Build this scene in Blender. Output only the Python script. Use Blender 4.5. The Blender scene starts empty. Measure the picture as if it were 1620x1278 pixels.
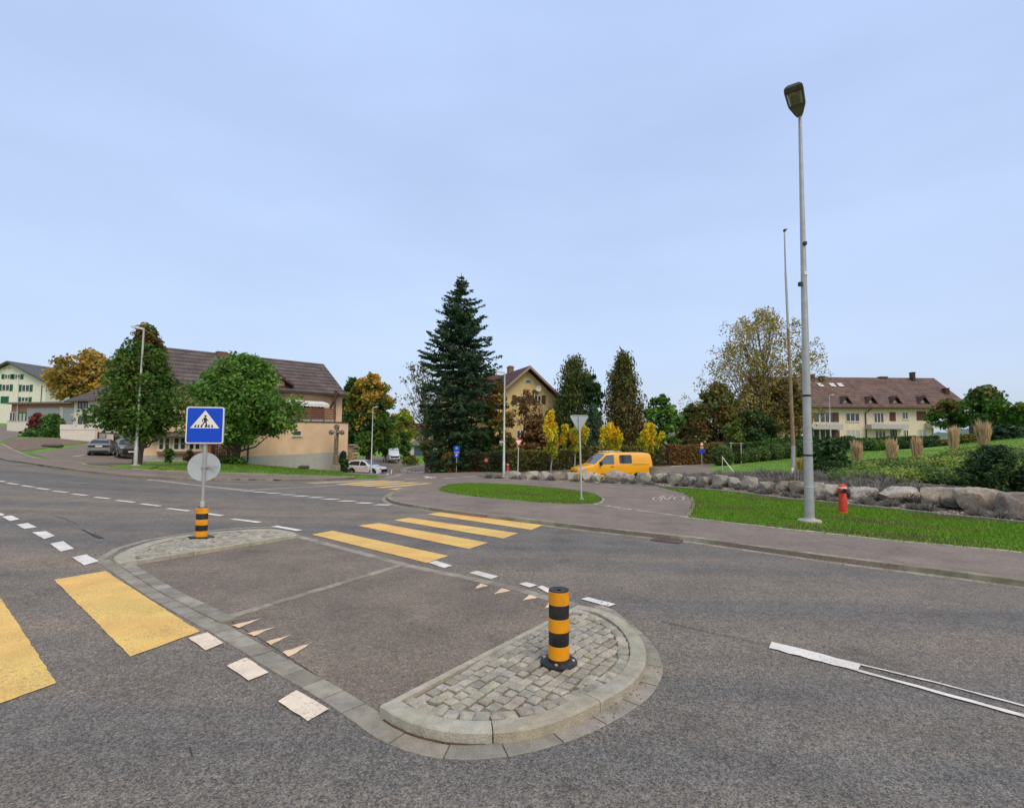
import bpy, math, random
import numpy as np
from bisect import bisect_right
from mathutils import Matrix, Vector
R = math.radians
rng = np.random.default_rng(7)
rnd = random.Random(11)
scene = bpy.context.scene
col = scene.collection

# ---------------------------------------------------------------- camera
F = 800.0; CX = 810.0; CY = 639.0; HC = 2.0
PITCH = math.atan(51 / 800.0); ROLL = 0.008
rot = (Matrix.Rotation(math.pi / 2 + PITCH, 3, 'X') @ Matrix.Rotation(ROLL, 3, 'Z'))
cam_d = bpy.data.cameras.new('camera')
cam = bpy.data.objects.new('camera', cam_d); col.objects.link(cam)
cam.matrix_world = Matrix.Translation((0, 0, HC)) @ rot.to_4x4()
cam_d.sensor_width = 36; cam_d.sensor_fit = 'HORIZONTAL'; cam_d.lens = 36 * F / 1620
cam_d.clip_start = 0.05; cam_d.clip_end = 8000
scene.camera = cam

def ray(px, py):
    d = rot @ Vector(((px - CX) / F, (CY - py) / F, -1))
    return d / d.y
def W(px, py, D):
    d = ray(px, py)
    return Vector((d.x * D, D, HC + d.z * D))

# ---------------------------------------------------------------- terrain
ctrl = []
for X in (-9, -3, 3, 9, 14):
    for Y in (-3, 3, 8, 13, 17):
        ctrl.append((X, Y, -0.025 * Y - 0.014 * X))
for X, Y in ((-25, 4), (-22, 12), (22, 6), (28, 12), (-20, -18), (0, -18), (22, -18)):
    ctrl.append((X, Y, -0.025 * Y - (0.02 if X < 0 else 0.008) * X))
for px, py, D in ((1000, 762, 33.5), (775, 758, 33.6), (620, 770, 25.3), (797, 757, 37.6), (575, 752, 56), (590, 753, 52),
                  (623, 730, 88), (214, 738, 31), (300, 757, 29), (160, 720.7, 47), (0, 760, 21), (0, 724, 40), (530, 748, 50),
                  (390, 733, 45), (240, 732, 41), (130, 694, 66), (20, 691, 72), (10, 673, 112), (1100, 773, 28),
                  (1280, 792, 21.8), (1333, 812, 17.3), (1281, 826, 14.9), (1620, 827, 15.6), (1580, 786, 20), (1520, 761, 22.5),
                  (1480, 711, 38), (1620, 692, 43), (1400, 712, 40), (1330, 738, 28), (1300, 753, 25.5), (1200, 748, 33),
                  (1150, 749, 35), (1110, 737, 45), (1060, 737, 44), (1350, 706, 75), (1520, 704, 80), (1210, 706, 62),
                  (722, 747, 47), (655, 735, 82), (660, 719, 98), (900, 742, 45), (1240, 726, 50), (850, 735, 62), (1560, 698, 42), (1400, 714, 50), (1330, 717, 50), (1480, 713, 48), (1350, 713, 62), (1450, 713, 62), (1560, 702, 52), (1620, 698, 55)):
    p = W(px, py, D); ctrl.append((p.x, p.y, p.z))
for X, Y, Z in ((-300, 250, 9), (-150, 220, 6), (-60, 250, 0), (40, 250, -1), (150, 250, 1), (300, 250, 3), (-120, 122, 4),
                (-300, 80, 7), (300, 80, 3), (120, 60, 2.2), (-400, 600, 10), (0, 600, -1), (400, 600, 3), (-120, 20, 2), (100, 15, .3)):
    ctrl.append((X, Y, Z))
ctrl = np.array(ctrl, float)
def _tps(r2):
    return np.where(r2 > 0, r2 * np.log(np.maximum(r2, 1e-9)), 0.0)
S = 40.0
P_ = ctrl[:, :2] / S
n_ = len(P_)
K_ = _tps(((P_[:, None] - P_[None]) ** 2).sum(-1)) + np.eye(n_) * 0.004
A_ = np.zeros((n_ + 3, n_ + 3)); A_[:n_, :n_] = K_; A_[:n_, n_] = 1; A_[:n_, n_ + 1:] = P_; A_[n_, :n_] = 1; A_[n_ + 1:, :n_] = P_.T
w_ = np.linalg.solve(A_, np.concatenate([ctrl[:, 2], np.zeros(3)]))
def steps(*seg):
    out = [seg[0][0]]
    for a, b, s in seg:
        k = max(1, int(round((b - a) / s)))
        out += [a + (b - a) * (i + 1) / k for i in range(k)]
    return out
GX = steps((-4000, -500, 350), (-500, -120, 38), (-120, -52, 4), (-52, 52, 1.3), (52, 120, 4), (120, 500, 38), (500, 4000, 350))
GY = steps((-400, -24, 47), (-24, 62, 1.3433), (62, 130, 4), (130, 600, 47), (600, 4000, 340))
gx, gy = np.meshgrid(GX, GY, indexing='ij')
q = np.stack([np.clip(gx, -420, 420), np.clip(gy, -60, 620)], -1).reshape(-1, 2) / S
GZ = (_tps(((q[:, None] - P_[None]) ** 2).sum(-1)) @ w_[:n_] + w_[n_] + q @ w_[n_ + 1:]).reshape(gx.shape)
def T(x, y):
    i = min(max(bisect_right(GX, x) - 1, 0), len(GX) - 2); j = min(max(bisect_right(GY, y) - 1, 0), len(GY) - 2)
    u = (x - GX[i]) / (GX[i + 1] - GX[i]); v = (y - GY[j]) / (GY[j + 1] - GY[j])
    a, b, c, d = GZ[i, j], GZ[i + 1, j], GZ[i + 1, j + 1], GZ[i, j + 1]
    return float(a + (b - a) * u + (c - b) * v) if u >= v else float(a + (c - d) * u + (d - a) * v)
def G(px, py, dz=0.0):
    d = ray(px, py)
    y = 1.2; prev = y
    while y < 400:
        if HC + d.z * y <= T(d.x * y, y) + dz: break
        prev = y; y += max(0.15, y * 0.015)
    lo, hi = prev, y
    for _ in range(30):
        m = (lo + hi) / 2
        if HC + d.z * m <= T(d.x * m, m) + dz: hi = m
        else: lo = m
    return Vector((d.x * hi, hi, T(d.x * hi, hi) + dz))
def GP(pts, dz=0.0):
    return [G(a, b, dz).xy for a, b in pts]

# ---------------------------------------------------------------- mesh helper
class MB:
    def __init__(s): s.v = []; s.f = []; s.c = []; s.cur = (1, 1, 1)
    def add(s, vs, fs, c=None):
        o = len(s.v); s.v += [tuple(p) for p in vs]; s.c += [c or s.cur] * len(vs); s.f += [tuple(i + o for i in f) for f in fs]; return s
    def box(s, c, d, rz=0.0, bev=0.0, col=None, rx=0.0):
        x, y, z = d[0] / 2, d[1] / 2, d[2] / 2
        if bev <= 0:
            vs = [(-x, -y, -z), (x, -y, -z), (x, y, -z), (-x, y, -z), (-x, -y, z), (x, -y, z), (x, y, z), (-x, y, z)]
            fs = [(0, 3, 2, 1), (4, 5, 6, 7), (0, 1, 5, 4), (1, 2, 6, 5), (2, 3, 7, 6), (3, 0, 4, 7)]
        else:
            b = bev; vs = []
            for zz, ins in ((-z, b), (-z + b, 0), (z - b, 0), (z, b)):
                X, Y = x - ins, y - ins
                e = b if ins == 0 else b * .5
                vs += [(-X + e, -Y, zz), (X - e, -Y, zz), (X, -Y + e, zz), (X, Y - e, zz), (X - e, Y, zz), (-X + e, Y, zz), (-X, Y - e, zz), (-X, -Y + e, zz)]
            fs = [tuple(range(7, -1, -1)), tuple(range(24, 32))]
            for k in range(3):
                for i in range(8):
                    fs.append((k * 8 + i, k * 8 + (i + 1) % 8, k * 8 + 8 + (i + 1) % 8, k * 8 + 8 + i))
        m = Matrix.Translation(Vector(c)) @ Matrix.Rotation(rz, 4, 'Z') @ Matrix.Rotation(rx, 4, 'X')
        return s.add([m @ Vector(p) for p in vs], fs, col)
    def tube(s, path, radii, n=8, cap=True, col=None):
        path = [Vector(p) for p in path]; vs = []; fs = []
        if not hasattr(radii, '__len__'): radii = [radii] * len(path)
        u = None
        for i, p in enumerate(path):
            t = (path[min(i + 1, len(path) - 1)] - path[max(i - 1, 0)])
            t = t.normalized() if t.length > 1e-9 else Vector((0, 0, 1))
            if u is None:
                u = t.cross(Vector((0, 0, 1)) if abs(t.z) < .9 else Vector((1, 0, 0))).normalized()
            u = (u - t * u.dot(t)).normalized(); w = t.cross(u)
            for k in range(n):
                a = 2 * math.pi * k / n
                vs.append(p + (u * math.cos(a) + w * math.sin(a)) * radii[i])
        for i in range(len(path) - 1):
            for k in range(n):
                fs.append((i * n + k, i * n + (k + 1) % n, (i + 1) * n + (k + 1) % n, (i + 1) * n + k))
        if cap:
            fs.append(tuple(range(n - 1, -1, -1))); fs.append(tuple((len(path) - 1) * n + k for k in range(n)))
        return s.add(vs, fs, col)
    def lathe(s, prof, n=20, axis='z', c=(0, 0, 0), col=None, sx=1.0, sy=1.0, cap=True):
        vs = []; fs = []
        for r, z in prof:
            for k in range(n):
                a = 2 * math.pi * k / n; x, y = r * math.cos(a) * sx, r * math.sin(a) * sy
                p = (x, y, z) if axis == 'z' else ((z, x, y) if axis == 'x' else (x, z, y))
                vs.append((p[0] + c[0], p[1] + c[1], p[2] + c[2]))
        m = len(prof)
        for i in range(m - 1):
            for k in range(n):
                fs.append((i * n + k, i * n + (k + 1) % n, (i + 1) * n + (k + 1) % n, (i + 1) * n + k))
        if cap: fs.append(tuple(range(n - 1, -1, -1))); fs.append(tuple((m - 1) * n + k for k in range(n)))
        return s.add(vs, fs, col)
    def prism(s, poly, y0, y1, plane='xz', col=None):
        """poly in plane coords, extruded along the third axis from y0 to y1"""
        n = len(poly)
        if plane == 'xz': mk = lambda a, b, t: (a, t, b)
        elif plane == 'yz': mk = lambda a, b, t: (t, a, b)
        else: mk = lambda a, b, t: (a, b, t)
        vs = [mk(a, b, y0) for a, b in poly] + [mk(a, b, y1) for a, b in poly]
        fs = [tuple(range(n)), tuple(range(2 * n - 1, n - 1, -1))] + [(i, i + n, (i + 1) % n + n, (i + 1) % n) for i in range(n)]
        return s.add(vs, fs, col)
    def build(s, name, mat, parent=None, smooth=None):
        me = bpy.data.meshes.new(name); me.from_pydata(s.v, [], s.f); me.validate()
        if True:
            at = me.color_attributes.new('Col', 'FLOAT_COLOR', 'POINT')
            a = np.ones((len(s.v), 4), np.float32); a[:, :3] = np.array(s.c, np.float32)
            if len(me.vertices) == len(s.v): at.data.foreach_set('color', a.ravel())
        if smooth is not None:
            me.shade_smooth(); me.set_sharp_from_angle(angle=R(smooth))
        for m in (mat if isinstance(mat, (list, tuple)) else [mat]): me.materials.append(m)
        o = bpy.data.objects.new(name, me); col.objects.link(o)
        if parent: o.parent = parent
        return o
def npmesh(name, V, Fq, C, mat, parent=None):
    """fast mesh: V (n,3), Fq (m,k) index array, C (n,3) colours"""
    me = bpy.data.meshes.new(name); n = len(V); m, k = Fq.shape
    me.vertices.add(n); me.vertices.foreach_set('co', np.asarray(V, np.float32).ravel())
    me.loops.add(m * k); me.loops.foreach_set('vertex_index', Fq.astype(np.int32).ravel())
    me.polygons.add(m); me.polygons.foreach_set('loop_start', np.arange(0, m * k, k, dtype=np.int32))
    me.update(calc_edges=True)
    at = me.color_attributes.new('Col', 'FLOAT_COLOR', 'POINT')
    a = np.ones((n, 4), np.float32); a[:, :3] = C; at.data.foreach_set('color', a.ravel())
    me.materials.append(mat)
    o = bpy.data.objects.new(name, me); col.objects.link(o)
    if parent: o.parent = parent
    return o
def tag(o, label=None, cat=None, group=None, kind=None):
    if label: o['label'] = label
    if cat: o['category'] = cat
    if group: o['group'] = group
    if kind: o['kind'] = kind
    return o
def thing(name, label, cat, loc=(0, 0, 0), rz=0.0, group=None):
    o = bpy.data.objects.new(name, None); col.objects.link(o); o.empty_display_size = .3
    o.location = loc; o.rotation_euler = (0, 0, rz)
    return tag(o, label, cat, group)
def kids(o): return [c for c in o.children]
def copy_tree(o, parent=None):
    c = o.copy(); col.objects.link(c)
    if parent: c.parent = parent
    for ch in list(o.children): copy_tree(ch, c)
    return c

# ---------------------------------------------------------------- materials
WB = (1.1, 1.0, .84)
def wb(c): return tuple(min(.95, a * b) for a, b in zip(c, WB))
def M(name, c, rough=.7, var=.12, scale=6, bump=0.0, bscale=None, usecol=False, spec=.3, metal=0.0, grain=0.0, gscale=200, coat=0.0, tint=None, tscale=1.5, stretch=None, wear=0.0):
    m = bpy.data.materials.new(name); m.use_nodes = True
    nt = m.node_tree; N = nt.nodes; L = nt.links
    b = N['Principled BSDF']; b.inputs['Roughness'].default_value = rough; b.inputs['Metallic'].default_value = metal
    b.inputs['Specular IOR Level'].default_value = spec; b.inputs['Coat Weight'].default_value = coat
    tc = N.new('ShaderNodeTexCoord'); vec = tc.outputs['Object']
    if stretch:
        mp = N.new('ShaderNodeMapping'); mp.inputs['Rotation'].default_value = (0, 0, stretch[0]); mp.inputs['Scale'].default_value = (stretch[1], stretch[2], 1)
        L.new(vec, mp.inputs['Vector']); svec = mp.outputs[0]
    else: svec = vec
    if not name.startswith('sign_blue') and not name.startswith('blue'): c = wb(c); tint = wb(tint) if tint else None
    rgb = N.new('ShaderNodeRGB'); rgb.outputs[0].default_value = (*c, 1); cur = rgb.outputs[0]
    def noise(sc, det, v=vec):
        n = N.new('ShaderNodeTexNoise'); n.inputs['Scale'].default_value = sc; n.inputs['Detail'].default_value = det; L.new(v, n.inputs['Vector']); return n.outputs['Fac']
    def mul(curc, fac, lo, hi, fmin=.3, fmax=.7):
        mr = N.new('ShaderNodeMapRange'); mr.inputs[1].default_value = fmin; mr.inputs[2].default_value = fmax; mr.inputs[3].default_value = lo; mr.inputs[4].default_value = hi
        L.new(fac, mr.inputs[0])
        mx = N.new('ShaderNodeMix'); mx.data_type = 'RGBA'; mx.blend_type = 'MULTIPLY'; mx.inputs[0].default_value = 1
        L.new(curc, mx.inputs[6]); L.new(mr.outputs[0], mx.inputs[7]); return mx.outputs[2]
    if tint:
        mr = N.new('ShaderNodeMapRange'); mr.inputs[1].default_value = .4; mr.inputs[2].default_value = .65
        L.new(noise(tscale, 4, svec), mr.inputs[0])
        mx = N.new('ShaderNodeMix'); mx.data_type = 'RGBA'; L.new(mr.outputs[0], mx.inputs[0]); L.new(cur, mx.inputs[6]); mx.inputs[7].default_value = (*tint, 1); cur = mx.outputs[2]
    if var: cur = mul(cur, noise(scale, 5), 1 - var, 1 + var)
    if grain: cur = mul(cur, noise(gscale, 2), 1 - grain, 1 + grain)
    if wear:
        mr = N.new('ShaderNodeMapRange'); mr.inputs[1].default_value = .56; mr.inputs[2].default_value = .66; mr.inputs[4].default_value = wear; L.new(noise(38, 8), mr.inputs[0])
        mr2 = N.new('ShaderNodeMapRange'); mr2.inputs[1].default_value = .42; mr2.inputs[2].default_value = .62; L.new(noise(1.7, 4), mr2.inputs[0])
        ml = N.new('ShaderNodeMath'); ml.operation = 'MULTIPLY'; L.new(mr.outputs[0], ml.inputs[0]); L.new(mr2.outputs[0], ml.inputs[1])
        mx = N.new('ShaderNodeMix'); mx.data_type = 'RGBA'; L.new(ml.outputs[0], mx.inputs[0]); L.new(cur, mx.inputs[6]); mx.inputs[7].default_value = (.15, .135, .115, 1); cur = mx.outputs[2]
    if usecol:
        at = N.new('ShaderNodeAttribute'); at.attribute_name = 'Col'
        mx = N.new('ShaderNodeMix'); mx.data_type = 'RGBA'; mx.blend_type = 'MULTIPLY'; mx.inputs[0].default_value = 1
        L.new(cur, mx.inputs[6]); L.new(at.outputs['Color'], mx.inputs[7]); cur = mx.outputs[2]
    L.new(cur, b.inputs['Base Color'])
    if bump:
        bp = N.new('ShaderNodeBump'); bp.inputs['Strength'].default_value = bump; bp.inputs['Distance'].default_value = .02
        L.new(noise(bscale or scale * 4, 4), bp.inputs['Height']); L.new(bp.outputs[0], b.inputs['Normal'])
    return m
def leaf_mat(name, trans=.3, c=(1, 1, 1)):
    m = bpy.data.materials.new(name); m.use_nodes = True; nt = m.node_tree; N = nt.nodes; L = nt.links
    for n in list(N):
        if n.type != 'OUTPUT_MATERIAL': N.remove(n)
    out = [n for n in N if n.type == 'OUTPUT_MATERIAL'][0]
    at = N.new('ShaderNodeAttribute'); at.attribute_name = 'Col'
    d = N.new('ShaderNodeBsdfPrincipled'); d.inputs['Roughness'].default_value = .6; d.inputs['Specular IOR Level'].default_value = .25
    t = N.new('ShaderNodeBsdfTranslucent'); mx = N.new('ShaderNodeMixShader'); mx.inputs[0].default_value = trans
    L.new(at.outputs['Color'], d.inputs['Base Color']); L.new(at.outputs['Color'], t.inputs['Color'])
    L.new(d.outputs[0], mx.inputs[1]); L.new(t.outputs[0], mx.inputs[2]); L.new(mx.outputs[0], out.inputs[0]); return m
def tile_mat(name, c, course=.33, rough=.75, axis='Z', dark=.3):
    c = wb(c)
    """roof tiles: horizontal courses across UV-free object z, plus vertical joints"""
    m = bpy.data.materials.new(name); m.use_nodes = True; nt = m.node_tree; N = nt.nodes; L = nt.links
    b = N['Principled BSDF']; b.inputs['Roughness'].default_value = rough; b.inputs['Specular IOR Level'].default_value = .2
    tc = N.new('ShaderNodeTexCoord'); sp = N.new('ShaderNodeSeparateXYZ'); L.new(tc.outputs['Object'], sp.inputs[0])
    def math_(op, a, v):
        n = N.new('ShaderNodeMath'); n.operation = op; L.new(a, n.inputs[0]); n.inputs[1].default_value = v; return n.outputs[0]
    fz = math_('FRACT', math_('DIVIDE', sp.outputs['Z'], course), 0)
    fx = math_('FRACT', math_('DIVIDE', sp.outputs['X'], .3), 0)
    r1 = N.new('ShaderNodeMapRange'); r1.inputs[1].default_value = 0; r1.inputs[2].default_value = .5; r1.inputs[3].default_value = dark; r1.inputs[4].default_value = 1.25; L.new(fz, r1.inputs[0])
    r2 = N.new('ShaderNodeMapRange'); r2.inputs[1].default_value = 0; r2.inputs[2].default_value = .2; r2.inputs[3].default_value = .8; r2.inputs[4].default_value = 1; L.new(fx, r2.inputs[0])
    n1 = N.new('ShaderNodeTexNoise'); n1.inputs['Scale'].default_value = .9; n1.inputs['Detail'].default_value = 7; L.new(tc.outputs['Object'], n1.inputs['Vector'])
    r3 = N.new('ShaderNodeMapRange'); r3.inputs[1].default_value = .3; r3.inputs[2].default_value = .7; r3.inputs[3].default_value = .72; r3.inputs[4].default_value = 1.3; L.new(n1.outputs['Fac'], r3.inputs[0])
    wn = N.new('ShaderNodeTexNoise'); wn.inputs['Scale'].default_value = 5; L.new(tc.outputs['Object'], wn.inputs['Vector'])
    r4 = N.new('ShaderNodeMapRange'); r4.inputs[1].default_value = .3; r4.inputs[2].default_value = .7; r4.inputs[3].default_value = .8; r4.inputs[4].default_value = 1.2; L.new(wn.outputs['Fac'], r4.inputs[0])
    cur = None
    for r in (r1, r2, r3, r4):
        if cur is None: cur = r.outputs[0]
        else:
            n = N.new('ShaderNodeMath'); n.operation = 'MULTIPLY'; L.new(cur, n.inputs[0]); L.new(r.outputs[0], n.inputs[1]); cur = n.outputs[0]
    mx = N.new('ShaderNodeMix'); mx.data_type = 'RGBA'; mx.blend_type = 'MULTIPLY'; mx.inputs[0].default_value = 1; mx.inputs[6].default_value = (*c, 1); L.new(cur, mx.inputs[7]); L.new(mx.outputs[2], b.inputs['Base Color'])
    bp = N.new('ShaderNodeBump'); bp.inputs['Strength'].default_value = .6; bp.inputs['Distance'].default_value = .05; L.new(fz, bp.inputs['Height']); L.new(bp.outputs[0], b.inputs['Normal'])
    return m
def asphalt(name, c, tint, speck=.5, stretch=None, ts=.5, ts_hi=.65):
    c, tint = wb(c), wb(tint)
    m = bpy.data.materials.new(name); m.use_nodes = True; nt = m.node_tree; N = nt.nodes; L = nt.links
    b = N['Principled BSDF']; b.inputs['Roughness'].default_value = .85; b.inputs['Specular IOR Level'].default_value = .25
    tc = N.new('ShaderNodeTexCoord'); vec = tc.outputs['Object']
    def noise(sc, det, v=vec, rough=.6):
        n = N.new('ShaderNodeTexNoise'); n.inputs['Scale'].default_value = sc; n.inputs['Detail'].default_value = det; n.inputs['Roughness'].default_value = rough; L.new(v, n.inputs['Vector']); return n.outputs['Fac']
    def rng_(f, a, b_, lo, hi):
        r = N.new('ShaderNodeMapRange'); r.inputs[1].default_value = a; r.inputs[2].default_value = b_; r.inputs[3].default_value = lo; r.inputs[4].default_value = hi; L.new(f, r.inputs[0]); return r.outputs[0]
    sv = vec
    if stretch:
        mp = N.new('ShaderNodeMapping'); mp.inputs['Rotation'].default_value = (0, 0, stretch[0]); mp.inputs['Scale'].default_value = (stretch[1], stretch[2], 1); L.new(vec, mp.inputs['Vector']); sv = mp.outputs[0]
    mx = N.new('ShaderNodeMix'); mx.data_type = 'RGBA'; L.new(rng_(noise(ts, 4, sv), .38, ts_hi, 0, 1), mx.inputs[0]); mx.inputs[6].default_value = (*c, 1); mx.inputs[7].default_value = (*tint, 1)
    cur = mx.outputs[2]
    vo = N.new('ShaderNodeTexVoronoi'); vo.inputs['Scale'].default_value = 105; L.new(vec, vo.inputs['Vector'])
    sep = N.new('ShaderNodeSeparateColor'); L.new(vo.outputs['Color'], sep.inputs[0])
    vo2 = N.new('ShaderNodeTexVoronoi'); vo2.inputs['Scale'].default_value = 40; L.new(vec, vo2.inputs['Vector'])
    sep2 = N.new('ShaderNodeSeparateColor'); L.new(vo2.outputs['Color'], sep2.inputs[0])
    fs = [rng_(sep.outputs[0], 0, 1, 1 - speck, 1 + speck), rng_(sep2.outputs[1], 0, 1, 1 - speck * .35, 1 + speck * .35), rng_(noise(1.3, 6), .3, .7, .86, 1.13), rng_(noise(13, 4), .3, .7, .88, 1.12)]
    for f in fs:
        k = N.new('ShaderNodeMix'); k.data_type = 'RGBA'; k.blend_type = 'MULTIPLY'; k.inputs[0].default_value = 1; L.new(cur, k.inputs[6]); L.new(f, k.inputs[7]); cur = k.outputs[2]
    st = N.new('ShaderNodeMix'); st.data_type = 'RGBA'; st.blend_type = 'MULTIPLY'; L.new(rng_(noise(.9, 7, vec, .7), .56, .68, 0, .45), st.inputs[0]); L.new(cur, st.inputs[6]); st.inputs[7].default_value = (.45, .44, .43, 1); cur = st.outputs[2]
    # warm and cool chips in the aggregate
    k = N.new('ShaderNodeMix'); k.data_type = 'RGBA'; k.blend_type = 'MULTIPLY'; L.new(rng_(sep.outputs[2], .55, .9, 0, .7), k.inputs[0]); L.new(cur, k.inputs[6]); k.inputs[7].default_value = (1.25, 1.05, .85, 1); cur = k.outputs[2]
    L.new(cur, b.inputs['Base Color'])
    bp = N.new('ShaderNodeBump'); bp.inputs['Strength'].default_value = .55; bp.inputs['Distance'].default_value = .006; L.new(vo.outputs['Distance'], bp.inputs['Height']); L.new(bp.outputs[0], b.inputs['Normal'])
    return m
ROADDIR = math.atan2(-1.25, 3.6)
MT = {}
MT['road'] = asphalt('road_asphalt', (.128, .133, .137), (.222, .194, .162), .55, (-ROADDIR, .05, .8), .6)
MT['refuge'] = asphalt('refuge_asphalt', (.162, .146, .129), (.205, .18, .155), .42, None, .8)
MT['pavement'] = asphalt('pavement_asphalt', (.19, .168, .152), (.23, .2, .18), .3, None, .6)
MT['yard'] = asphalt('yard_asphalt', (.185, .162, .146), (.22, .192, .17), .3, None, .6)
MT['kerb'] = M('kerb_granite', (.4, .385, .33), .8, .18, 9, .5, 60, usecol=True, grain=.22, gscale=160, tint=(.36, .34, .27), tscale=2.2)
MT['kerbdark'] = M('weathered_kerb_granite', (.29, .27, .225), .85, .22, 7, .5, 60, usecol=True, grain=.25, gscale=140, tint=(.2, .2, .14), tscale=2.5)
MT['gutter'] = M('gutter_stone', (.3, .285, .25), .8, .18, 9, .5, 60, usecol=True, grain=.22, gscale=160, tint=(.25, .235, .2), tscale=2.5)
MT['cobble'] = M('cobble_granite', (.36, .35, .315), .78, .22, 14, .6, 70, usecol=True, grain=.25, gscale=140)
MT['mortar'] = M('mortar_sand', (.24, .21, .165), .95, .2, 25, .5, 120, grain=.3, tint=(.17, .165, .11), tscale=3)
MT['white'] = M('white_road_paint', (.8, .79, .78), .65, .08, 5, .25, 300, grain=.08, gscale=260, tint=(.66, .65, .62), tscale=2, wear=.75)
MT['cream'] = M('worn_cream_paint', (.8, .7, .58), .7, .08, 9, .25, 300, grain=.1, gscale=220, tint=(.72, .62, .5), tscale=6, wear=.6)
MT['yellow'] = M('yellow_road_paint', (.76, .54, .165), .65, .12, 2, .35, 300, grain=.26, gscale=90, tint=(.77, .47, .15), tscale=.9, wear=.7)
MT['tar'] = M('crack_tar', (.035, .035, .037), .5, .1)
MT['grassblade'] = leaf_mat('grass_blade', .3)
MT['leaf'] = leaf_mat('leaf', .32)
MT['needle'] = leaf_mat('needle', .12)
MT['bark'] = M('bark', (.105, .085, .066), .9, .3, 8, .8, 30)
MT['barkpale'] = M('pale_bark', (.33, .32, .29), .9, .45, 4, .5, 30)
MT['soil'] = M('soil_mulch', (.09, .06, .042), .95, .35, 8, .8, 60, grain=.3, gscale=90)
MT['lawn'] = M('lawn_grass', (.11, .25, .025), .9, .3, 1.1, .7, 90, grain=.35, gscale=70, tint=(.16, .26, .03), tscale=.5)
# ---------------------------------------------------------------- sheets that follow the terrain
def clip_half(poly, a, b, c):
    """keep a*x+b*y+c >= 0"""
    out = []
    n = len(poly)
    for i in range(n):
        p, q_ = poly[i], poly[(i + 1) % n]
        dp = a * p[0] + b * p[1] + c; dq = a * q_[0] + b * q_[1] + c
        if dp >= 0: out.append(p)
        if (dp >= 0) != (dq >= 0):
            t = dp / (dp - dq); out.append((p[0] + (q_[0] - p[0]) * t, p[1] + (q_[1] - p[1]) * t))
    return out
def area(poly):
    return .5 * sum(poly[i][0] * poly[(i + 1) % len(poly)][1] - poly[(i + 1) % len(poly)][0] * poly[i][1] for i in range(len(poly)))
def drape(poly, dz, mb, skirt=0.0):
    poly = [(p[0], p[1]) for p in poly]
    if area(poly) < 0: poly = poly[::-1]
    xs = [p[0] for p in poly]
    for i in range(len(GX) - 1):
        x0, x1 = GX[i], GX[i + 1]
        if x1 <= min(xs) or x0 >= max(xs): continue
        st = clip_half(clip_half(poly, 1, 0, -x0), -1, 0, x1)
        if len(st) < 3: continue
        ys = [p[1] for p in st]
        for j in range(len(GY) - 1):
            y0, y1 = GY[j], GY[j + 1]
            if y1 <= min(ys) or y0 >= max(ys): continue
            ce = clip_half(clip_half(st, 0, 1, -y0), 0, -1, y1)
            if len(ce) < 3: continue
            k = (y1 - y0) / (x1 - x0)
            for s in (1, -1):
                tr = clip_half(ce, s * k, -s, s * (y0 - k * x0))
                if len(tr) < 3 or abs(area(tr)) < 1e-6: continue
                # drop near-duplicate points
                u = []
                for p in tr:
                    if not u or (abs(p[0] - u[-1][0]) + abs(p[1] - u[-1][1])) > 1e-5: u.append(p)
                if len(u) > 2 and (abs(u[0][0] - u[-1][0]) + abs(u[0][1] - u[-1][1])) < 1e-5: u.pop()
                if len(u) < 3: continue
                mb.add([(p[0], p[1], T(p[0], p[1]) + dz) for p in u], [tuple(range(len(u)))])
    if skirt:
        n = len(poly)
        for i in range(n):
            a, b = Vector(poly[i]), Vector(poly[(i + 1) % n]); k = max(1, int((b - a).length / .6))
            for t in range(k):
                p = a.lerp(b, t / k); q_ = a.lerp(b, (t + 1) / k)
                zp, zq = T(*p) + dz, T(*q_) + dz
                mb.add([(p.x, p.y, zp - skirt), (q_.x, q_.y, zq - skirt), (q_.x, q_.y, zq), (p.x, p.y, zp)], [(0, 1, 2, 3)])
def sheet(name, polys, dz, mat, skirt=0.0, kind='structure'):
    mb = MB()
    for p in polys: drape(p, dz, mb, skirt)
    o = mb.build(name, mat); o['kind'] = kind; return o
def resample(pl, step):
    pl = [Vector(p) for p in pl]; out = [pl[0]]; acc = 0
    L = [0]
    for a, b in zip(pl, pl[1:]): L.append(L[-1] + (b - a).length)
    n = max(1, int(round(L[-1] / step)))
    for k in range(1, n + 1):
        s = L[-1] * k / n; i = min(bisect_right(L, s) - 1, len(pl) - 2)
        out.append(pl[i].lerp(pl[i + 1], (s - L[i]) / max(1e-9, L[i + 1] - L[i])))
    return out
def smooth_pl(pl, it=2):
    pl = [Vector(p) for p in pl]
    for _ in range(it):
        o = [pl[0]]
        for a, b in zip(pl, pl[1:]): o += [a.lerp(b, .25), a.lerp(b, .75)]
        o.append(pl[-1]); pl = o
    return pl
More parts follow.
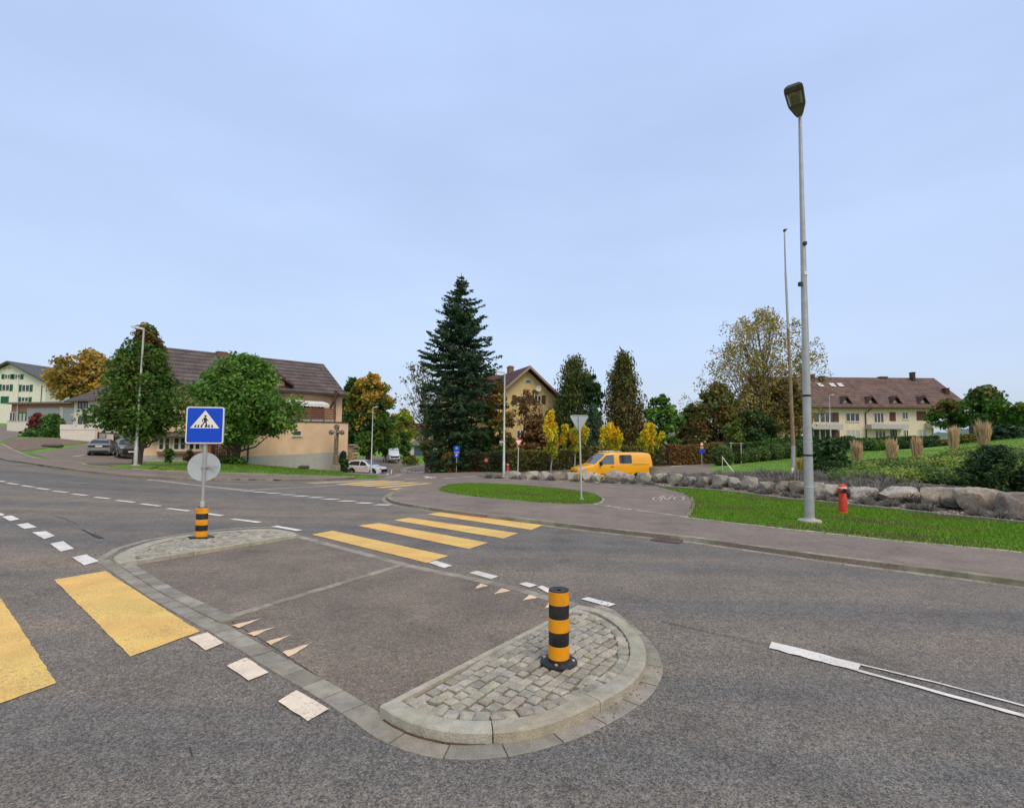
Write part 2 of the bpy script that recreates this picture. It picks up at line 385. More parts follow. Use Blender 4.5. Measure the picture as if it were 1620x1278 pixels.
def stones(mb, pl, prof, length, gap=.008, side=1, sub=2, vary=.12, jig=.0, base=0.0, closed=False):
    """loft stone blocks along a world polyline; prof = [(offset, height)] with offset along side"""
    pts = resample(pl, length / sub)
    n = len(pts)
    nor = []
    for i in range(n):
        t = (pts[min(i + 1, n - 1)] - pts[max(i - 1, 0)]).normalized(); nor.append(Vector((-t.y, t.x)) * side)
    i = 0
    while i < n - 1:
        j = min(i + sub, n - 1)
        c = 1 + rnd.uniform(-vary, vary); cc = (c * rnd.uniform(.97, 1.03), c, c * rnd.uniform(.95, 1.03)); dzz = rnd.uniform(-jig, jig)
        rows = []
        for k in range(i, j + 1):
            p = pts[k].copy()
            if k == i: p = p.lerp(pts[k + 1], min(.3, gap / 2 / max(1e-6, (pts[k + 1] - p).length)))
            if k == j: p = p.lerp(pts[k - 1], min(.3, gap / 2 / max(1e-6, (pts[k - 1] - p).length)))
            row = []
            for o_, h in prof:
                x, y = p.x + nor[k].x * o_, p.y + nor[k].y * o_
                row.append((x, y, T(x, y) + h + dzz + base))
            rows.append(row)
        m = len(prof); vs = [v for r in rows for v in r]; fs = []
        for a in range(len(rows) - 1):
            for b in range(m - 1): fs.append((a * m + b, a * m + b + 1, (a + 1) * m + b + 1, (a + 1) * m + b))
        fs.append(tuple(range(m))); fs.append(tuple((len(rows) - 1) * m + b for b in range(m - 1, -1, -1)))
        mb.add(vs, fs, cc); i = j
def inside(poly, x, y):
    c = False; n = len(poly); j = n - 1
    for i in range(n):
        xi, yi = poly[i][0], poly[i][1]; xj, yj = poly[j][0], poly[j][1]
        if (yi > y) != (yj > y) and x < (xj - xi) * (y - yi) / (yj - yi) + xi: c = not c
        j = i
    return c
def dist_pl(pl, x, y):
    d = 1e9; p = Vector((x, y))
    for a, b in zip(pl, pl[1:]):
        ab = b - a; t = max(0, min(1, (p - a).dot(ab) / max(1e-9, ab.length_squared))); d = min(d, (p - a - ab * t).length)
    return d

# ---------------------------------------------------------------- ground and roads
idx = np.arange(len(GX) * len(GY)).reshape(len(GX), len(GY))
a_, b_, c_, d_ = idx[:-1, :-1].ravel(), idx[1:, :-1].ravel(), idx[1:, 1:].ravel(), idx[:-1, 1:].ravel()
gv = np.stack([gx, gy, GZ - .012], -1).reshape(-1, 3)
gm = npmesh('ground', gv, np.concatenate([np.stack([a_, b_, c_], 1), np.stack([a_, c_, d_], 1)]), np.ones((len(gv), 3)), MT['lawn'])
gm['kind'] = 'structure'

KERB_N = [(-60, 719), (0, 724), (20, 731), (50, 736), (105, 743.5), (150, 749), (200, 754.5), (240, 757), (330, 758.5), (425, 760.5), (480, 761.2), (530, 759.5), (562, 757.3)]
NOSE = [(655, 770), (640, 773.5), (624, 779), (613, 785), (610, 790), (617, 796), (638, 801), (660, 804.5), (700, 811), (745, 817), (790, 822), (860, 830.5), (940, 840.5), (1040, 851.5), (1075, 855), (1090, 856.5), (1180, 869.5), (1345, 893), (1500, 912), (1620, 929), (1750, 949)]
kn = smooth_pl(GP(KERB_N), 2); nose = smooth_pl(GP(NOSE), 2)
e0 = nose[-1]; e1 = e0 + (e0 - nose[-12]).normalized() * 30
nose.append(e1)
# main road: from the left far end along the north side, over the mouth of the side street, round the nose, off to the right, back behind the camera
farL = GP([(20, 690.5), (3, 702)]); 
road_poly = [Vector(p) for p in GP([(-140, 716)])] + list(kn) + GP([(600, 757), (640, 757), (665, 764)]) + list(nose) + [Vector((e1.x + 6, e1.y - 20)), Vector((30, -26)), Vector((-60, -26)), Vector((-70, 10))]
road = sheet('road', [road_poly], .004, MT['road'])
side_poly = GP([(596, 757.4), (612, 756), (630, 752), (638, 748), (633, 743.5), (645, 738.5), (665, 735), (684, 733.2), (690, 735), (680, 741), (690, 748.2), (745, 746.5), (795, 742), (850, 737), (905, 741), (960, 739), (1045, 738.5), (1108, 733.5), (1135, 736), (1120, 741), (1135, 747.5), (1200, 748.2), (1262, 748.5), (1270, 757), (1200, 757), (1110, 765), (1030, 762.5), (940, 760), (860, 758), (775, 755), (752, 758.2), (720, 762), (690, 766), (655, 771), (640, 773), (600, 771), (560, 768), (540, 762)])
sheet('side_street', [side_poly], .008, MT['yard'])
# uphill street far left
sheet('uphill_street', [GP([(-60, 719), (0, 724), (12, 727.5), (3, 712), (-4, 703), (3, 698), (22, 692), (33, 689.5), (26, 681), (14, 676), (-6, 672), (-60, 668)])], .012, MT['yard'])
yard_poly = GP([(42, 719), (62, 721), (140, 734.5), (205, 740.5), (238, 740), (228, 733), (233, 724), (232, 712), (228, 702), (140, 698.5), (135, 703.5), (110, 708), (85, 712), (60, 715.5)])
sheet('parking_forecourt', [yard_poly], .012, MT['yard'])
sheet('paved_circle', [GP([(6, 700), (20, 693.6), (60, 693), (150, 694.5), (150, 699), (100, 705), (70, 709), (35, 714), (12, 707)])], .02, M('paver_brown', (.2, .15, .11), .85, .2, 5, .3, 40, tint=(.15, .12, .09)))
# house forecourt by the white car
sheet('house_forecourt', [GP([(552, 748), (552, 733), (560, 724), (596, 722), (628, 727), (660, 733), (640, 738), (631, 743), (637, 748), (628, 752), (612, 755), (580, 755)])], .012, MT['yard'])
# pavements
pave_n = list(kn) + GP([(560, 753.6), (480, 751.6), (400, 748.6), (330, 746.6), (268, 744.2), (208, 741.3), (140, 735.8), (80, 727.8), (30, 714.8), (5, 703), (-10, 705), (-60, 707)], .1)
sheet('pavement', [pave_n], .1, MT['pavement'], .12)
bed_front = [(752, 757.5), (775, 758.3), (860, 761.3), (940, 765), (1010, 768), (1058, 770.5), (1120, 774.5), (1190, 783), (1280, 792.5), (1400, 804.5), (1500, 815.5), (1620, 828), (1750, 841)]
bedf = smooth_pl(GP(bed_front, .1), 1)
be1 = bedf[-1] + (bedf[-1] - bedf[-6]).normalized() * 26
bedf.append(be1)
grass_front_r = GP([(1087, 818), (1200, 831.5), (1300, 842.5), (1400, 853), (1620, 873.5), (1750, 885)], .1)
gf1 = grass_front_r[-1] + (grass_front_r[-1] - grass_front_r[-2]).normalized() * 28
pave_s = list(nose) + [be1] + list(bedf[::-1][1:]) + GP([(740, 758.5), (718, 762.5), (690, 767)])
sheet('cycle_pavement', [pave_s], .1, MT['pavement'], .12)
isl_g = smooth_pl(GP([(695, 774.5), (698, 771), (712, 766), (745, 764), (830, 767.5), (900, 774), (940, 780), (954, 789), (950, 794), (940, 797.5), (880, 797), (800, 790), (735, 783.5), (702, 778.5), (695, 774.5)], .1), 1)
right_g = GP([(1042, 770.5), (1075, 777.5), (1092, 786), (1097, 794), (1096, 804), (1086, 818)], .1)
right_poly = smooth_pl(right_g, 1) + grass_front_r[1:] + [gf1, be1] + [p for p in bedf[::-1][1:] if p.x > right_g[0].x + .2]
sheet('verge_lawn', [isl_g], .106, MT['lawn'], .02)
sheet('roadside_lawn', [right_poly], .106, MT['lawn'], .02)
front_lawn = GP([(268, 744), (330, 746.2), (400, 748.4), (480, 751.4), (560, 753.4), (600, 754), (596, 752.4), (552, 750), (541, 746), (470, 741), (390, 734.5), (330, 733.5), (262, 735), (250, 740)], .1)
sheet('front_lawn', [front_lawn], .108, MT['lawn'], .12)
sheet('tree_pit_lawn', [GP([(165, 740), (205, 741.6), (238, 740), (250, 737), (226, 735), (190, 735.5)], .1)], .112, MT['lawn'], .14)
# planted bed behind the stone edging
bed_back = GP([(1750, 800), (1620, 778), (1500, 772), (1400, 763), (1300, 757), (1200, 756.5), (1100, 762), (1030, 761), (940, 758.5), (860, 756.5), (790, 752.5), (757, 753.5)])
bed_poly = list(bedf[:-1]) + bed_back
sheet('gravel_bed', [bed_poly], .11, M('bed_gravel', (.2, .165, .13), .95, .3, 18, .9, 60, grain=.5, gscale=45, tint=(.13, .085, .055), tscale=3), .12)
# soil strip under the hedges and the spruce
sheet('hedge_soil', [GP([(690, 746.5), (745, 744.5), (795, 740.5), (850, 736), (905, 740), (960, 738), (1045, 737.5), (1108, 732.5), (1090, 728), (960, 731), (850, 731), (790, 733), (720, 738), (684, 739)])], .03, MT['soil'], .03)

# kerbs
kprof = lambda h, w: [(0, -.06), (0, h - .012), (.012, h), (w - .006, h), (w, h - .006), (w, -.06)]
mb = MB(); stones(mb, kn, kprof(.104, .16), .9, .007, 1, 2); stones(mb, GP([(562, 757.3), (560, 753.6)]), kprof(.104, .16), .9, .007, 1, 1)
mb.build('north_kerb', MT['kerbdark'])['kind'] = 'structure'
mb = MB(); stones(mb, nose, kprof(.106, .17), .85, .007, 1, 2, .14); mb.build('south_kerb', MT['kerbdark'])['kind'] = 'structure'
mb = MB(); stones(mb, bedf, [(0, 0.05), (0, .15), (.01, .16), (.06, .16), (.07, .15), (.07, 0.05)], 1.0, .006, 1, 2)
mb.build('bed_edging', M('edging_concrete', (.26, .26, .26), .85, .15, 5, .3, usecol=True))['kind'] = 'structure'
gutter_pl = [p for p in nose]
mb = MB(); stones(mb, [p for p in nose if 700 < 1e9][8:], [(-.17, -.03), (-.168, .006), (-.003, .012), (0, -.03)], .3, .008, 1, 1, .12)
mb.build('gutter_strip', MT['gutter'])['kind'] = 'structure'
# thin setts between pavement and cycle path / lawns
mb = MB()
edge = lambda pl, l=.22: stones(mb, pl, [(-.05, .02), (-.048, .11), (.05, .112), (.052, .02)], l, .02, 1, 1, .25, .006)
edge(GP([(940, 798), (1000, 806), (1060, 814.5), (1088, 818.8)], .1), .3)
edge(resample([Vector(p) for p in GP([(1087, 818.6), (1200, 832), (1400, 853.6), (1620, 874), (1740, 885)], .1)], .5))
edge(GP([(930, 779), (948, 785), (955, 790), (951, 795), (940, 798)], .1), .25); edge(GP([(1094, 786), (1098, 795), (1097, 804), (1087, 818)], .1), .25)
edge(GP([(250, 744), (330, 747), (400, 749), (480, 752), (560, 754)], .1), .4); edge(GP([(3, 702), (30, 714.8), (80, 727.8), (140, 735.8), (208, 741.3), (250, 744)], .1), .4)
mb.build('sett_edging', MT['kerb'])['kind'] = 'structure'
# paved drainage channel of the side street
sheet('drain_channel', [GP([(596, 757.2), (614, 756.8), (634, 753), (642, 748), (640, 744), (650, 739.5), (668, 736), (666, 734.8), (645, 738), (632, 743), (636, 748), (626, 752), (610, 755.5)])], .013, MT['gutter'])

# ---------------------------------------------------------------- painted markings
def quadw(a, b, w):
    a, b = Vector(a), Vector(b); t = (b - a).normalized(); n = Vector((-t.y, t.x)) * w / 2
    return [a - n, b - n, b + n, a + n]
def rough_poly(poly, amp=.004, step=.09):
    """slightly frayed paint edge"""
    out = []; poly = [Vector(p) for p in poly]
    for a, b in zip(poly, poly[1:] + poly[:1]):
        k = max(1, int((b - a).length / step)); n = Vector((-(b - a).y, (b - a).x)).normalized()
        for i in range(k): out.append(a.lerp(b, i / k) + n * rnd.uniform(-amp, amp))
    return out
rowA = [[(0, 761.3), (6, 762.6)], [(11, 764.5), (29, 766.8)], [(35, 768.3), (53, 770.8)], [(58, 772.5), (78, 775)], [(84, 777), (107, 779.5)], [(114, 781.5), (138, 784.2)], [(150, 786.8), (173, 789.3)], [(184, 791.8), (212, 795)], [(224, 797.5), (253, 801)], [(265, 804.8), (299, 808.8)], [(316, 811.5), (351, 816.5)], [(367, 821.5), (411, 827)], [(434, 833), (474, 840)]]
white = [rough_poly(quadw(G(*a).xy, G(*b).xy, .16)) for a, b in rowA]
white += [rough_poly(GP(q_)) for q_ in ([(0, 812), (0, 817), (8, 815), (-4, 810)], [(3, 818), (18, 816), (31, 822), (16, 825)], [(26, 830.5), (44, 828), (58.5, 835), (38.5, 837.5)], [(51, 843), (72.6, 841), (87, 848.6), (69.6, 853.6)], [(79, 861), (100, 857), (117, 869), (96, 873.5)], [(114, 883), (136, 878), (156.5, 888.5), (133, 895.5)])]
white += [rough_poly(GP(q_)) for q_ in ([(677, 891), (690, 888), (716, 896), (703, 899.5)], [(742, 907), (755, 904), (789, 913), (777, 917)], [(821, 925), (833, 922), (850, 927), (838, 930.5)], [(850, 930), (858, 927.5), (875, 935.5), (866, 939)], [(919, 949), (930, 946), (974, 957), (963, 961)])]
rowC = [(238, 759.6), (249, 760.5), (260, 761.7), (272, 763.1), (283, 764.6), (296, 766.2), (311, 767.8), (324, 769.3), (337, 770.8), (351, 772.2), (364, 773.5), (378, 775), (392, 776.8), (411, 778.7), (432, 780.6), (455, 782.8), (476, 785), (500, 787.4), (523, 789.9), (549.5, 793), (577, 796), (606, 799)]
rw = [G(*p).xy for p in rowC]
for i, p in enumerate(rw):
    t = (rw[min(i + 1, len(rw) - 1)] - rw[max(i - 1, 0)]).normalized()
    sp_ = (rw[min(i + 1, len(rw) - 1)] - rw[max(i - 1, 0)]).length / (2 if 0 < i < len(rw) - 1 else 1)
    hl = min(.34, sp_ * .29); nx = Vector((1, 0)) * hl
    a1 = p + Vector((-t.y, t.x)) * .16; a2 = p - Vector((-t.y, t.x)) * .16; white.append([a2 - nx, a2 + nx, a1 + nx, a1 - nx])
white.append(quadw(G(396, 775.2).xy, G(545, 767.5).xy, .1))
for a, b in (((640, 758.2), (660, 757.2)), ((703, 757), (721, 755.7)), ((733, 754.8), (752, 753.8)), ((768, 753.3), (790, 752)), ((1062, 738.6), (1088, 736.5))):
    white.append(quadw(G(*a).xy, G(*b).xy, .2))
# right lane line: solid start, then two thin edges
white.append(rough_poly(GP([(1221, 1017), (1361, 1052), (1357, 1063.5), (1215, 1026.5)]), .012))
white.append(rough_poly(GP([(1361, 1052), (1480, 1080.5), (1620, 1117.5), (1760, 1155), (1760, 1158), (1620, 1119.8), (1480, 1082.3), (1361, 1054)]), .006))
white.append(rough_poly(GP([(1357, 1060.5), (1480, 1094), (1620, 1132.5), (1760, 1173), (1760, 1178), (1620, 1137), (1480, 1098), (1357, 1064)]), .006))
# arrow and worn lettering in the side street
white += [GP(q_) for q_ in ([(672, 756.3), (690, 755.8), (690, 755), (672, 755.3)], [(684, 757.2), (680, 754.2), (668, 753.6), (676, 755.2)])]
for k, (x, y) in enumerate(((642, 745), (648, 746.3), (654, 747.1), (660, 747.4), (666, 747), (671, 746.2), (675, 745))):
    white.append(GP([(x - 2, y - .5), (x + 2.3, y - .4), (x + 2, y + .5), (x - 2.2, y + .4)]))
for a, b in (((114, 722.5), (134, 719.8)), ((176, 723), (192, 719.5)), ((613, 751), (620, 742.5))): white.append(quadw(G(*a).xy, G(*b).xy, .12))
sheet('white_marking', white, .016, MT['white'])
cream = [rough_poly(GP(q_)) for q_ in ([(298, 1011), (328, 1002), (354, 1019), (325, 1031)], [(358, 1055), (389, 1042), (425, 1066), (393, 1079)], [(439, 1112), (470, 1094), (519.6, 1124), (487, 1143.5)])]
sheet('cream_marking', cream, .0165, MT['cream'])
yq = [[(85, 918), (167, 904), (316, 1000), (207, 1040)], [(493, 846), (527, 840), (709, 880), (675, 891)], [(566, 832), (600, 828), (772, 859), (742, 869)], [(623, 823.3), (647, 819.3), (820, 844), (796, 852.3)], [(676, 814), (696, 810.6), (859, 831), (841, 838.5)]]
yel = [GP(q_) for q_ in yq]
sh = G(89, 1082).xy - Vector(yel[0][2])
yel.append([Vector(p) + sh for p in yel[0]]); yel.append([Vector(p) + sh * 2 for p in yel[0]])
print('stripeB', [tuple(p) for p in yel[5]])
sheet('crossing_stripe', [rough_poly(p, .006) for p in yel], .012, MT['yellow'])
yfar = [[(613, 774.2), (631, 775.3), (706, 766.2), (690, 766)], [(592, 771.4), (606, 772.2), (688, 765), (673, 764.4)], [(570, 769.2), (583, 770), (667, 763.4), (651, 763)], [(550, 767.8), (567, 768.6), (643, 761.8), (627, 761.3)], [(528, 766.5), (546, 767.2), (622, 760.5), (606, 760.2)]]
sheet('side_crossing_stripe', [GP(p) for p in yfar], .014, M('faded_yellow_paint', (.7, .5, .17), .7, .12, 3, grain=.2, gscale=90, tint=(.62, .48, .25)))
sheet('faded_crossing_stripe', [GP([(478, 763.8), (500, 765.6), (596, 761), (585, 759.6)])], .013, M('very_faded_paint', (.42, .34, .22), .8, .15, 4, grain=.25, gscale=90))
sheet('road_crack', [quadw(G(85, 816.5).xy, G(103, 820.5).xy, .02), quadw(G(103, 820.5).xy, G(122, 830).xy, .012), quadw(G(130, 838).xy, G(148, 847).xy, .03), quadw(G(146, 846).xy, G(161, 852).xy, .08), quadw(G(300, 1184).xy, G(304, 1199).xy, .008), quadw(G(1046, 984).xy, G(1120, 1001).xy, .012), quadw(G(1120, 1001).xy, G(1216, 1021).xy, .009)], .0145, MT['tar'])
# bike symbol and give-way teeth on the cycle path
bm_ = MB()
def circ_px(cx, cy, rx, ry, w):
    pts = [G(cx + rx * math.cos(a), cy + ry * math.sin(a), .1).xy for a in [2 * math.pi * k / 16 for k in range(17)]]
    return [quadw(a, b, w) for a, b in zip(pts, pts[1:])]
bike = circ_px(1040, 789.2, 7, 2.8, .06) + circ_px(1074, 788.5, 8, 2.9, .06)
for a, b in (((1040, 789), (1048, 785)), ((1048, 785), (1062, 786.8)), ((1062, 786.8), (1074, 788.5)), ((1048, 785), (1055, 791)), ((1055, 791), (1062, 786.8)), ((1044, 784), (1052, 785.2)), ((1061, 785.5), (1066, 784))): bike.append(quadw(G(*a, .1).xy, G(*b, .1).xy, .06))
for x, y in ((961, 800.5), (977, 803), (994, 805.6)): bike.append(GP([(x - 4, y - .6), (x + 5, y - .2), (x + 3.5, y + 1.6)], .1))
sheet('cycle_marking', bike, .112, M('faded_white_paint', (.5, .47, .44), .8, .2, 9, grain=.2, gscale=120))

# ---------------------------------------------------------------- traffic refuge
refl = [(205, 894), (366, 984), (421, 1017), (509, 1075), (592, 1132), (625, 1128), (740, 1062), (850, 1000), (930, 963), (875, 942), (804, 922), (744, 905.5), (664, 891), (474, 843), (305, 868)]
sheet('refuge_surface', [GP(refl)], .012, MT['refuge'])
mb = MB()
pr_flat = lambda w, h=.016: [(0, -.03), (0, h - .004), (.006, h), (w - .006, h), (w, h - .004), (w, -.03)]
OL = [(150, 889), (160, 893.5), (237, 947), (351, 1011.5), (438, 1067), (500, 1103), (577, 1155)]
stones(mb, GP(OL), pr_flat(.2), .3, .01, 1, 1, .16, .003)
IL = [(191, 898), (253, 939), (350, 989)]
stones(mb, GP(IL), pr_flat(.17, .034), .27, .01, 1, 1, .16, .003)
stones(mb, GP([(368, 977), (640, 894)], .02), pr_flat(.11, .03), .55, .012, 1, 2, .14)
stones(mb, GP([(472, 847), (560, 870), (650, 894), (800, 925), (916, 957)]), pr_flat(.17, .018), .3, .01, -1, 1, .16, .003)
gut = smooth_pl(GP([(560, 1143), (589, 1166), (624, 1183), (672, 1198), (720, 1205), (785, 1202), (833, 1193), (881, 1180), (932, 1162), (993, 1130), (1032, 1101), (1048, 1073), (1049, 1050), (1035, 1021), (1009, 996), (984, 976), (971, 965), (950, 957.5)]), 1)
stones(mb, gut, pr_flat(.155, .014), .42, .012, 1, 3, .14, .003)
stones(mb, GP([(149, 888), (180, 868), (231, 854), (300, 843), (345, 838), (401, 834), (440, 833)]), pr_flat(.12, .012), .5, .01, -1, 2, .1)
mb.build('refuge_gutter', MT['gutter'])['kind'] = 'structure'
teeth = [GP(q_) for q_ in ([(367, 991), (377, 995.5), (414, 980)], [(391.5, 1004), (402, 1008.5), (436, 993.5)], [(420, 1017.5), (428.5, 1022.5), (461, 1006)], [(445.5, 1034), (458, 1041.5), (493, 1019)])]
teeth2 = [GP(q_) for q_ in ([(751, 933), (761, 924), (773, 928)], [(781.5, 941.6), (794, 932), (808, 936)], [(826, 952), (838, 942), (850.5, 947)], [(862, 964), (870, 952), (881, 957)])]
sheet('give_way_marking', [rough_poly(p, .01, .05) for p in teeth + teeth2], .0175, M('worn_tan_paint', (.72, .55, .38), .75, .12, 9, grain=.2, gscale=150))

def raised_head(name, label, top_out, bot_h, flat0, flat1, inner, scale, group):
    """granite-kerbed cobbled end of the refuge; pixel outlines of the kerb's top"""
    H = bot_h
    root = thing(name, label, 'traffic island', (0, 0, 0), group=group)
    out = GP(top_out, H); out = smooth_pl(out, 1); inn = smooth_pl(GP(inner, H), 1)
    cen = sum((Vector(p) for p in out), Vector((0, 0))) / len(out)
    sgn = 1 if area(list(out)) > 0 else -1
    w = min(.22, (Vector(inn[len(inn) // 2]) - Vector(out[len(out) // 2])).length)
    kb = MB(); stones(kb, out, [(-.012, -.04), (-.006, H - .014), (.004, H - .003), (.016, H), (w - .008, H), (w, H - .008), (w, -.03)], .95, .009, sgn, 6, .1)
    kb.build('kerb', MT['kerb'], root)
    f0, f1 = Vector(out[0]), Vector(out[-1])
    e = (f1 - f0).normalized(); n = Vector((-e.y, e.x))
    if n.dot(cen - f0) < 0: n = -n
    fk = MB(); stones(fk, [f0 + e * .02, f1 - e * .02], [(0, -.03), (0, H - .012), (.008, H - .002), (.07, H - .002), (.075, -.03)], 1.0, .008, 1 if Vector((-e.y, e.x)).dot(n) > 0 else -1, 2, .1)
    fk.build('flat_edging', MT['kerb'], root)
    ins = [p for p in inn]
    poly = ins
    bed = MB(); drape([p for p in out], H - .03, bed); bed.build('mortar_bed', MT['mortar'], root)
    cb = MB()
    cs = scale
    L = (f1 - f0).length
    nv = int(4 / cs)
    def stone(cx, cy, a, lx, ly):
        ca, sa = math.cos(a), math.sin(a); hh = H + rnd.uniform(-.008, .004); b = .18 * min(lx, ly); vs = []
        g = rnd.uniform(.74, 1.16); cc = (g * rnd.uniform(.97, 1.05), g * rnd.uniform(.98, 1.02), g * rnd.uniform(.9, 1.02))
        jit = [(rnd.uniform(-.09, .09) * lx, rnd.uniform(-.09, .09) * ly) for _ in range(4)]
        for hz, ins_ in ((-.03 + H - .02, 0), (hh - .012, 0), (hh, b)):
            for k, (sx, sy) in enumerate(((-1, -1), (1, -1), (1, 1), (-1, 1))):
                x = sx * (lx / 2 - ins_) + jit[k][0]; y = sy * (ly / 2 - ins_) + jit[k][1]
                X, Y = cx + x * ca - y * sa, cy + x * sa + y * ca
                vs.append((X, Y, T(X, Y) + hz))
        fs = [(8, 9, 10, 11)]
        for r in range(2):
            for k in range(4): fs.append((r * 4 + k, r * 4 + (k + 1) % 4, r * 4 + 4 + (k + 1) % 4, r * 4 + 4 + k))
        cb.add(vs, fs, cc)
    ea = math.atan2(e.y, e.x)
    j = 0; v = .075 + cs * .5
    while v < nv * cs and v < 3:
        u = -.3 + rnd.uniform(0, cs)
        bend = .0
        while u < L + .3:
            p = f0 + e * u + n * (v + .03 * math.sin(u * 2.2 + 1) )
            if inside(poly, p.x, p.y) and dist_pl(ins, p.x, p.y) > cs * 1.3:
                stone(p.x, p.y, ea + rnd.uniform(-.09, .09), cs * rnd.uniform(.82, 1.0), cs * .86 * rnd.uniform(.88, 1.02))
            elif inside(poly, p.x, p.y) and dist_pl(ins, p.x, p.y) > cs * 1.12:
                stone(p.x, p.y, ea + rnd.uniform(-.3, .3), cs * rnd.uniform(.5, .75), cs * .6)
            u += cs * rnd.uniform(.98, 1.07)
        v += cs * .93; j += 1
    # border row that follows the kerb
    bp = resample(ins, cs * 1.06)
    sg = 1 if area(list(ins)) > 0 else -1
    for a, b in zip(bp, bp[1:]):
        t = (b - a).normalized(); m = (a + b) / 2 + Vector((-t.y, t.x)) * sg * cs * .55
        stone(m.x, m.y, math.atan2(t.y, t.x) + rnd.uniform(-.05, .05), cs * .96, cs * .95)
    cb.build('cobbles', MT['cobble'], root)
    return root
near_top = [(602, 1114), (631, 1132), (666, 1146), (720, 1156), (785, 1157), (849, 1149), (913, 1126), (977, 1093), (1006, 1073), (1022, 1047), (1021, 1021), (1006, 996), (980, 975), (952, 962), (914, 956)]
near_in = [(629, 1101), (653, 1118), (688, 1129), (753, 1137), (817, 1134), (881, 1118), (945, 1090), (987, 1063), (998, 1037), (993, 1008), (974, 986), (939, 968), (910, 962)]
HN = .09
raised_head('traffic_island', 'near half-round cobbled traffic island with granite kerb, carrying the single striped bollard', near_top, HN, None, None, near_in, .11, 'raised heads of the crossing refuge')
far_top = [(193, 890), (183, 886.5), (179, 880), (200, 869), (231, 857.5), (278, 847.5), (339, 840.5), (401, 836.5), (436, 836), (463, 840.5), (472, 845)]
far_in = [(206, 887), (198, 882.5), (205, 874), (234, 863), (280, 852), (340, 844.5), (400, 840), (432, 839.5), (455, 843), (464, 845.5)]
raised_head('traffic_island', 'far slender cobbled traffic island carrying the blue pedestrian sign on a striped post', far_top, .085, None, None, far_in, .115, 'raised heads of the crossing refuge')

dirt = [p for p in gut[2:-2]]
mb = MB(); stones(mb, gut[1:-1], [(.15, -.02), (.152, .012), (.25, .022), (.252, -.02)], .3, 0, 1, 1, .2)
mb.build('gutter_dirt', MT['soil'])['kind'] = 'structure'
# drain grate in the gutter
dg = thing('drain_grate', 'rusty rectangular drain grate in the gutter opposite the near island', 'drain grate', G(1055, 856))
dgm = MB(); gp = [G(*p) for p in ((1035, 855), (1057, 851.5), (1076, 855), (1056, 860))]; gc = G(1055, 856)
ex = (gp[1] - gp[0]); ey = (gp[3] - gp[0])
frame = MB(); dgm.cur = (1, 1, 1)
gang = math.atan2(ex.y, ex.x)
lx, ly = .62, .42
gang = math.atan2((nose[40] - nose[39]).y, (nose[40] - nose[39]).x)
for k in range(9): dgm.box((-.26 + k * .065, 0, .026), (.035, ly - .06, .02))
frame.box((0, ly / 2 - .02, .024), (lx, .04, .028)); frame.box((0, -ly / 2 + .02, .024), (lx, .04, .028)); frame.box((-lx / 2 + .02, 0, .024), (.04, ly - .08, .028)); frame.box((lx / 2 - .02, 0, .024), (.04, ly - .08, .028)); frame.box((0, 0, .014), (lx - .08, ly - .08, .006))
rust = M('rusty_iron', (.13, .095, .085), .8, .3, 12)
dg.rotation_euler = (0, 0, gang)
frame.build('frame', rust, dg); dgm.build('grating', rust, dg)

